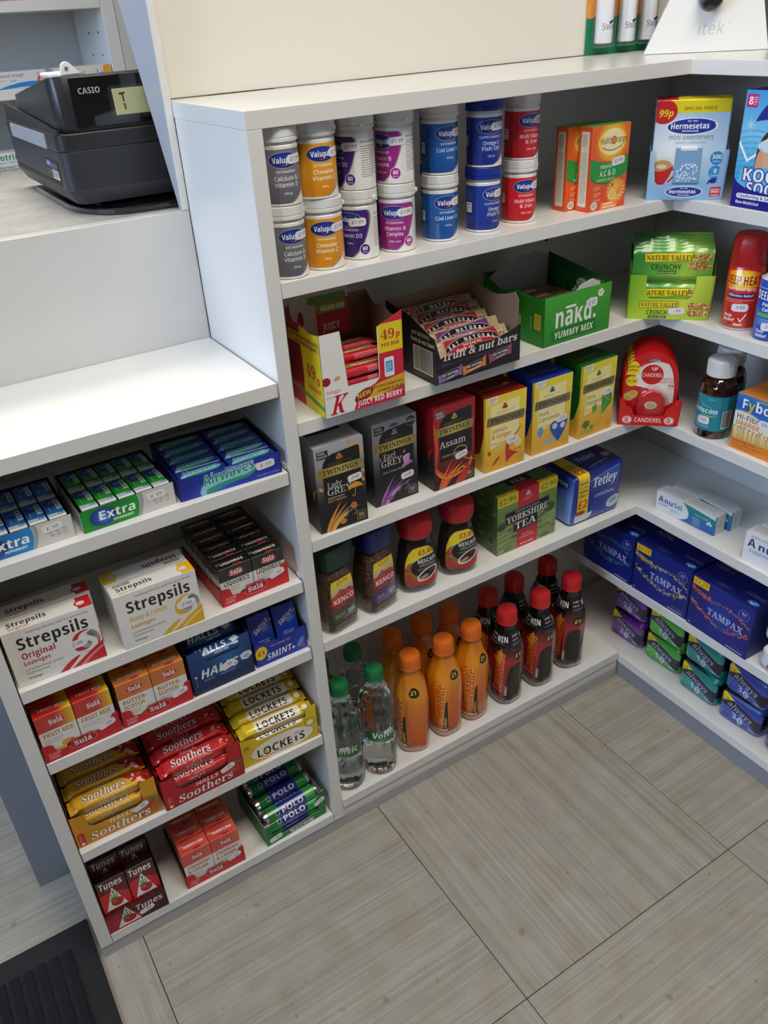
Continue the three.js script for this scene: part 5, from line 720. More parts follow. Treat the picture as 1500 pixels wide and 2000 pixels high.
// tablet dispensers on arched cards in a red tray
{
  const w = 92, d = 66, yaw = -44, o = [0.58, -0.007], c = Math.cos(yaw * D2R), s = Math.sin(yaw * D2R), at = (t, lx, lz, y) => put(t, o[0] + lx * c + lz * s, h3 + y, o[1] - lx * s + lz * c, yaw);
  const tr = tray('display_tray', 'red card tray holding arched sweetener cards across the shelf corner', w, d, [[0, 0], [w, 0], [w + 3, 47], [w - 6, 45], [w - 10, 34], [w - 20, 29], [w - 22, 20], [w - 26, 17], [26, 17], [22, 20], [20, 29], [10, 34], [6, 45], [-3, 47]], [[0, 0], [d, 0], [d, 47], [d - 14, 38], [14, 38], [0, 50]], 52, 52,
    { outer: '#c81e22', inner: '#a81418', front: (g, W, Hp) => { R(g, '#d0201f', -4, 0, W + 8, Hp); for (const x of [14, W - 14]) { EL(g, '#f4e4e0', x, Hp - 9.5, 7.6, 6.6); tx(g, '0', x - 0.6, Hp - 5.6, 11, '#c81e22', { b: 1, a: 'center' }); EL(g, null, x, Hp - 9.5, 6.4, 5.5, 0, '#c81e22', 0.6); } tx(g, 'CANDEREL', W / 2, Hp - 6, 10, '#fff', { a: 'center', w: 42 }); } });
  at(tr, w / 2 * mm, -d / 2 * mm, 0.0003);
  const cw = 84, ch = 116, arch = [[-cw / 2, 0], [cw / 2, 0], [cw / 2, 62]]; for (let i = 1; i < 16; i++) { const a = i / 16 * Math.PI; arch.push([cw / 2 * Math.cos(a), 62 + (ch - 62) * Math.sin(a) ** 0.9]); } arch.push([-cw / 2, 62]);
  const cardGeo = (() => { const sh = new THREE.Shape(arch.map(([x, y]) => new THREE.Vector2(x, y))), ho = new THREE.Path(); [[-11, 99], [11, 99], [10, 102.5], [4, 103], [0, 106], [-4, 103], [-10, 102.5]].forEach(([x, y], i) => (i ? ho.lineTo(x, y) : ho.moveTo(x, y))); sh.holes.push(ho); const g = new THREE.ExtrudeGeometry(sh, { depth: 1, bevelEnabled: false }), p = g.attributes.position, uv = g.attributes.uv; for (let i = 0; i < p.count; i++) uv.setXY(i, (p.getX(i) + cw / 2) / cw, p.getY(i) / ch); g.scale(mm, mm, mm); return g; })();
  const cardMat = new THREE.MeshPhysicalMaterial({ map: mmTex(cw, ch, 3.2, (g) => {
    R(g, '#cf1c1f', 0, 0, cw, ch); PL(g, LG(g, 0, 20, 0, 100, '#e8dcd8', '#f0ece8', '#d8a8a0'), [[20, 30], [40, 10, 66, 20], [80, 40, 78, 84], [60, 96], [40, 62], [14, 56]]); PL(g, null, [[4, ch], [2, 34, 42, 6], [82, 34, 80, ch]], 'rgba(255,255,255,.35)', 0.6);
    EL(g, '#c8181c', 43, 38, 16.5, 16.5); for (const a of [-0.2, 0.25, 0.6]) EL(g, '#f2e8e0', 44 + a * 8, 28, 0.9, 3.6, a); tx(g, 'CANDEREL', 43, 42, 8.6, '#fff', { a: 'center', w: 31 });
    tx(g, 'Delicious', 80, 47, 6, '#a03038', { a: 'right', w: 22 }); tx(g, 'sweet taste', 80, 52, 6, '#a03038', { a: 'right', w: 28 }); tx(g, '100', 79, 59, 7, '#a03038', { a: 'right', b: 1 }); R(g, '#a03038', 68, 61, 11, 0.6);
    PL(g, '#f0dc28', [[14, 16], [22, 18, 24, 26], [26, 36, 16, 40], [6, 38, 2, 40], [6, 32], [4, 20, 14, 16]]); tx(g, 'Special', 14, 27, 5.4, '#8a2018', { b: 1, a: 'center' }); tx(g, 'offer', 14, 33, 5.4, '#8a2018', { b: 1, a: 'center' }); EL(g, '#f0dc28', 13, 50, 9, 8.6); tx(g, '£1.39', 13, 52, 5.4, '#8a1010', { b: 1, a: 'center' });
    EL(g, '#d8b060', 16, 72, 9, 7, -0.4); EL(g, '#e0bc70', 10, 76, 8, 7, 0.3); for (let i = 0; i < 12; i++) EL(g, '#c89a48', rr(5, 22), rr(68, 80), 1.2, 0.8);
  }), roughness: 0.35, clearcoat: 0.4 });
  const bodyGeo = loft([{ y: 0, x: 0.0205, z: 0.006 }, { y: 0.001, x: 0.0215, z: 0.007 }, { y: 0.02, x: 0.0225, z: 0.0072 }, { y: 0.036, x: 0.02, z: 0.007 }, { y: 0.045, x: 0.013, z: 0.0062 }, { y: 0.048, x: 0.005, z: 0.005 }].map((r) => ({ ...r, p: 3 })), { n: 32 });
  const redPl = new THREE.MeshPhysicalMaterial({ color: lin(0.55, 0.015, 0.02), roughness: 0.15, clearcoat: 1 }), cup = std(lin(0.6, 0.36, 0.22), 0.4), blist = new THREE.MeshPhysicalMaterial({ color: 0xffffff, roughness: 0.04, transmission: 1, thickness: 0, ior: 1.45 });
  const blGeo = loft([{ y: -0.002, x: 0.024, z: 0.0085 }, { y: 0.022, x: 0.0262, z: 0.0095 }, { y: 0.042, x: 0.024, z: 0.0088 }, { y: 0.052, x: 0.016, z: 0.0078 }, { y: 0.056, x: 0.006, z: 0.006 }].map((r) => ({ ...r, p: 3 })), { n: 32 });
  for (let i = 0; i < 6; i++) {
    const t = thing('sweetener_card', `red arched sweetener card with dispenser, ${i ? ORD[i] + ' from the front of the red tray' : 'at the front of the red tray'}`, 'sweetener pack', 'red arched sweetener cards in the corner tray');
    mesh('backing_card', cardGeo, cardMat, t);
    if (i < 1) { const b = mesh('dispenser', bodyGeo, redPl, t, 0.003, 0.006, 0.0075); const e = new THREE.CylinderGeometry(0.0095, 0.0095, 0.0012, 28); e.rotateX(Math.PI / 2); e.scale(1, 0.68, 1); mesh('cup_emblem', e, std(lin(0.62, 0.56, 0.48), 0.3), b, -0.001, 0.026, 0.0072); const e2 = new THREE.CylinderGeometry(0.0068, 0.0068, 0.0014, 24); e2.rotateX(Math.PI / 2); e2.scale(1, 0.66, 1); mesh('coffee', e2, cup, b, -0.001, 0.026, 0.0073); mesh('blister', blGeo, blist, t, 0.003, 0.006, 0.0095); }
    at(t, (w / 2 - i * 0.35) * mm, (-20 - i * 8.3) * mm, 0.0012 + i * 0.0022);
  }
}
// spray cans
{
  const can = (label, r, h, top, body, cap, price, name) => {
    const C = 2 * Math.PI * r, t = thing('spray_can', label, 'spray can'), bh = h * 0.68;
    mesh('can_body', loft(rings([[0, r - 2], [0.6, r - 0.4], [2.4, r - 0.4], [3, r], [bh - 1, r], [bh, r - 0.6]]), { n: 48 }), new THREE.MeshPhysicalMaterial({ map: mmTex(C, bh, 3, (g) => body(g, C, bh)), roughness: 0.25, clearcoat: 0.5 }), t);
    mesh('cap', top, cap, t); if (price) stickRound(t, price[0], r, price[1], price[2], 2, 22, 11); return t;
  };
  const r = 25, h = 132, bh = h * 0.68;
  const red = can('red pain-relief spray can, the front one of two', r, h, loft(rings([[bh + 0.3, r - 0.4], [bh + 1, r - 0.2], [bh + 28, r - 1.8], [h - 5, r - 3.2], [h - 1.5, r - 6], [h, r - 11], [h + 0.3, r - 17]]), { n: 44 }), (g, C, b) => {
    R(g, LG(g, 0, 0, 0, b, '#c81a1c', '#d8281f', '#d22a1e', '#c8401e'), 0, 0, C, b); R(g, '#c8c8d8', 0, b - 3, C, 3); const x = C / 2; EL(g, RG(g, x, 18, 32, '#fff6c0', '#ffd030', '#f08a1e', 'rgba(210,40,30,0)'), x, 18, 32, 14); tx(g, 'DEEP HEAT', x, 25, 17, '#a01010', { b: 1, a: 'center', w: 52 }); PL(g, null, [[x - 26, 26], [x + 26, 26]], '#f8d040', 0.4);
    tx(g, 'Pain Relief Spray', x, 33, 6, '#f8e4e0', { b: 1, a: 'center', w: 42, k: 0.1 }); RR(g, '#1a1f6a', x - 20, 37, 40, 6.4, 3); tx(g, 'Effective Relief', x, 41.7, 5, '#fff', { b: 1, a: 'center', w: 36 }); fine(g, x - 22, 46, 44, 2, 2.6, '#f0c0b8'); tx(g, 'Pain', x - 20, 71, 6, '#fff', { b: 1, k: 0.1 }); tx(g, 'Relief', x - 20, 77, 6, '#fff', { b: 1, k: 0.1 }); tx(g, 'PLUS', x - 20, 83, 5, '#1a1f6a', { b: 1 }); tx(g, 'Heat', x - 4, 83, 5.4, '#fff', { b: 1, k: 0.1 }); PL(g, null, [[x + 2, 72], [x + 5, 77], [x + 12, 66]], '#fff', 1.4);
  }, std(lin(0.5, 0.012, 0.015), 0.35), null);
  const rb = copy(red, 'red pain-relief spray can standing behind its twin'); stickRound(red, '3·99', r, 4, 33, 2, 23, 11); put(red, 0.684, h2 + 0.0003, 0.107, -62); put(rb, 0.742, h2 + 0.0003, 0.118, -30);
  const bl = can('blue cold spray can at the right frame edge', 25, 120, loft(rings([[81.9, 24.4], [83, 22], [88, 17], [90, 15], [92, 14.6], [112, 14], [118, 12], [120, 8]]), { n: 40 }), (g, C, b) => { R(g, LG(g, 0, 0, 0, b, '#2a58c8', '#1f49b8', '#2f6ad2', '#1a3aa0'), 0, 0, C, b); const x = C / 2; R(g, '#9fd0f0', x - 30, 10, 60, 1); tx(g, 'DEEP FREEZE', x, 26, 16, '#eaf4ff', { b: 1, a: 'center', w: 58, st: '#12226a', sw: 0.8 }); tx(g, 'Pain Relief', x, 34, 6.4, '#fff', { b: 1, a: 'center', w: 34, k: 0.1 }); tx(g, 'Cold Spray', x, 41, 6.4, '#fff', { b: 1, a: 'center', w: 32, k: 0.1 }); RR(g, '#5fb84a', x - 24, 44, 48, 5, 2); fine(g, x - 22, 52, 44, 4, 2.4, '#cfe0ff'); tx(g, 'Pain', x - 20, 71, 6, '#fff', { b: 1, k: 0.1 }); tx(g, 'Relief', x - 20, 77, 6, '#fff', { b: 1, k: 0.1 }); PL(g, null, [[x + 2, 74], [x + 5, 79], [x + 11, 67]], '#fff', 1.4); }, std(lin(0.75, 0.77, 0.8), 0.3), ['3·99', -4, 20]);
  put(bl, 0.679, h2 + 0.0003, 0.1645, -62);
}
// brown medicine bottles
{
  const r = 27, hb = 88, C = 2 * Math.PI * (r + 0.15);
  const t = thing('medicine_bottle', 'brown medicine bottle with a white ribbed cap, the front one of two', 'bottle', 'brown medicine bottles on the right shelf');
  mesh('glass', loft(rings([[0, r - 3], [0.6, r - 1], [3, r], [hb - 12, r], [hb - 5, r - 1.6], [hb + 2, r - 5], [hb + 8, r - 11], [hb + 11, 13.5], [hb + 14, 13]]), { n: 48 }), new THREE.MeshPhysicalMaterial({ color: lin(0.022, 0.004, 0.003), roughness: 0.06, clearcoat: 1 }), t);
  const cap = []; cap.push(loft(rings([[hb + 9, 20], [hb + 9.6, 21], [hb + 32, 20], [hb + 34.5, 18.6], [hb + 35.2, 15.5]]), { n: 48 })); for (let i = 0; i < 40; i++) { const q = rbox(0.0014, 0.021, 0.001, 0.0004, 0, (hb + 20.5) * mm, 0.0207); q.rotateY(i / 40 * 2 * Math.PI); cap.push(q); }
  mesh('cap', cap, std(lin(0.74, 0.74, 0.76), 0.4), t);
  mesh('label', loft([14, 70].map((y) => ({ y: y * mm, x: (r + 0.15) * mm, z: (r + 0.15) * mm })), { n: 60, top: false, bottom: false, ha: 2.5 }), new THREE.MeshPhysicalMaterial({ map: mmTex(C * 0.795, 56, 3, (g, W) => { R(g, LG(g, 0, 0, W, 0, '#2a9aa8', '#238a9c', '#1f7f94'), 0, 0, W, 56); const x = W / 2; PL(g, null, [[x - 12, 0], [x - 16, 14, x - 4, 16], [x + 14, 18, x + 14, 30]], '#7fd0d8', 1); tx(g, '150ml', x + 2, 7, 4, '#9fd8dc'); tx(g, 'Gaviscon', x - 32, 28, 11, '#f4f4f4', { b: 1, k: 0.2, w: 50 }); PL(g, '#8ac05a', [[x - 6, 31], [x + 20, 31.5], [x + 10, 34], [x - 4, 33]]); R(g, '#2f6ab8', x - 6, 35, 18, 2.6); for (const y of [42, 46.4, 50.8]) tx(g, 'Sodium alginate bicarbonate', x - 24, y, 3.4, '#d8f0f0', { w: 32 }); barcode(g, x + 26, 24, 17, 28); EL(g, '#2f4a9a', x - 36, 8, 5, 6); }), roughness: 0.4 }), t);
  const t2 = copy(t, 'brown medicine bottle with a white ribbed cap, standing behind its twin'); stickRound(t, '1·99', r + 0.2, -4, 30, 2, 20, 12); stickRound(t2, '3·99', r + 0.2, 2, 52, 2, 20, 11); put(t, 0.6715, h3 + 0.0003, 0.102, -84); put(t2, 0.7215, h3 + 0.0003, 0.0795, -38);
}

// ---------- coffee jars ----------
const jarGlass = new THREE.MeshPhysicalMaterial({ color: 0xffffff, roughness: 0.02, transmission: 1, thickness: 0, ior: 1.5 });
const granule = (dark) => new THREE.MeshPhysicalMaterial({ map: canvasTex(384, 384, (g, W) => { R(g, dark ? '#1c110b' : '#3a2618', 0, 0, W, W); for (let i = 0; i < 3600; i++) { const k = rr(0.5, 1.5), b = dark ? [34 * k, 21 * k, 14 * k] : [92 * k, 62 * k, 40 * k]; g.fillStyle = `rgb(${b.map((v) => v | 0).join(',')})`; g.beginPath(); g.ellipse(rnd() * W, rnd() * W, rr(2, 5), rr(1.6, 3.6), rnd() * 3, 0, 7); g.fill(); } }), bumpMap: canvasTex(256, 256, (g, W) => { R(g, '#444', 0, 0, W, W); for (let i = 0; i < 1500; i++) { g.fillStyle = `rgb(${[0, 0, 0].fill((rnd() * 255) | 0).join(',')})`; g.beginPath(); g.ellipse(rnd() * W, rnd() * W, rr(2, 4), rr(2, 3), 0, 0, 7); g.fill(); } }), bumpScale: 0.0016, roughness: 0.85 });
const coffeeLight = granule(false), coffeeDark = granule(true);
function squareJar(label, lidC, bandC, bandT, price) {
  const t = thing('coffee_jar', label, 'coffee jar'), P = 5;
  const prof = [[0, 25, 22], [1.2, 28, 24.5], [4, 29.5, 26], [60, 27.5, 24.5], [84, 24.8, 22.2], [98, 22.6, 20.4], [103, 21, 19], [106, 18.5, 17.5], [112, 18.5, 17.5]];
  mesh('glass_jar', loft(rings(prof, P), { n: 56, top: false }), jarGlass, t);
  mesh('coffee', loft(rings([[5, 25, 21], [7, 27.4, 23.9], [60, 26, 23], [84, 23.4, 20.8], [98, 21.2, 19], [102, 18, 16]], P), { n: 56 }), coffeeLight, t);
  mesh('lid', loft(rings([[105, 21.5, 20], [105.6, 22.8, 21.2], [108, 23, 21.4], [130, 25.4, 23.6], [139, 26.2, 24.4], [141, 25.4, 23.6], [141.4, 23, 21]], 5.5), { n: 56, crease: 0.5 }), lidC, t);
  const lab = loft([[16, 22], [17, 23], [40, 22], [62, 20.6], [76, 18.4], [84, 16], [88, 13]].map(([y, hw]) => { const f = THREE.MathUtils.clamp((y - 4) / 80, 0, 1), x = (29.8 - 4.7 * f), z = (26.3 - 3.8 * f); return { y: y * mm, x: x * mm, z: z * mm, p: P, ha: Math.atan2(hw, z) * 0.86 }; }), { n: 24, top: false, bottom: false });
  { const p = lab.attributes.position, uv = lab.attributes.uv; for (let i = 0; i < p.count; i++) uv.setXY(i, p.getX(i) / 0.05 + 0.5, (p.getY(i) - 0.016) / 0.072); }
  mesh('label', lab, new THREE.MeshPhysicalMaterial({ map: mmTex(50, 72, 4, (g) => {
    R(g, LG(g, 0, 0, 0, 72, '#b0201f', '#a01a1e', '#7a1418', '#5a1012'), 0, 0, 50, 72); PL(g, LG(g, 0, 0, 0, 26, '#f0dc30', '#e8d8a0', '#d8b878'), [[0, 0], [50, 0], [50, 25], [42, 24], [36, 20], [28, 21], [20, 17], [12, 23], [0, 26]]); PL(g, '#c2452a', [[0, 27], [12, 23], [20, 18], [28, 22], [36, 21], [42, 25], [50, 26], [50, 30], [0, 31]]); R(g, '#f2dc26', 0, 0, 50, 11); tx(g, price, 25, 9.4, 9, '#b8281e', { a: 'center', w: 20 });
    R(g, '#c8262a', 2, 29, 46, 11); tx(g, 'KENCO', 25, 38.5, 11, '#fff', { b: 1, a: 'center', w: 38 }); fine(g, 10, 43, 30, 1, 2, '#c89a5a', 0.5);
    R(g, bandC, 0, 50, 50, 18); tx(g, bandT, 6, 62, 8.5, '#c8a86a', { w: bandT.length > 4 ? 19 : 14, b: 1 }); fine(g, 30, 56, 15, 3, 2.6, '#cfd8e8', 0.6);
  }), roughness: 0.35, clearcoat: 0.4 }), t);
  return t;
}
put(squareJar('square coffee jar with a dark green lid and green decaf band', std(lin(0.006, 0.05, 0.03), 0.4), '#14502f', 'DECAF', '£3.79'), 0.0575, h4 + 0.0003, -0.0345, 12);
put(squareJar('square coffee jar with a dark blue lid and blue band', std(lin(0.008, 0.016, 0.14), 0.4), '#1f2f86', 'RICH', '£3.49'), 0.129, h4 + 0.0003, -0.039, 14);
function roundJar(label) {
  const t = thing('coffee_jar', label, 'coffee jar', 'red-lidded coffee jars');
  mesh('glass_jar', loft(rings([[0, 26, 20], [1.4, 29.5, 23.5], [5, 31.5, 25.5], [16, 32.5, 26.4], [36, 32, 26], [60, 28.6, 23.6], [76, 25.4, 22.4], [83, 23.6, 21.4], [88, 20.6, 19.6], [92, 19.6, 19.2], [100, 19.6, 19.2]], 2.5), { n: 56, top: false }), jarGlass, t);
  mesh('coffee', loft(rings([[6, 27, 21], [9, 29.6, 23.6], [18, 30.8, 24.8], [36, 30.4, 24.4], [60, 27, 22], [76, 23.8, 20.8], [82, 21.8, 19.6], [88, 18.6, 17.6]], 2.5), { n: 48 }), coffeeDark, t);
  mesh('lid', loft(rings([[93, 23], [93.6, 24.4], [96, 25], [98, 26.4], [104, 27.6], [116, 27.6], [122, 26], [126.5, 22], [128.5, 16], [129, 8]]), { n: 48 }), std(lin(0.5, 0.012, 0.02), 0.38), t);
  const lab = loft([[12, 18], [14, 23], [20, 26], [36, 26], [56, 23], [70, 18], [78, 11], [80, 5]].map(([y, hw]) => { const f = y < 36 ? 0 : (y - 36) / 44, x = 32.8 - 7.4 * f, z = 26.7 - 3.9 * f; return { y: y * mm, x: x * mm, z: z * mm, p: 2.5, ha: Math.asin(Math.min(0.95, hw / x)) }; }), { n: 24, top: false, bottom: false });
  { const p = lab.attributes.position, uv = lab.attributes.uv; for (let i = 0; i < p.count; i++) uv.setXY(i, p.getX(i) / 0.056 + 0.5, (p.getY(i) - 0.012) / 0.068); }
  mesh('label', lab, roundJar.m || (roundJar.m = new THREE.MeshPhysicalMaterial({ map: mmTex(56, 68, 4, (g) => {
    R(g, LG(g, 0, 0, 0, 68, '#e8d42a', '#6f94d0', '#b85a34', '#8a2f1a', '#a8281e'), 0, 0, 56, 68); R(g, LG(g, 0, 40, 0, 68, '#b8703a', '#8a3a1e'), 0, 40, 30, 28); R(g, '#c82a26', 38, 32, 18, 36); PL(g, '#e8d02a', [[0, 0], [56, 0], [56, 16], [30, 17], [8, 26], [0, 40]]);
    PL(g, '#141418', [[10, 34], [12, 20, 34, 18], [56, 17], [56, 40], [40, 44, 28, 50], [10, 48, 10, 34]]); tx(g, '£3.49', 35, 13.4, 11, '#b8281e', { a: 'center', w: 25, b: 1 });
    tx(g, 'NESCAFÉ', 37, 28, 9.4, '#f4f2ee', { b: 1, a: 'center', w: 34 }); tx(g, 'ORIGINAL', 37, 34, 5.6, '#d8d4cc', { a: 'center', w: 29 }); tx(g, 'Double Filter, Full Flavour', 36, 39, 3.6, '#c8c4bc', { a: 'center', w: 32 });
    PL(g, '#c22622', [[16, 52], [34, 64, 56, 48], [56, 68], [26, 68]]); EL(g, '#e8e0d8', 36, 48, 19, 9.6, -0.42); EL(g, '#1a1210', 36.4, 47.4, 15.6, 7, -0.42); EL(g, '#b89a72', 30, 52, 8, 3, -0.4); EL(g, '#5a4030', 44, 42, 5, 2.4, -0.5); for (const [x, y] of [[6, 50], [9, 55], [5, 58], [10, 62]]) EL(g, '#b82a20', x, y, 2.8, 2.6); EL(g, '#3f7a2a', 8, 46, 4, 1.8, -0.4);
  }), roughness: 0.3, clearcoat: 0.4 })), t);
  return t;
}
put(roundJar('red-lidded coffee jar, the left one of the two side by side'), 0.206, h4 + 0.0003, -0.042, -10);
put(roundJar('red-lidded coffee jar, the right one beside the green tea box'), 0.283, h4 + 0.0003, -0.042, -12);

// ---------- bottles on the lowest shelf ----------
{
  const pet = new THREE.MeshPhysicalMaterial({ color: lin(0.97, 0.985, 1), roughness: 0.03, transmission: 1, thickness: 0.05, ior: 1.33, attenuationColor: lin(0.75, 0.88, 0.95), attenuationDistance: 0.25 });
  const prof = [[0, 16], [1, 24], [4, 27], [10, 28.4], [16, 27.6], [20, 29], [40, 29], [42, 28], [45, 29], [54, 28.6], [66, 27.6], [70, 26.4], [76, 26.8], [104, 26.8], [108, 27.6], [116, 28.6], [120, 27.4], [124, 28.8], [134, 28.8], [140, 27.8], [146, 28.4], [156, 27.4], [168, 23.6], [178, 18.6], [184, 15.4], [190, 13.4], [196, 13]];
  const wg = loft(rings(prof), { n: 48, crease: 1 });
  const t = thing('water_bottle', 'clear still-water bottle at the front left of the lowest shelf, lettered label', 'bottle', 'clear water bottles with green caps');
  mesh('bottle_body', wg, pet, t);
  const capG = [loft(rings([[195, 14.4], [195.6, 15.6], [198, 15.6], [198.6, 15], [213, 14.6], [216, 13.2], [217, 10.5]]), { n: 36 })]; for (let i = 0; i < 30; i++) { const q = rbox(0.0012, 0.012, 0.0008, 0.0003, 0, 0.206, 0.0151); q.rotateY(i / 30 * 2 * Math.PI); capG.push(q); }
  mesh('cap', capG, std(lin(0.01, 0.2, 0.06), 0.35), t);
  const C = 27.15 * 2 * 1.25;
  const lab = loft([76, 104].map((y) => ({ y: y * mm, x: 0.02715, z: 0.02715 })), { n: 40, top: false, bottom: false, ha: 1.25 });
  mesh('label', lab, new THREE.MeshPhysicalMaterial({ transparent: true, side: THREE.DoubleSide, map: mmTex(C, 28, 4, (g) => { g.clearRect(0, 0, C, 28); PL(g, '#1d6a34', [[0, 6], [C * 0.3, 2, C * 0.45, 8], [C * 0.7, 0, C, 4], [C, 22], [C * 0.6, 28, C * 0.4, 24], [C * 0.2, 26, 0, 20]]); PL(g, '#5fa83a', [[C * 0.5, 4], [C * 0.62, 1, C * 0.7, 5], [C * 0.6, 8, C * 0.5, 4]]); tx(g, 'Volvic', C / 2, 18, 17, '#f2f4f2', { b: 1, a: 'center', w: 44, k: 0.14 }); fine(g, C / 2 - 14, 20.6, 28, 2, 2.2, '#cfe0d0'); }), roughness: 0.4 }), t);
  const b2 = copy(t, 'clear still-water bottle second from the left in the front row of the lowest shelf'), b3 = copy(t, 'clear still-water bottle in the back row beside the orange bottles'), b4 = copy(t, 'clear still-water bottle half hidden behind the upright in the back row');
  stickRound(t, '  ·69', 27.3, -2, 97, 8, 16, 8); stickRound(b2, '  ·69', 27.3, 12, 98, 10, 16, 9);
  put(t, 0.0502, h5 + 0.0003, -0.0345, -28); put(b2, 0.1115, h5 + 0.0003, -0.0315, -6); put(b3, 0.1085, h5 + 0.0003, -0.0925, -40); put(b4, 0.0485, h5 + 0.0003, -0.0955, -20);
}
function energyBottle(label, group, draw, cap, base) {
  const t = thing('energy_bottle', label, 'bottle', group);
  const prof = [[0, 18], [1, 24], [4, 26.4], [14, 27.6], [28, 27], [44, 27.2], [60, 27.8], [80, 28.3], [100, 28.4], [116, 27.9], [128, 26.6], [140, 24], [150, 20.8], [160, 17.4], [166, 15.8], [172, 15.2]];
  mesh('bottle_body', loft(rings(prof, 2.5).map((r, i) => ({ ...r, p: i < 11 ? 2.7 : 2.2 })), { n: 48, crease: 1 }), draw, t);
  mesh('bottle_base', loft(rings([[-0.2, 19], [0, 24], [1, 25], [5, 26.9], [10, 27.55], [13, 27.5]].map((a) => a), 2.7), { n: 48, top: false, crease: 1 }), base, t);
  mesh('neck', loft(rings([[171, 14.6], [176, 14.4]]), { n: 32, top: false, bottom: false }), base, t);
  mesh('cap', loft(rings([[173.5, 16.4], [174, 18.4], [177.6, 18.6], [178.2, 18.1], [196, 17.9], [200, 16], [201.6, 12]]), { n: 36, crease: 0.5 }), cap, t);
  return t;
}
{
  const C = 170, Hb = 172, pound = (g, x, y, bg, fg) => { EL(g, bg, x, y, 10, 9.6); tx(g, '£1', x - 0.8, y + 4, 11.5, fg, { b: 1, a: 'center', k: 0.1 }); };
  const big = (g, s, x, y, col, st) => tx(g, s, x, y, 23, col, { b: 1, r: -86, k: 0.2, w: 92, st, sw: 1.1 });
  const orange = new THREE.MeshPhysicalMaterial({ map: mmTex(C, Hb, 3, (g) => {
    R(g, LG(g, 0, 0, 0, Hb, '#d87818', '#ee9a1c', '#ea7a12', '#e0640e', '#c8501a'), 0, 0, C, Hb);
    for (let i = 0; i < 320; i++) EL(g, `rgba(255,${190 + rr(0, 50) | 0},90,${rr(0.08, 0.3)})`, rr(0, C), Math.pow(rnd(), 0.5) * Hb, rr(0.3, 1.1), rr(0.3, 1.1));
    for (let k = 0; k < 2; k++) { const x = 60 + k * 85; PL(g, null, [[x - 22, 130], [x - 26, 60, x - 8, 46], [x + 6, 40, x + 4, 64]], '#d86a14', 1.2); big(g, 'Lucozade', x + 3, 142, '#d8480c', '#ffd45a'); PL(g, '#18140f', [[x + 8, 92], [x + 12, 86], [x + 13, 152], [x + 4, 152]]); tx(g, 'ENERGY', x + 10, 149, 6, '#f6d04a', { r: -88, b: 1, w: 24 }); PL(g, 'rgba(120,60,20,.45)', [[x - 24, 150], [x + 30, 148], [x + 30, 158], [x - 24, 160]]); tx(g, 'ORANGE', x - 16, 157, 7, '#f0e8d8', { b: 1, w: 28 }); }
    RR(g, '#1c1a16', 112, 112, 14, 36, 1); for (let i = 0; i < 5; i++) EL(g, '#e8902a', 123, 117 + i * 6.6, 2, 2); fine(g, 113.5, 114, 7, 12, 2.7, '#c88a3a');
    pound(g, 88, 37, '#1a150c', '#f2d030'); pound(g, 8, 37, '#1a150c', '#f2d030');
  }), roughness: 0.22, clearcoat: 0.6 });
  const red = new THREE.MeshPhysicalMaterial({ map: mmTex(C, Hb, 3, (g) => {
    R(g, LG(g, 0, 0, 0, Hb, '#161214', '#161214', '#b01f24', '#a81a22', '#8a1218', '#3a1214'), 0, 0, C, Hb); R(g, '#141114', 0, 0, C, 40);
    for (let k = 0; k < 3; k++) { const x = 20 + k * 56; tx(g, 'A PRIZE', x, 22, 5.4, '#d8d4d4', { b: 1, w: 20 }); tx(g, 'WIN', x + 24, 30, 15, '#f0eeee', { b: 1, w: 24 }); tx(g, 'EVERY DAY', x, 29, 5, '#d8d4d4', { b: 1, w: 20 }); fine(g, x, 32.5, 44, 2, 2.4, '#aaa'); }
    for (let k = 0; k < 2; k++) { const x = 58 + k * 85; big(g, 'Lucozade', x - 2, 142, '#d0201c', '#f0a836'); PL(g, '#e0902a', [[x - 14, 66], [x - 2, 42], [x + 2, 60], [x - 4, 78]]); PL(g, LG(g, 0, 80, 0, 160, '#1c1617', '#0f0c0d', '#191314'), [[x + 8, 160], [x + 6, 96, x + 14, 82], [x + 30, 72, x + 40, 88], [x + 44, 120, x + 42, 160]]); tx(g, 'ENERGY', x + 9, 148, 5.6, '#e8d8c8', { r: -88, b: 1, w: 22 }); R(g, 'rgba(20,12,12,.5)', x - 26, 150, 60, 12); tx(g, 'ORIGINAL', x - 22, 158, 6, '#8a7a78', { b: 1, w: 28 }); }
    pound(g, 88, 60, '#1a1210', '#f2d84a'); pound(g, 8, 60, '#1a1210', '#f2d84a');
  }), roughness: 0.22, clearcoat: 0.6 });
  const obase = new THREE.MeshPhysicalMaterial({ color: lin(0.5, 0.16, 0.03), roughness: 0.1, clearcoat: 1 }), rbase = new THREE.MeshPhysicalMaterial({ color: lin(0.05, 0.012, 0.01), roughness: 0.08, clearcoat: 1 });
  const ocap = std(lin(0.78, 0.16, 0.012), 0.35), rcap = std(lin(0.6, 0.018, 0.022), 0.35);
  const O = energyBottle('orange drink bottle, leftmost in the front row beside the water', 'orange drink bottles on the lowest shelf', orange, ocap, obase), B = energyBottle('red and black drink bottle, leftmost in its front row', 'red and black drink bottles on the lowest shelf', red, rcap, rbase);
  const ospots = [[0.185, -0.0405, -28, null], [0.2515, -0.0395, 4, 'orange drink bottle, middle of the front row'], [0.3125, -0.043, 12, 'orange drink bottle, right end of the front row beside the red bottles'], [0.19, -0.102, 26, 'orange drink bottle, leftmost in the back row'], [0.2535, -0.1065, 2, 'orange drink bottle, middle of the back row'], [0.3095, -0.1015, 6, 'orange drink bottle, right end of the back row']];
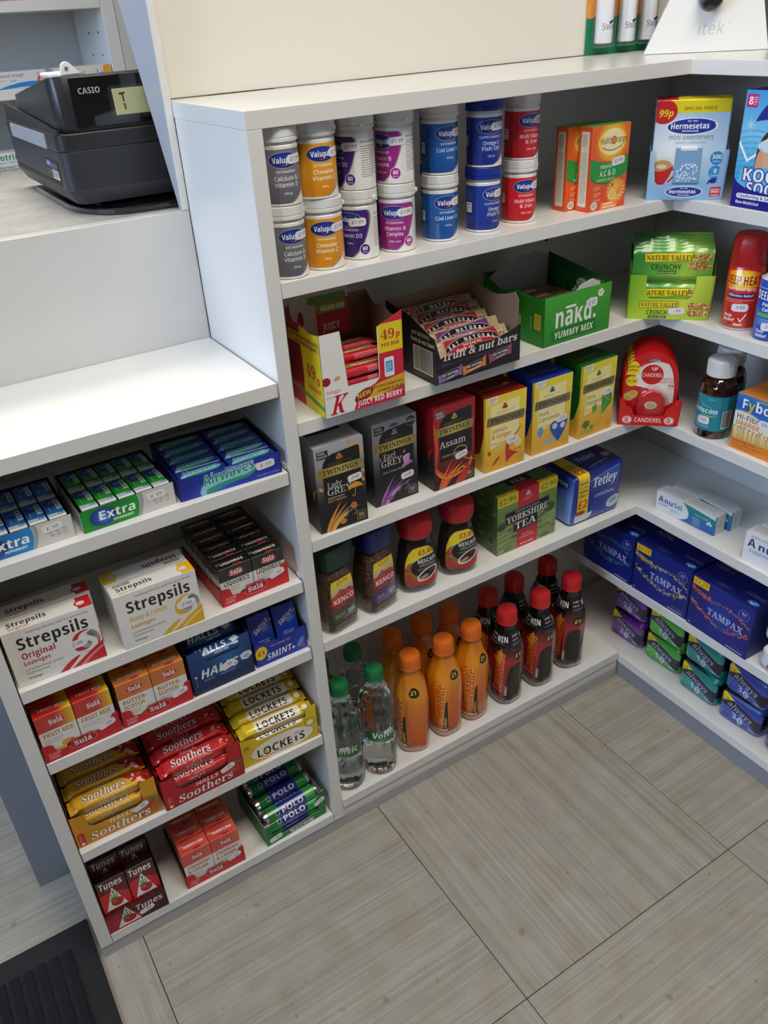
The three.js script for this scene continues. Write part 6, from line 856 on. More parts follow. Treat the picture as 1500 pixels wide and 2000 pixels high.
  const bspots = [[0.3875, -0.0385, 4, null], [0.4655, -0.0405, 0, 'red and black drink bottle, middle of the front row'], [0.5435, -0.0445, -14, 'red and black drink bottle, right end of the front row'], [0.3925, -0.0985, 10, 'red and black drink bottle, leftmost in the back row'], [0.4595, -0.1055, 4, 'red and black drink bottle, middle of the back row'], [0.5425, -0.1085, -10, 'red and black drink bottle, right end of the back row']];
  for (const [src, spots] of [[O, ospots], [B, bspots]]) { const all = spots.map(([, , , l]) => (l ? copy(src, l) : src)); spots.forEach(([x, z, yaw], i) => put(all[i], x, h5 + 0.0005, z, yaw)); }
}
// ---------- pad packs ----------
function padPack(name, label, group, w, h, d, mat, lean = 0) {
  const t = thing(name, label, 'pad pack', group), key = w + '_' + h;
  const g = padPack[key] || (padPack[key] = (() => { const q = new RoundedBoxGeometry(w * mm, h * mm, d * mm, 8, 0.0125); q.translate(0, h / 2 * mm, 0); const p = q.attributes.position; for (let i = 0; i < p.count; i++) { const x = p.getX(i) / mm, y = p.getY(i) / mm, z = p.getZ(i) / mm, bx = 1 - (2 * x / w) ** 2, by = 1 - (2 * y / h - 1) ** 2; p.setZ(i, (z + Math.sign(z) * 2.4 * Math.max(0, bx * by) + 0.8 * noise2(x * 0.06, y * 0.06)) * mm); p.setY(i, (y + (y > h / 2 ? 1 : 0) * 0.9 * noise2(x * 0.07, z * 0.05)) * mm); p.setX(i, (x + 0.6 * noise2(y * 0.08, z * 0.06)) * mm); } q.computeVertexNormals(); return mapBox(q, w, h, d); })());
  mesh('wrapped_pack', g, mat, t); 
  const fin = padPack['f' + key] || (padPack['f' + key] = rbox(0.0012, h * 0.8 * mm, 0.012, 0.0005, 0, h * 0.5 * mm, 0));
  return t;
}
{
  const w = 84, h = 62, d = 100;
  const art = (a, b, n, sub) => boxArt(w, h, d, { plain: b, front: (g) => {
    R(g, LG(g, 0, 0, 0, h, b, a, a, b), 0, 0, w, h); PL(g, '#0e1230', [[0, 8], [30, 9, 60, 22], [74, 27, w, 26], [w, 54], [70, 50, 50, 40], [30, 29, 0, 27]]); PL(g, null, [[0, 28], [30, 30, 50, 41], [70, 51, w, 55]], '#a8b8e0', 0.9); PL(g, null, [[0, 7.6], [30, 8.6, 60, 21.6], [74, 26.4, w, 25.6]], 'rgba(200,210,240,.7)', 0.5); EL(g, RG(g, 44, 32, 16, 'rgba(50,70,190,.7)', 'rgba(20,30,80,0)'), 44, 32, 18, 9, 0.3);
    tx(g, 'always', 16, 24, 17, '#d0d4ee', { r: 19, k: 0.2, w: 49, f: 'serif' }); tx(g, sub, 40, 36, 6, '#6f84c8', { r: 22, w: sub.length * 2.6 });
    tx(g, n, 28, 48, 17, 'rgba(255,255,255,.75)', { b: 1 }); EL(g, 'rgba(205,215,235,.85)', 44, 46, 4.4, 9); EL(g, 'rgba(205,215,235,.7)', 44, 46, 7.4, 4); EL(g, '#8f9fc0', 44, 46, 1.8, 6); tx(g, '100', 60, 54, 7, 'rgba(255,255,255,.6)', { b: 1 }); fine(g, 60, 56, 16, 2, 2.2, 'rgba(255,255,255,.5)'); for (let i = 0; i < 9; i++) R(g, 'rgba(255,255,255,.12)', 4 + i * 7, 32 + i * 1.6, 4, 8); fine(g, 5, 42, 9, 3, 2.6, 'rgba(255,255,255,.5)');
    PL(g, '#ecd41e', [[1, 22], [5, 1], [29, 10]]); tx(g, '£2.29', 4.5, 16, 6.4, '#b8541e', { b: 1, w: 15, r: -8 });
  }, top: (g) => { R(g, LG(g, 0, 0, 0, d, b, a), 0, 0, w, d); PL(g, '#0e1230', [[0, d - 14], [w, d - 2], [w, d], [0, d]]); }, side: (g) => { R(g, LG(g, 0, 0, 0, h, b, a, b), 0, 0, d, h); PL(g, '#0e1230', [[0, 8], [d, 20], [d, 50], [0, 40]]); } }, 3, { roughness: 0.28, clearcoat: 0.6 });
  const kinds = [['#7a2fa0', '#4f1c7a', '2', 'ultra', 'purple', -0.0655, 0.681], ['#52bf3a', '#3a9a2a', '1', 'ultra', 'bright green', 0.025, 0.6805], ['#1a9a8c', '#0e7a74', '1', 'ultra', 'teal', 0.1175, 0.6715], ['#2a4cb4', '#1a3590', '3', 'ultra night', 'blue', 0.2105, 0.6655]];
  kinds.forEach(([a, b, n, sub, cn, z, x], i) => { const m = art(a, b, n, sub), p = padPack('pad_pack', `${cn} pad pack, lower of the two stacked on the bottom right shelf`, cn + ' pad packs', w, h, d, m), q = copy(p, `${cn} pad pack, upper of the two stacked on the bottom right shelf`); putBL(p, x, r6, z, -89 + (i === 2 ? -2 : i), w, d); putBL(q, x + (i === 1 ? -0.004 : 0.0015), r6 + 0.0645, z + (i === 1 ? 0.004 : 0.001), -91, w, d); });
  const v = padPack('pad_pack', 'dark violet pad pack at the bottom right frame edge', undefined, w, h, d, art('#4a2a8a', '#32206a', '1', 'ultra')); putBL(v, 0.6655, r6, 0.3035, -89, w, d);
  const wm = boxArt(96, 44, 80, { plain: '#e4e6ee', front: (g) => { R(g, '#e6e8f0', 0, 0, 96, 44); PL(g, '#c8202c', [[20, 26], [60, 30, 96, 28], [96, 44], [14, 44]]); tx(g, '£1.13', 36, 41, 12, '#f8f4f4', { b: 1, w: 30 }); EL(g, null, 30, 13, 8, 7, 0, '#9aa0b0', 0.6); for (let i = 0; i < 5; i++) EL(g, '#d8203a', 40 + i * 6, 13, 1.6, 1.8); tx(g, 'MATERNITY', 28, 22, 5, '#555c70', { w: 34 }); fine(g, 30, 24, 26, 1, 2, '#889'); }, top: (g) => R(g, '#e8eaf2', 0, 0, 96, 80), side: (g) => R(g, '#dfe2ec', 0, 0, 80, 44) }, 3, { roughness: 0.3, clearcoat: 0.5 });
  const p = padPack('pad_pack', 'white plastic pad pack with a red price band, lower one beside the tampon boxes', 'white plastic pad packs', 96, 44, 80, wm), q = padPack('pad_pack', 'plain white plastic pad pack lying on the red-banded one', 'white plastic pad packs', 97, 50, 80, std(lin(0.74, 0.75, 0.8), 0.35, { clearcoat: 0.4 }));
  putBL(p, 0.648, r5, 0.272, -92, 96, 80); putBL(q, 0.655, r5 + 0.0475, 0.267, -90, 97, 80);
}

// ---------- sweets under the counter ----------
// chewing gum trays
{
  const w = 109, d = 104, ht = 27;
  const gumTray = (label, x0, z0, c, c2, word, yaw, price, date) => {
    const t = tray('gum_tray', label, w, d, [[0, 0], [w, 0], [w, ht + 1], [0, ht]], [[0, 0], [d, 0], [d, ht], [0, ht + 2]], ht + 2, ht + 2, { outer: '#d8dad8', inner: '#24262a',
      front: (g, W, Hp) => { R(g, '#d4d3ce', 0, 0, W, Hp); PL(g, LG(g, 0, 0, 60, 0, c, c2, c), [[0, 0], [64, 0], [70, 10, 62, Hp], [0, Hp]]); PL(g, '#9fa4a6', [[65, 0], [70, 0], [75, 10, 66, Hp], [62, Hp], [71, 10, 65, 0]]); EL(g, RG(g, 24, 15, 15, '#6fb6e8', '#2a56b0', '#14307a'), 24, 15, 15, 11); tx(g, 'Extra', 18, 19, 15, '#fff', { b: 1, w: 44, k: 0.08 }); tx(g, word, 34, 24.4, 4.4, '#fff', { b: 1, w: 24 }); tx(g, date[0], 82, 17, 4, '#555', { f: 'monospace', w: 19 }); tx(g, date[1], 82, 21.5, 4, '#555', { f: 'monospace', w: 19 }); },
      side: (g, D, Hp) => { R(g, '#c8cac8', 0, 0, D, Hp); fine(g, D - 22, 8, 14, 6, 2.6, '#999'); } });
    stickOn(t, price, 32, 19, d / 2, 3, 22, 9); putBL(t, x0, c1, z0, yaw, w, d); return t;
  };
  const gum = (c, c2) => boxArt(19.5, 21, 47, { plain: c, front: (g) => { R(g, LG(g, 0, 0, 0, 21, '#dfe4e6', '#8f9a9e', '#d0d6d8'), 0, 0, 19.5, 21); }, top: (g) => { R(g, LG(g, 0, 0, 19.5, 0, c2, c, c, c2), 0, 0, 19.5, 47); R(g, LG(g, 0, 36, 0, 47, '#e8eef0', '#aab4b8', '#dfe4e6'), 0, 36, 19.5, 11); PL(g, c, [[0, 34], [19.5, 34], [19.5, 40], [10, 37, 0, 38]]); EL(g, RG(g, 9.5, 12, 9, '#5aa6e0', '#1f4aa8', '#12286a'), 10, 12, 7.6, 9); tx(g, 'Extra', 13, 6, 11, '#fff', { b: 1, r: 90, w: 24, k: 0.06 }); fine(g, 5, 22, 1.4, 5, 2.4, '#e8f4e8'); EL(g, '#2f5ab0', 14, 41, 2.6, 2.2); EL(g, '#fff', 14, 41, 1.2, 1); }, side: (g) => R(g, c2, 0, 0, 47, 21) }, 5, { roughness: 0.22, clearcoat: 0.8, metalness: 0.0 });
  const gGeo = boxGeo(19.5, 21, 47, 1.2);
  const fill = (x0, z0, yaw, cols, mat, cn) => { const a = yaw * D2R, c = Math.cos(a), s = Math.sin(a); for (let r = 0; r < 2; r++) for (const k of cols) { const t = thing('gum_packet', `${cn} gum packet, ${ORD[k]} from the left in the ${r ? 'back' : 'front'} row of its tray`, 'gum', cn + ' gum packets'); mesh('packet', gGeo, mat, t); const lx = (3.3 + 9.75 + k * 20.7) * mm, lz = (-1.6 - 23.5 - r * 49.5) * mm; put(t, x0 + lx * c + lz * s, c1 + 0.0082 + (k % 2) * 0.0005, z0 - lx * s + lz * c, yaw + rr(-0.6, 0.6)); } };
  gumTray('white and green spearmint gum tray in the middle of the top sweet shelf', -0.2495, -0.011, '#1f9a34', '#127a26', 'SPEARMINT', 1.5, '£ ·59', ['28 02 20', '18:01 LS']); fill(-0.2495, -0.011, 1.5, [0, 1, 2, 3, 4], gum('#2a9a3a', '#177a2a'), 'green');
  gumTray('white and blue peppermint gum tray cut off by the left frame edge', -0.3665, -0.0135, '#2a86d0', '#1f6fc0', 'PEPPERMINT', 0.5, '£ ·59', ['27 02 20', '18:34 LS']); fill(-0.3665, -0.0135, 0.5, [0, 1, 2, 3, 4], gum('#2a6fc0', '#1a4f9a'), 'blue');
}
{
  const w = 129, d = 112, ht = 29, x0 = -0.1365, z0 = -0.011, yaw = -2.5;
  const logo = (g, x, y, k) => { g.save(); g.translate(x, y); g.scale(k, k); PL(g, '#8fc8e0', [[-4, 10], [0, -4, 20, -6], [60, -6, 92, -10], [90, 2, 70, 6], [30, 8, 8, 18], [-6, 22, -4, 10]]); PL(g, '#2a9a7a', [[6, 10], [30, 3, 70, 3], [86, 0, 92, -8], [88, 8, 66, 9], [30, 10, 4, 20]]); tx(g, 'Airwaves', 2, 4, 24, '#1f8f6e', { b: 1, w: 84, k: 0.1, st: '#cfeaf2', sw: 0.9, r: -5 }); g.restore(); };
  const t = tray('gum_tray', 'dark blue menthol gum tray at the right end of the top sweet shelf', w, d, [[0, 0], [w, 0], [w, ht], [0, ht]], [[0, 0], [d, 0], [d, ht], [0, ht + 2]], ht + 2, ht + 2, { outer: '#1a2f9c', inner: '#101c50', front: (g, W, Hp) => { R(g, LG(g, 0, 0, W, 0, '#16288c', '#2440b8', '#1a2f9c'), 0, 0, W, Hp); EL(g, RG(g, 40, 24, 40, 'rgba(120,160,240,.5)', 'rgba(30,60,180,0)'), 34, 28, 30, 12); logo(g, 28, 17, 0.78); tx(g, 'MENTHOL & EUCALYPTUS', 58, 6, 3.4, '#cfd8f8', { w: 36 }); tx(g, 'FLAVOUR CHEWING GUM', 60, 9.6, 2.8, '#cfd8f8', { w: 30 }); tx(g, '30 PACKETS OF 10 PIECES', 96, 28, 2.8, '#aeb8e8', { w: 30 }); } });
  stickOn(t, '£ ·59', 44, 17, d / 2, 4, 24, 10); putBL(t, x0, c1, z0, yaw, w, d);
  const gm = boxArt(61, 17, 20, { plain: '#14246e', front: (g) => R(g, LG(g, 0, 0, 0, 17, '#2440b8', '#101e5c'), 0, 0, 61, 17), top: (g) => { R(g, LG(g, 0, 0, 0, 20, '#16246e', '#24389c', '#18277a'), 0, 0, 61, 20); logo(g, 6, 12, 0.54); }, side: (g) => R(g, '#101c5c', 0, 0, 20, 17) }, 5, { roughness: 0.2, clearcoat: 0.8 });
  const gg = boxGeo(61, 17, 20, 3.5), a = yaw * D2R, c = Math.cos(a), s = Math.sin(a);
  for (let k = 0; k < 2; k++) for (let r = 0; r < 5; r++) { const q = thing('gum_packet', `dark blue menthol gum packet, ${k ? 'right' : 'left'} column, ${ORD[r]} row from the front`, 'gum', 'dark blue menthol gum packets'); mesh('packet', gg, gm, q); const lx = (2 + 31 + k * 63) * mm, lz = (-2.2 - 10.2 - r * 21.6) * mm; put(q, x0 + lx * c + lz * s, c1 + 0.0105 + r * 0.0006, z0 - lx * s + lz * c, yaw + rr(-0.8, 0.8)); }
}
// small boxed sweets in red shelf trays
function sweetBoxes(o) {
  const { x0, z0, y, yaw, w, name, cTop, cTop2, cText, lines, blob, cols = 2, rows, step = 24, cn, grey, price, bh = 70, big } = o, d = rows * step + 4, bw = (w - 5) / 2;
  const t = tray('sweet_tray', `low red tray of ${cn} sweet boxes`, w, d,
    [[0, 0], [w, 0], [w, 33], [w - 7, 32], [w - 12, 24], [w - 13, 17], [w * 0.5 + 16, 17], [w * 0.5 + 12, 20], [w * 0.5 - 12, 20], [w * 0.5 - 16, 13], [w * 0.5 - 22, 12], [16, 13], [13, 24], [8, 26], [0, 26]], [[0, 0], [d, 0], [d, 28], [d - 20, 22], [0, 22]], 22, 36,
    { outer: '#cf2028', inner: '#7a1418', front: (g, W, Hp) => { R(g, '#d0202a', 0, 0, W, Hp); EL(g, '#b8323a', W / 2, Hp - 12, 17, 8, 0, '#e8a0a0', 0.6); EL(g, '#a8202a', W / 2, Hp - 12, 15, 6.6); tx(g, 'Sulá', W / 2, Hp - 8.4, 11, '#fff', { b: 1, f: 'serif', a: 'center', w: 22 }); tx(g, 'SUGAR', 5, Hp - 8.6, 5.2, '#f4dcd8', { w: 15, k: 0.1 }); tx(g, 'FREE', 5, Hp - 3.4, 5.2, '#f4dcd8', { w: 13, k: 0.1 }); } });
  stickOn(t, '  ·99', w / 2 - 16, 21, d / 2, 14, 22, 9); const th = putBL(t, x0, y, z0, yaw, w, d);
  const m = boxArt(bw, bh, step - 1.6, { plain: cTop, front: (g, W, Hh) => {
    R(g, '#e8e6e2', 0, 0, W, Hh); R(g, LG(g, 0, 0, W, 0, cTop, cTop, cTop2), 0, 0, W, Hh * 0.36); R(g, 'rgba(255,255,255,.5)', 0, Hh * 0.36, W, 0.5); EL(g, '#b81f2a', W * 0.52, Hh * 0.2, W * 0.23, Hh * 0.085, 0, '#d87a70', 0.4); tx(g, 'Sulá', W * 0.52, Hh * 0.245, 10, '#fff', { b: 1, f: 'serif', a: 'center', w: W * 0.36 });
    lines.forEach((s, i) => tx(g, s, W * 0.1, Hh * (0.5 + i * 0.125), lines.length > 1 ? 8.6 : 9.6, cText, { b: 1, w: Math.min(W * 0.8, s.length * 4.5) })); const y2 = Hh * (0.54 + (lines.length - 1) * 0.125); tx(g, 'delicious boiled sweets', W * 0.1, y2 + 2.4, 2.8, '#666', { w: W * 0.5 }); tx(g, 'with natural flavours', W * 0.1, y2 + 6, 2.8, '#666', { w: W * 0.46 }); blob(g, W, Hh);
  }, top: (g, W, D) => { R(g, LG(g, 0, 0, W, 0, cTop, cTop, cTop2), 0, 0, W, D); tx(g, name, W * 0.52, D * 0.62, 7, '#f4f0e8', { b: 1, a: 'center', w: Math.min(W * 0.7, name.length * 3.7) }); fine(g, W * 0.05, D * 0.3, 6, 3, 2, 'rgba(255,255,255,.6)'); EL(g, '#b81f2a', W * 0.6, D * 0.88, 6, 2); }, side: (g, D, Hh) => { R(g, '#d8d6d2', 0, 0, D, Hh); R(g, cTop, 0, 0, D, Hh * 0.36); } }, 3.4, { roughness: 0.2, clearcoat: 0.9, clearcoatRoughness: 0.08 });
  const geo = boxGeo(bw, bh, step - 1.6, 0.8), a = yaw * D2R, c = Math.cos(a), s = Math.sin(a);
  for (let r = 0; r < rows; r++) for (let k = 0; k < cols; k++) { const q = thing('sweet_box', `${cn} sweet box, ${k ? 'right' : 'left'} column, ${ORD[r]} from the front`, 'sweets', cn + ' sweet boxes'); mesh('carton', geo, m, q); const lx = (2.2 + bw / 2 + k * (bw + 0.6)) * mm, lz = (-1.6 - (step - 1.6) / 2 - r * step) * mm; put(q, x0 + lx * c + lz * s, y + 0.0012 + (r && r % 2 ? 0.0012 : 0), z0 - lx * s + lz * c, yaw + rr(-0.5, 0.5)); }
}
sweetBoxes({ x0: -0.112, z0: -0.0095, y: c2, yaw: 1, w: 96, name: 'LIQUORICE', cTop: '#1b1a1b', cTop2: '#1b1a1b', cText: '#1b1a1b', lines: ['LIQUORICE'], rows: 6, step: 22, cn: 'black and white liquorice', bh: 55, blob: (g, W, Hh) => { EL(g, '#161414', W * 0.72, Hh * 0.86, 9, 6, 0.1); EL(g, '#4a4646', W * 0.68, Hh * 0.8, 3, 1.4); } });
sweetBoxes({ x0: -0.367, z0: -0.0022, y: c3, yaw: 1, w: 95.5, name: 'FRUIT MIX', cTop: '#c8201c', cTop2: '#e8d020', cText: '#b07a34', lines: ['FRUIT MIX'], rows: 3, cn: 'red and yellow fruit mix', blob: (g, W, Hh) => { EL(g, '#d8d050', W * 0.45, Hh * 0.86, 10, 6); EL(g, '#e89a3a', W * 0.66, Hh * 0.74, 8, 5); EL(g, '#6a1a24', W * 0.72, Hh * 0.84, 6, 5.4); } });
sweetBoxes({ x0: -0.2695, z0: -0.0042, y: c3, yaw: 0, w: 94, name: 'BUTTERSCOTCH', cTop: '#c8702a', cTop2: '#d8843a', cText: '#b0702a', lines: ['BUTTER-', 'SCOTCH'], rows: 3, cn: 'orange butterscotch', bh: 68, blob: (g, W, Hh) => EL(g, '#c07a3a', W * 0.72, Hh * 0.88, 9, 6) });
sweetBoxes({ x0: -0.2485, z0: -0.0058, y: c5, yaw: -1, w: 94, name: 'STRAWBERRY & CREAM', cTop: '#d84a3a', cTop2: '#e0604a', cText: '#b8443a', lines: ['STRAWBERRY', '& CREAM'], rows: 4, step: 26, cn: 'red strawberry and cream', bh: 72, blob: (g, W, Hh) => EL(g, '#b85a48', W * 0.6, Hh * 0.92, 9, 4) });
// rolls and sticks stacked in trays
function rollTray(o) {
  const { name, cn, x0, z0, y, yaw, w, d, front, side, hb, Hp, draw, sticks, roll, ppm, price } = o, a = yaw * D2R, c = Math.cos(a), s = Math.sin(a);
  const t = tray('sweet_tray', o.label, w, d, front, side, hb, Hp, draw, ppm); for (const p of price) stickOn(t, p[0], p[1], p[2], d / 2, p[3], p[4] || 22, p[5] || 9); putBL(t, x0, y, z0, yaw, w, d);
  sticks.forEach(([yy, zz, rot, wh], i) => { const q = thing(name, `${cn} ${wh}`, 'sweets', o.group); for (const [n, g, m] of roll) mesh(n, g, m, q); const lx = (w / 2 + (i % 3 - 1) * 0.6) * mm, lz = -zz * mm; put(q, x0 + lx * c + lz * s, y + yy * mm, z0 - lx * s + lz * c, yaw + rr(-0.5, 0.5)); if (rot) q.rotation.x = rot; });
}
const sootherArt = (bg, hi, txt) => (g, L, C) => { R(g, LG(g, 0, 0, 0, C, bg, hi, hi, bg, bg), 0, 0, L, C); PL(g, '#b01a1a', [[L * 0.55, 0], [L, 0], [L, C * 0.4], [L * 0.8, C * 0.3]]); R(g, bg, 0, 0, L, 0.1); for (const y of [C * 0.27, C * 0.6]) { tx(g, 'HALLS', 36, y - 8.4, 6.4, '#f2e8e0', { b: 1, k: 0.2, w: 24 }); tx(g, 'Soothers', 18, y + 4, 14.5, '#f6f0ea', { b: 1, k: 0.2, w: 58, st: txt, sw: 0.7, f: 'serif' }); tx(g, 'with real fruit juice', 46, y + 8.6, 3, '#f0d8c8', { w: 30 }); } for (let i = 0; i < 10; i++) EL(g, i % 2 ? '#d83a2a' : '#f0c8b8', L * 0.84 + rr(-8, 8), C * 0.28 + rr(-7, 7), rr(1, 4), rr(1, 3)); PL(g, '#3f8a3a', [[L * 0.9, C * 0.2], [L * 0.97, C * 0.16, L * 0.98, C * 0.23]]); EL(g, '#f4ece4', 8, C * 0.4, 2, 2); fine(g, 4, C * 0.34, 5, 1, 2, '#fff'); };
function soothers(o) {
  const { c, c2, dark, L } = o, C = 2 * Math.PI * 11.2;
  rollTray({ ...o, name: 'lozenge_stick', w: L + 6, d: 96, hb: 66, Hp: 74, front: [[0, 0], [L + 6, 0], [L + 6, 68], [L - 14, 66], [L - 15, 36], [L - 18, 31], [L - 25, 29], [30, 29], [24, 31], [21, 36], [20, 56], [0, 58]], side: [[0, 0], [96, 0], [96, 58], [80, 54], [0, 66]],
    draw: { outer: c, inner: dark, front: (g, W, Hp) => { R(g, LG(g, 0, 16, 0, Hp, c, c, c2), 0, 0, W, Hp); EL(g, RG(g, W - 18, Hp - 20, 26, o.glow, 'rgba(0,0,0,0)'), W - 18, Hp - 20, 30, 18); for (let i = 0; i < 6; i++) EL(g, i % 2 ? '#c8301e' : '#a81a14', W - 16 + rr(-10, 8), Hp - 22 + rr(-5, 6), rr(2, 4), rr(2, 3.4)); PL(g, '#3f8a3a', [[W - 14, Hp - 30], [W - 4, Hp - 36, W - 2, Hp - 28], [W - 8, Hp - 26, W - 14, Hp - 30]]); tx(g, 'HALLS', 46, Hp - 20.5, 9, '#f4ece4', { b: 1, k: 0.2, w: 34 }); tx(g, 'Soothers', 18, Hp - 5, 18, '#f8f2ec', { b: 1, k: 0.18, w: 82, f: 'serif', st: dark, sw: 0.7 }); RR(g, '#c0281e', 3, Hp - 25, 9, 24, 2); EL(g, '#f4ece4', 7.6, Hp - 5, 2.6, 2.6); fine(g, 5, Hp - 22, 4, 5, 2.8, '#f4d0c0'); } },
    roll: [['wrapper', wrapGeo(L, 11, 11.4, { p: 2.8, fin: 5, wob: 0.55 }), wrapArt(L, C, sootherArt(c, o.hi, dark), 3)]],
    sticks: [[2, 15, 0, 'in the bottom layer behind the tray front'], [25, 15.5, 0.2, 'seen through the window of its tray'], [47, 20, 0.3, 'at the very front of the top layer'], [51, 43, 0.2, 'second from the front of the top layer'], [56, 66, 0.15, 'third from the front of the top layer'], [57, 84, 0.1, 'at the back of the top layer'], [29, 40, 0, 'hidden in the middle layer, second row'], [33, 64, 0, 'hidden in the middle layer, third row']].slice(0, 8) });
}
soothers({ label: 'yellow tray of throat sweet sticks at the left end of its shelf', cn: 'yellow throat sweet stick', group: 'yellow throat sweet sticks', x0: -0.3675, z0: -0.0105, y: c4, yaw: -1.5, L: 110, c: '#e0a01e', c2: '#d8881a', hi: '#e8b028', dark: '#6a3a10', glow: 'rgba(220,80,20,.8)', price: [['  ·89', 32, 25, 18]] });
soothers({ label: 'red tray of throat sweet sticks in the middle of its shelf', cn: 'red throat sweet stick', group: 'red throat sweet sticks', x0: -0.2475, z0: -0.0008, y: c4, yaw: 0, L: 112, c: '#c01a22', c2: '#b8161e', hi: '#d0222a', dark: '#5a0a10', glow: 'rgba(240,180,170,.5)', price: [['  ·89', 36, 27, 16]] });
{ // honey lozenge sticks
  const L = 117, w = 122, C = 2 * Math.PI * 10.6, ring = (g, x, y, r) => { EL(g, '#e8c848', x, y, r, r * 0.95, 0, '#4a3a10', 0.8); EL(g, '#f8f0d0', x, y, r * 0.62, r * 0.6, 0, '#e0a020', 0.7); };
  rollTray({ name: 'lozenge_stick', label: 'yellow tray of honey lozenge sticks at the right end of its shelf', cn: 'white and yellow honey lozenge stick', group: 'honey lozenge sticks', x0: -0.1275, z0: -0.0085, y: c4, yaw: -2, w, d: 96, hb: 62, Hp: 70,
    front: [[0, 0], [w, 0], [w, 66], [w - 16, 62], [w - 18, 44], [w - 24, 41], [30, 41], [26, 42], [24, 50], [0, 54]], side: [[0, 0], [96, 0], [96, 54], [84, 52], [0, 62]], price: [['  ·89', 24, 25, 14, 18, 10]],
    draw: { outer: '#e2c21c', inner: '#8a6a14', front: (g, W, Hp) => { R(g, LG(g, 0, 0, 0, Hp, '#e8cc20', '#dcbc1c'), 0, 0, W, Hp); EL(g, '#f0ead8', W * 0.52, Hp - 18, 51, 20, 0, '#d89a20', 1.6); tx(g, 'LOCKETS', 22, Hp - 9, 21, '#1a1812', { b: 1, w: 78 }); EL(g, '#e0a020', 36.5, Hp - 16, 2.6, 4); RR(g, '#e0a020', 30, Hp - 7, 50, 2.4, 1); ring(g, W - 12, Hp - 34, 8); tx(g, '20', 4, Hp - 34, 8, '#4a3a10', { b: 1 }); tx(g, 'PACKS', 4, Hp - 30, 3.4, '#4a3a10'); } },
    roll: [['wrapper', wrapGeo(L, 10.4, 10.8, { p: 2.4, fin: 4, wob: 0.4 }), wrapArt(L, C, (g, LL, CC) => { R(g, LG(g, 0, 0, 0, CC, '#e0bc24', '#e8cc30', '#e0bc24', '#d0a820'), 0, 0, LL, CC); for (const y of [CC * 0.33, CC * 0.68]) { PL(g, '#f2ecdc', [[26, y - 9], [60, y - 13, 94, y - 9], [98, y, 94, y + 9], [60, y + 13, 28, y + 9], [22, y, 26, y - 9]]); PL(g, null, [[28, y + 9], [60, y + 13, 94, y + 9]], '#e09a20', 1.4); tx(g, 'LOCKETS', 28, y + 4, 14, '#1a1812', { b: 1, w: 60 }); EL(g, '#e0a020', 39.5, y - 1, 2, 3); ring(g, 104, y - 2, 7); RR(g, '#e0a020', 38, y + 6, 46, 1.6, 0.8); } }, 3)]],
    sticks: [[1.5, 14, 0, 'hidden in the bottom layer'], [24, 14, 0.1, 'showing through the cut-out of the tray front'], [43, 16, 0.25, 'at the very front of the top layer'], [47, 37.5, 0.15, 'second from the front of the top layer'], [52, 59, 0.1, 'third from the front of the top layer'], [55, 80, 0, 'at the back of the top layer'], [27, 37, 0, 'in the hidden middle row'], [31, 59, 0, 'in the hidden rear row'], [33, 81, 0, 'in the hidden last row']] });
}
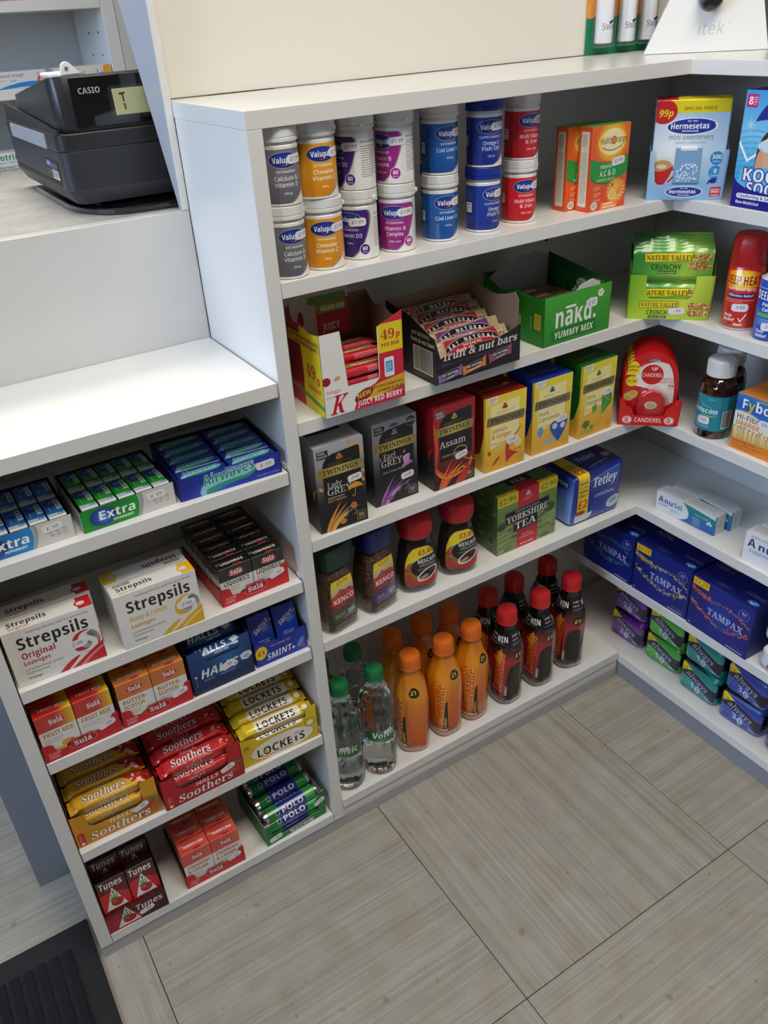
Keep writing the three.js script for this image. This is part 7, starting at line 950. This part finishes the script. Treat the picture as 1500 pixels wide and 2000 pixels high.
{ // mint rolls
  const L = 100, w = 108, r = 10.6, C = 2 * Math.PI * r, foilM = new THREE.MeshPhysicalMaterial({ color: lin(0.75, 0.76, 0.78), roughness: 0.25, metalness: 1 });
  const tube = loft(rings([[0, r - 1], [0.5, r], [84, r], [84.5, r - 1]]), { n: 36, crease: 1 }); tube.translate(0, -0.04225, 0); tube.rotateZ(-Math.PI / 2); tube.translate(0, r * mm, 0);
  const ends = []; for (const q of [-1, 1]) { const e = loft(rings([[0, r - 0.4], [3.5, r - 0.7], [6, r - 2.6], [6.6, r - 6]]), { n: 18, crease: 0.3 }); e.rotateZ(q > 0 ? -Math.PI / 2 : Math.PI / 2); e.translate(q * 0.0422, r * mm, 0); ends.push(e); }
  const m = wrapArt(84.5, C, (g, LL, CC) => { R(g, '#168a3a', 0, 0, LL, CC); R(g, LG(g, 0, 0, LL, 0, '#167a34', '#1f9a44'), 0, 0, LL, CC); R(g, '#23308c', 20, 0, 46, CC); for (const y of [CC * 0.34, CC * 0.67, CC]) { tx(g, 'POLO', 23, y + 3.6, 12.5, '#e8e8ea', { b: 1, w: 40 }); R(g, '#c8d0d4', 13, y - 5, 6, 8); R(g, '#23308c', 14, y - 4, 4, 6); tx(g, 'ORIGINAL', 68, y, 3, '#cfe8d4', { w: 13 }); fine(g, 26, y + 6.4, 34, 1, 2, '#c8ccdc'); } }, 3.2);
  rollTray({ name: 'mint_roll', label: 'green tray of foil-ended mint rolls at the right end of the bottom shelf', cn: 'green and blue mint roll', group: 'mint rolls in the green tray', x0: -0.1165, z0: -0.0045, y: c5, yaw: 2.5, w, d: 100, hb: 46, Hp: 60, ppm: 3,
    front: [[0, 0], [w, 0], [w, 56], [w - 9, 54], [w - 13, 44], [w - 13, 14], [12, 10], [10, 40], [8, 46], [0, 48]], side: [[0, 0], [100, 0], [100, 48], [90, 44], [0, 46]], price: [['  ·69', -38, 10, 8, 22, 10], ['  ·69', 44, 35, 24, 20, 9]],
    draw: { outer: '#1c7a34', inner: '#b8b4ac', front: (g, W, Hp) => { R(g, '#1f7f38', 0, 0, W, Hp); R(g, '#d8d4cc', 0, Hp - 50, 11, 7); PL(g, '#c8c4bc', [[40, Hp - 10], [84, Hp - 9], [84, Hp - 1], [44, Hp - 1]]); tx(g, 'POLO', 62, Hp - 2, 9, '#6a6a68', { b: 1, a: 'center', w: 30 }); } },
    roll: [['wrapper', tube, m], ['foil_end', ends[0], foilM], ['foil_end', ends[1], foilM]],
    sticks: [[1.5, 13.5, 0, 'lowest at the tray front'], [19, 14.5, 0.3, 'second up at the tray front'], [37, 21, 0.5, 'third up, at the front of the top layer'], [41, 43, 0.2, 'second from the front of the top layer'], [44, 65, -0.1, 'third from the front of the top layer'], [45, 87, 0.1, 'at the back of the top layer'], [22, 38, 0, 'hidden in the middle layer'], [24, 61, 0, 'hidden in the rear of the middle layer']] });
}
{ // blue menthol tray
  const w = 88, d = 84, L = 82, C = 2 * Math.PI * 10;
  const word = (g, x, y, k, w2) => tx(g, 'HALLS', x, y, k, '#e4eaf2', { b: 1, k: 0.24, w: w2 });
  rollTray({ name: 'menthol_stick', label: 'dark blue tray of menthol sticks with an opening in its front', cn: 'blue menthol stick', group: 'blue menthol sticks', x0: -0.1735, z0: -0.0055, y: c3, yaw: 0.5, w, d, hb: 70, Hp: 74, price: [['  ·89', 8, 30, 16, 20, 11]],
    front: [[0, 0], [w, 0], [w, 70], [w - 14, 70], [w - 16, 55], [w - 20, 50], [26, 50], [22, 55], [20, 70], [0, 71]], side: [[0, 0], [d, 0], [d, 71], [0, 70]],
    draw: { outer: '#12305e', inner: '#0c1e3c', front: (g, W, Hp) => { R(g, LG(g, 0, 0, 0, Hp, '#1c4a80', '#15386e', '#0e2448'), 0, 0, W, Hp); EL(g, RG(g, W * 0.6, 32, 50, 'rgba(70,140,200,.6)', 'rgba(20,60,110,0)'), W * 0.6, 32, 46, 26); word(g, 12, Hp - 24, 19, 54); tx(g, 'ORIGINAL', 16, Hp - 18, 4, '#a8c0dc', { w: 16 }); tx(g, 'SUGAR FREE', 40, Hp - 18, 4, '#a8c0dc', { w: 22 }); PL(g, '#cfe4f0', [[70, 38], [78, 32, 86, 36], [88, 42], [80, 48], [72, 46]]); PL(g, '#8fb8d4', [[74, 42], [80, 38], [85, 41], [79, 46]]); EL(g, '#dfe8f0', 7, Hp - 30, 1.8, 1.8); [0, 1, 2].forEach((i) => EL(g, '#a8c0dc', 6.6, Hp - 24 + i * 4, 0.8, 0.8)); }, side: (g, D, Hp) => R(g, '#0e2448', 0, 0, D, Hp) },
    roll: [['wrapper', wrapGeo(L, 9.4, 10.2, { p: 2.6, fin: 4, wob: 0.4 }), wrapArt(L, C, (g, LL, CC) => { R(g, LG(g, 0, 0, 0, CC, '#12305e', '#1f4f8a', '#16407a', '#0e2448'), 0, 0, LL, CC); for (const y of [CC * 0.3, CC * 0.64]) { word(g, 8, y + 4, 13, 44); tx(g, 'SUGAR FREE', 34, y + 8.4, 3.4, '#cfe0f0', { b: 1, w: 20 }); PL(g, '#cfe4f0', [[58, y - 4], [68, y - 7], [72, y], [62, y + 3]]); } }, 3)]],
    sticks: [[1.5, 13, 0, 'hidden lowest at the front'], [22, 13, 0, 'hidden second up at the front'], [44, 13, 0.2, 'showing through the tray opening'], [53, 33, 0.2, 'second from the front at the top'], [54, 55, 0.1, 'at the back of the top layer']] });
}
{ // two-up mint tins
  const w = 78, d = 84, x0 = -0.0815, z0 = -0.0085;
  const logo = (g, x, y, k, r) => { g.save(); g.translate(x, y); g.rotate(r); tx(g, 'SMINT', 0, 0, k, '#e8ecf4', { b: 1, k: 0.2, w: k * 2.7 }); EL(g, '#e8ecf4', k * 2.95, -k * 0.15, k * 0.16, k * 0.16); g.restore(); };
  const t = tray('sweet_tray', 'bright blue tray of mint packs at the right end of its shelf', w, d, [[0, 0], [w, 0], [w, 40], [w * 0.55, 35], [w * 0.5, 30], [w * 0.45, 36], [0, 40]], [[0, 0], [d, 0], [d, 40], [0, 42]], 42, 44, { outer: '#1c2f9a', inner: '#101a50', front: (g, W, Hp) => { R(g, LG(g, 0, 0, W, Hp, '#24379c', '#1a2c9a', '#2b4ab8'), 0, 0, W, Hp); EL(g, '#ecd024', 9, 22, 9, 11, 0.3); tx(g, '£1', 4, 26, 10, '#b8281e', { b: 1, w: 11 }); logo(g, 16, Hp - 6, 14, -0.05); PL(g, '#5f8ad8', [[62, 34], [70, 18, 74, 22], [76, 32, 66, 38]]); PL(g, '#d83a3a', [[68, 38], [74, 34], [74, 41]]); tx(g, 'PRICE MARKED PACK', 24, 18, 4, '#e8d86a', { w: 30 }); } });
  putBL(t, x0, c3, z0, 0, w, d);
  const m = boxArt(35, 64, 20, { plain: '#182a86', front: (g) => { R(g, LG(g, 0, 0, 35, 64, '#1c2f94', '#2444b4', '#16257c'), 0, 0, 35, 64); logo(g, 8, 30, 10, -0.5); EL(g, 'rgba(120,170,240,.6)', 24, 24, 6, 4, -0.5); fine(g, 10, 40, 18, 3, 3, '#cfd8f0'); }, top: (g) => { R(g, '#16257c', 0, 0, 35, 20); EL(g, '#d8c02a', 17, 8, 7, 4); }, side: (g) => R(g, '#14206c', 0, 0, 20, 64) }, 4, { roughness: 0.2, clearcoat: 0.8 });
  const geo = boxGeo(35, 64, 20, 2);
  for (let r = 0; r < 2; r++) for (let k = 0; k < 2; k++) { const q = thing('mint_pack', `blue mint pack in the bright blue tray, ${k ? 'right' : 'left'} one of the ${r ? 'back' : 'front'} pair`, 'mints', 'blue mint packs'); mesh('packet', geo, m, q); put(q, x0 + (20 + k * 37.6) * mm, c3 + 0.0062 + r * 0.002, z0 + (-16 - r * 27) * mm, rr(-2, 2)); q.rotation.order = 'YXZ'; q.rotation.x = -0.28; }
}
{ // cherry throat sweets
  const w = 88, d = 96, x0 = -0.3685, z0 = -0.0012, yaw = -1;
  const pyramid = (g, x, y, s, bg) => { PL(g, '#e4e4e0', [[x, y - 20 * s], [x + 16 * s, y + 16 * s], [x - 16 * s, y + 16 * s]]); for (const q of [-4, 0, 4]) PL(g, null, [[x + q * s, y - 2 * s], [x + q * 0.8 * s, y - 12 * s + Math.abs(q) * s]], '#2f8a4a', 1.6 * s); PL(g, '#2f8a4a', [[x - 2 * s, y - 11 * s], [x, y - 16 * s], [x + 2 * s, y - 11 * s]]); EL(g, '#a8181c', x + 2 * s, y + 6 * s, 9 * s, 7 * s); EL(g, '#d84a44', x - 1 * s, y + 4 * s, 3 * s, 2 * s); EL(g, '#4a8a3a', x - 3 * s, y - 1 * s, 6 * s, 2 * s, -0.4); };
  const t = tray('sweet_tray', 'dark maroon tray of cherry throat sweets at the bottom left corner', w, d, [[0, 0], [w, 0], [w, 42], [0, 40]], [[0, 0], [d, 0], [d, 40], [d - 4, 90], [0, 90]], 90, 90, { outer: '#3a0e14', inner: '#2a1014', front: (g, W, Hp) => { R(g, LG(g, 0, Hp - 42, W, Hp, '#7a141c', '#5a1018', '#2f0c10'), 0, 0, W, Hp); PL(g, '#b01a22', [[0, Hp - 30], [30, Hp - 40, 50, Hp - 10], [46, Hp], [0, Hp]]); pyramid(g, 30, Hp - 20, 1.05); tx(g, 'Tunes', 42, Hp - 20, 16, '#e8e4e4', { b: 1, k: 0.1, w: 40 }); fine(g, 50, Hp - 16, 24, 1, 2, '#c8b0b0'); } });
  stickOn(t, '  ·89', 13, 14, d / 2, 12, 22, 10); putBL(t, x0, c5, z0, yaw, w, d);
  const m = boxArt(41.5, 52, 19, { plain: '#4a0e14', front: (g) => { R(g, LG(g, 0, 0, 0, 52, '#3a0c12', '#6a1018', '#b01a22'), 0, 0, 41.5, 52); PL(g, '#c01c24', [[0, 22], [20, 16, 41.5, 30], [41.5, 52], [0, 52]]); tx(g, 'Tunes', 3, 13, 14, '#e8e4e4', { b: 1, k: 0.1, w: 33 }); fine(g, 10, 15.6, 20, 1, 2, '#c8b0b0'); pyramid(g, 20, 33, 0.95); tx(g, 'SUGAR FREE', 8, 50.6, 4, '#1a1414', { b: 1, w: 26 }); R(g, '#e4e4e0', 4.6, 48, 0.1, 0.1); }, top: (g) => { R(g, '#2a0a0e', 0, 0, 41.5, 19); }, side: (g) => R(g, '#4a0e14', 0, 0, 19, 52) }, 4, { roughness: 0.2, clearcoat: 0.9 });
  const geo = boxGeo(41.5, 52, 19, 0.8), a = yaw * D2R, c = Math.cos(a), s = Math.sin(a);
  const hid = ['front', 'second', 'third'];
  for (let r = 0; r < 3; r++) for (let k = 0; k < 2; k++) { const q = thing('sweet_box', `maroon cherry sweet box, ${k ? 'right' : 'left'} column, ${hid[r]} row of the tray`, 'sweets', 'maroon cherry sweet boxes'); mesh('carton', geo, m, q); const lx = (1.6 + 21 + k * 42.4) * mm, lz = (-13.5 - r * 27) * mm; put(q, x0 + lx * c + lz * s, c5 + (r ? 0.046 : 0.034) + r * 0.002, z0 - lx * s + lz * c, yaw); q.rotation.order = 'YXZ'; q.rotation.x = -0.3; }
  const base = thing('sweet_box', 'lower layer of maroon cherry sweet boxes hidden in the tray', 'sweets'); base.userData.kind = 'stuff'; const gs = []; for (let k = 0; k < 2; k++) for (let r = 0; r < 3; r++) { const q = boxGeo(41, 30, 24, 0.8).clone(); q.translate((-21.2 + k * 42.4) * mm, 0.0008, (28 - r * 27) * mm); gs.push(q); } mesh('cartons', gs, m, base); put(base, x0 + w / 2 * mm * c - d / 2 * mm * s, c5 + 0.0004, z0 - w / 2 * mm * s - d / 2 * mm * c, yaw);
}

// ---------- the till ----------
{
  const X0 = -0.122, ZF0 = -0.279, W = 0.29, D = 0.302, y0 = yB + 0.0125;
  const t = thing('cash_register', 'black electronic till with a customer display and paper roll cover', 'till');
  const blk = std(lin(0.018, 0.019, 0.022), 0.38, { clearcoat: 0.25, clearcoatRoughness: 0.3 }), dk = std(lin(0.03, 0.033, 0.04), 0.42), gloss = std(lin(0.008, 0.009, 0.011), 0.08, { clearcoat: 1 });
  const cx = W / 2, cz = -D / 2;
  // local frame: x from the left side, z 0 at the front, y 0 on the worktop
  const rect = (x0, x1, z0, z1, r) => { const s = new THREE.Shape(); s.moveTo(x0 + r, z0); s.lineTo(x1 - r, z0); s.quadraticCurveTo(x1, z0, x1, z0 + r); s.lineTo(x1, z1); s.lineTo(x0, z1); s.lineTo(x0, z0 + r); s.quadraticCurveTo(x0, z0, x0 + r, z0); return s; };
  const slab = (s, a, b, bev = 0.001) => { const g = new THREE.ExtrudeGeometry(s, { depth: b - a - 2 * bev, bevelEnabled: true, bevelSize: bev, bevelThickness: bev, bevelSegments: 2, bevelOffset: -bev, curveSegments: 10 }); g.rotateX(-Math.PI / 2); g.translate(0, a + bev, 0); return g; };
  // swivel plate under it
  const pl = new THREE.Shape(); pl.moveTo(0.006, 0.06); pl.quadraticCurveTo(0.01, -0.02, 0.06, -0.036); pl.quadraticCurveTo(0.15, -0.048, 0.24, -0.036); pl.quadraticCurveTo(0.285, -0.02, 0.285, 0.06); pl.lineTo(0.285, 0.24); pl.lineTo(0.006, 0.24);
  mesh('base_plate', slab(pl, 0.0004, 0.0075, 0.0012), gloss, t);
  // cash drawer case with its lower left chamfer
  const dr = slab(rect(0, W, 0, D, 0.018), 0.0125, 0.0292, 0.0004); { const p = dr.attributes.position; for (let i = 0; i < p.count; i++) { const y = p.getY(i), x = p.getX(i); if (y < 0.02 && x < 0.03) p.setX(i, x + 0.0095); } dr.computeVertexNormals(); }
  mesh('drawer_case', [toCreasedNormals(dr, 0.6), slab(rect(0, W, 0, D, 0.018), 0.0288, 0.0735, 0.0006)], dk, t);
  mesh('feet', [[0.05, 0.05], [0.24, 0.05], [0.05, 0.25], [0.24, 0.25]].map(([x, z]) => { const g = new THREE.CylinderGeometry(0.012, 0.012, 0.0055, 20); g.translate(x, 0.0099, -z); return g; }), gloss, t);
  mesh('seam_band', slab(rect(-0.0008, W, -0.0008, D, 0.0188), 0.0738, 0.0932, 0.0016), blk, t);
  const rail = new THREE.Shape(); [[0, 0], [D - 0.002, 0], [D - 0.002, 0.022], [0.05, 0.0065], [0.03, 0.004], [0, 0.004]].forEach(([z, y], i) => (i ? rail.lineTo(z, y) : rail.moveTo(z, y))); const rg = new THREE.ExtrudeGeometry(rail, { depth: 0.004, bevelEnabled: false }); rg.rotateY(Math.PI / 2); rg.translate(0.0006, 0.0934, -0.001); mesh('side_rail', rg, blk, t);
  // display housing, sloping back
  const tower = (() => { const s = new THREE.Shape(); s.moveTo(0.026, 0); s.lineTo(W, 0); s.lineTo(W, 0.215); s.lineTo(0.004, 0.215); s.lineTo(0.004, 0.022); s.quadraticCurveTo(0.005, 0.001, 0.026, 0); const g = slab(s, 0.0934, 0.154, 0.0014), p = g.attributes.position; for (let i = 0; i < p.count; i++) { const y = p.getY(i), z = p.getZ(i), f = THREE.MathUtils.clamp((y - 0.094) / 0.06, 0, 1); p.setY(i, y - f * 0.026 * THREE.MathUtils.clamp(-z / 0.21, 0, 1)); p.setZ(i, z - f * 0.004); } g.computeVertexNormals(); return toCreasedNormals(g, 0.5); })();
  const tw = mesh('display_housing', tower, blk, t); tw.position.set(0.002, 0, -0.004);
  const face = new THREE.MeshPhysicalMaterial({ map: mmTex(200, 54, 4, (g) => { R(g, '#0c0c0e', 0, 0, 200, 54); tx(g, 'CASIO', 9, 18, 9, '#a8aab0', { b: 1, w: 27 }); RR(g, '#2a2c30', 44, 12, 130, 36, 5); }), roughness: 0.07, clearcoat: 1 });
  const fp = rbox(0.2, 0.054, 0.0016, 0.0006); mapBox(fp, 200, 54, 1.6); { const p = fp.attributes.position, uv = fp.attributes.uv; for (let i = 0; i < p.count; i++) uv.setXY(i, p.getX(i) / 0.2 + 0.5, p.getY(i) / 0.054 + 0.5); }
  const fm = mesh('display_panel', fp, face, tw, 0.126, 0.1243, -0.0016); fm.rotation.x = -0.066;
  const lcd = rbox(0.12, 0.029, 0.0012, 0.0006), lm = new THREE.MeshPhysicalMaterial({ map: mmTex(120, 29, 4, (g) => { R(g, LG(g, 0, 0, 120, 29, '#b8b888', '#bcc09a', '#a8ac80'), 0, 0, 120, 29); PL(g, '#4a3428', [[8, 5], [15, 4.4], [15, 6.6], [13, 6.8], [13.4, 15], [11.4, 15], [11, 7], [8, 7.2]]); R(g, '#4a3a30', 11.6, 16.5, 2, 7); }), roughness: 0.15, clearcoat: 0.8 });
  { const p = lcd.attributes.position, uv = lcd.attributes.uv; for (let i = 0; i < p.count; i++) uv.setXY(i, p.getX(i) / 0.12 + 0.5, p.getY(i) / 0.029 + 0.5); }
  mesh('lcd_screen', lcd, lm, tw, 0.135, 0.1215, -0.0002).rotation.x = -0.066;
  // tape, slot and rating labels on the left side
  mesh('tape', cbox(-0.0026, -0.0006, 0.0735, 0.0905, -0.27, -0.06, 0.0004), std(lin(0.36, 0.38, 0.42), 0.45), t);
  mesh('finger_slot', cbox(-0.0006, 0.003, 0.0315, 0.0365, -0.29, -0.03, 0.0004), std(lin(0.004, 0.004, 0.006), 0.5), t);
  const rl = mesh('rating_label', cbox(-0.0008, 0.0004, 0.038, 0.0605, -0.092, -0.03, 0.0002), new THREE.MeshPhysicalMaterial({ map: mmTex(62, 22, 4, (g) => { R(g, '#14151a', 0, 0, 62, 22); R(g, '#2f5a9a', 2, 1, 24, 7); tx(g, 'CASIO', 4, 6.6, 6, '#cfe0f8', { b: 1, w: 18 }); fine(g, 28, 4, 32, 3, 2.2, '#aab'); barcode(g, 26, 11, 34, 10); fine(g, 2, 12, 20, 3, 2.4, '#889'); }), roughness: 0.4 }), t);
  { const g = rl.geometry, p = g.attributes.position, uv = g.attributes.uv; for (let i = 0; i < p.count; i++) uv.setXY(i, (p.getZ(i) + 0.092) / 0.062, (p.getY(i) - 0.038) / 0.0225); }
  // receipt cover and paper on top
  const pc = rbox(0.036, 0.006, 0.05, 0.0025, 0.029, 0.154, -0.04, 3); mesh('paper_cover', pc, std(lin(0.78, 0.78, 0.78), 0.5), t);
  const tab = (() => { const s = new THREE.Shape(); s.moveTo(-0.012, 0); s.lineTo(0.018, 0.001); s.lineTo(0.004, 0.015); s.quadraticCurveTo(-0.002, 0.02, -0.008, 0.014); return s; })(); const tg = new THREE.ExtrudeGeometry(tab, { depth: 0.004, bevelEnabled: true, bevelSize: 0.0015, bevelThickness: 0.001, bevelSegments: 2 }); const lev = mesh('lever', tg, std(lin(0.8, 0.8, 0.8), 0.45), t, 0.033, 0.1545, -0.016); lev.scale.setScalar(0.72); const sc = new THREE.CylinderGeometry(0.0028, 0.0028, 0.002, 16); sc.rotateX(Math.PI / 2); mesh('screw', sc, std(lin(0.18, 0.13, 0.12), 0.4), lev, -0.002, 0.009, 0.0055);
  put(t, X0, yB - 0.0006, ZF0, 0);
}
// white triangular display stand on the top board's corner, and blister-carded sticks behind it
{
  const t = thing('display_stand', 'white triangular display stand with a black knob on the top corner', 'display stand');
  const s = new THREE.Shape(); s.moveTo(-0.095, 0); s.lineTo(0.074, 0); s.lineTo(0.026, 0.19); s.lineTo(-0.012, 0.19);
  const g = new THREE.ExtrudeGeometry(s, { depth: 0.05, bevelEnabled: true, bevelSize: 0.0012, bevelThickness: 0.0012, bevelSegments: 2, bevelOffset: -0.0012 }); g.translate(0, 0, -0.05);
  { const p = g.attributes.position, uv = g.attributes.uv; for (let i = 0; i < p.count; i++) uv.setXY(i, p.getX(i) / 0.19 + 0.5, p.getY(i) / 0.19); }
  mesh('housing', g, new THREE.MeshPhysicalMaterial({ map: mmTex(190, 190, 3, (c) => { R(c, '#ecebe7', 0, 0, 190, 190); tx(c, 'itek', 70, 168, 21, '#cfcecb', { k: 0.1, w: 36 }); tx(c, '®', 110, 156, 5, '#d4d3d0'); }), roughness: 0.3, clearcoat: 0.3 }), t);
  const kb = []; kb.push(loft(rings([[0, 13], [1.5, 15.6], [16, 16], [21, 14.4], [23, 11], [23.6, 6]]), { n: 40, crease: 0.5 })); for (let i = 0; i < 30; i++) { const q = rbox(0.0016, 0.014, 0.001, 0.0004, 0, 0.009, 0.0159); q.rotateY(i / 30 * 2 * Math.PI); kb.push(q); } const kg = merge(kb); kg.rotateX(Math.PI / 2); mesh('knob', kg, std(lin(0.008, 0.008, 0.014), 0.35, { clearcoat: 0.5 }), t, -0.012, 0.066, 0.0014);
  put(t, 0.757, H + 0.0004, -0.06, -47);
  const mk = (label) => {
    const b = thing('sweetener_stick_card', label, 'blister card', 'carded white sweetener sticks');
    const cg = rbox(0.044, 0.2, 0.0012, 0.0004, 0, 0.1, 0); { const p = cg.attributes.position, uv = cg.attributes.uv; for (let i = 0; i < p.count; i++) uv.setXY(i, p.getX(i) / 0.044 + 0.5, p.getY(i) / 0.2); }
    mesh('card', cg, mk.m || (mk.m = new THREE.MeshPhysicalMaterial({ map: mmTex(44, 200, 3, (c) => { R(c, LG(c, 0, 0, 0, 200, '#e8a838', '#0f7a54'), 0, 0, 44, 200); R(c, '#0f7a54', 0, 130, 44, 70); EL(c, '#e8983a', 6, 128, 20, 24); EL(c, '#e8c03a', 40, 120, 14, 22); EL(c, '#1f4a8a', 40, 152, 12, 12); }), roughness: 0.4 })), b);
    mesh('tube', mk.g || (mk.g = loft(rings([[0, 9], [0.6, 12.6], [2, 13.4], [150, 13.4], [156, 12]]), { n: 40 })), mk.t || (mk.t = new THREE.MeshPhysicalMaterial({ map: mmTex(84, 156, 4, (c) => { R(c, '#e9e9ee', 0, 0, 84, 156); tx(c, 'Sweet', 38, 138, 12.5, '#4a5a6a', { f: 'serif', w: 28 }); PL(c, '#3a4a6a', [[48, 128], [56, 122, 66, 127], [58, 127, 50, 131]]); }), roughness: 0.25, clearcoat: 0.5 })), b, -0.001, 0.015, 0.0155).rotation.y = -0.62;
    mesh('blister', mk.b || (mk.b = rbox(0.036, 0.17, 0.02, 0.006, 0, 0, 0, 3)), mk.bm || (mk.bm = new THREE.MeshPhysicalMaterial({ color: 0xffffff, roughness: 0.03, transmission: 1, thickness: 0 })), b, -0.001, 0.0945, 0.0155);
    return b;
  };
  const a = mk('white sweetener stick on a green card, leftmost of the three behind the triangular stand'); put(a, 0.689, H + 0.0003, -0.222, -4);
  ['white sweetener stick on a green card, middle of the three behind the triangular stand', 'white sweetener stick on a green card, half hidden by the triangular stand'].forEach((l, i) => put(copy(a, l), 0.689 + (i + 1) * 0.0445, H + 0.0003, -0.219 + i * 0.001, -4));
}
// medicine cartons behind the counter
{
  const z = -0.797;
  const g1 = carton('gel_box', 120, 25, 30, { plain: '#dcdde0', front: (g) => { R(g, '#e0e1e4', 0, 0, 120, 25); PL(g, '#2f86d8', [[0, 25], [40, 24], [80, 12, 118, 17], [120, 22], [70, 23, 40, 25]]); tx(g, 'Pain Relief Gel Maximum Strength', 6, 8, 6.4, '#4a4a50', { w: 78 }); tx(g, '30g', 104, 7, 5, '#666'); EL(g, '#d8404a', 113, 15, 9, 8); tx(g, '10%', 107, 17.6, 7, '#fff', { b: 1, w: 13 }); fine(g, 10, 12, 50, 2, 3, '#aaa'); tx(g, '2·49', 60, 15, 5, '#555', { k: 0.1 }); }, top: (g) => R(g, '#dcdde0', 0, 0, 120, 30), side: (g) => R(g, '#d0d2d6', 0, 0, 30, 25) }, 'white gel carton with a blue wave and red disc, behind the till', undefined); putBL(g1, -0.1245, 1.0775, z, 0, 120, 30);
  const g2 = carton('medicine_box', 98, 25, 30, { plain: '#e4e0d6', front: (g) => { R(g, '#e8e4da', 0, 0, 98, 25); tx(g, 'Colocarol', 4, 17, 13, '#3a3c44', { w: 48 }); PL(g, '#f0a83a', [[84, 2], [94, 0], [98, 8], [96, 18], [88, 18], [83, 10]]); PL(g, '#d84a3a', [[94, 18], [98, 10], [98, 22]]); for (let i = 0; i < 6; i++) EL(g, '#5a6ac8', 70 + rr(0, 12), 6 + rr(0, 12), 0.8, 2, rr(0, 3)); }, top: (g) => R(g, '#e4e0d6', 0, 0, 98, 30), side: (g) => R(g, '#e0dccf', 0, 0, 30, 25) }, 'cream medicine carton with an orange hexagon, right of the till lever', undefined); putBL(g2, 0.0085, 1.0775, z, 0, 98, 30);
  const g3 = carton('medicine_box', 130, 26, 40, { plain: '#dfe1e2', front: (g) => { R(g, '#e2e4e4', 0, 0, 130, 26); tx(g, 'Canotrin', 62, 12, 13, '#1f8a5a', { b: 1, w: 58 }); tx(g, '500mg Vaginal Tablet', 62, 17, 4.4, '#777', { w: 52 }); tx(g, 'Clotrimazole 500mg Vaginal Tablet', 50, 24, 4, '#444', { b: 1, w: 74 }); }, top: (g) => R(g, '#dfe1e2', 0, 0, 130, 40), side: (g) => R(g, '#d6d8d8', 0, 0, 40, 26) }, 'white carton with green lettering on the worktop left of the till', undefined); putBL(g3, -0.2, yB - 0.0008, -0.797, 0, 130, 40);
  const g4 = carton('medicine_box', 84, 30, 30, { plain: '#e07a9a', front: (g) => { R(g, LG(g, 0, 0, 84, 0, '#d87aa8', '#f0a88a', '#f0d0b0', '#e8e4e4'), 0, 0, 84, 30); R(g, '#f08a4a', 2, 22, 30, 6); EL(g, '#d84a5a', 60, 24, 14, 8); R(g, '#8a8ac0', 0, 0, 3, 30); }, top: (g) => R(g, '#e8a8b0', 0, 0, 84, 30), side: (g) => R(g, '#c8a0b8', 0, 0, 30, 30) }, 'pink and orange carton on the upper shelf at the top left frame edge', undefined); putBL(g4, -0.045, 1.201, -0.8, 0, 84, 30);
}

// ---------- draw ----------
const renderer = new THREE.WebGLRenderer({ antialias: true });
renderer.toneMapping = THREE.LinearToneMapping;
renderer.toneMappingExposure = EXPOSURE;
renderer.shadowMap.enabled = true;
renderer.render(scene, camera);
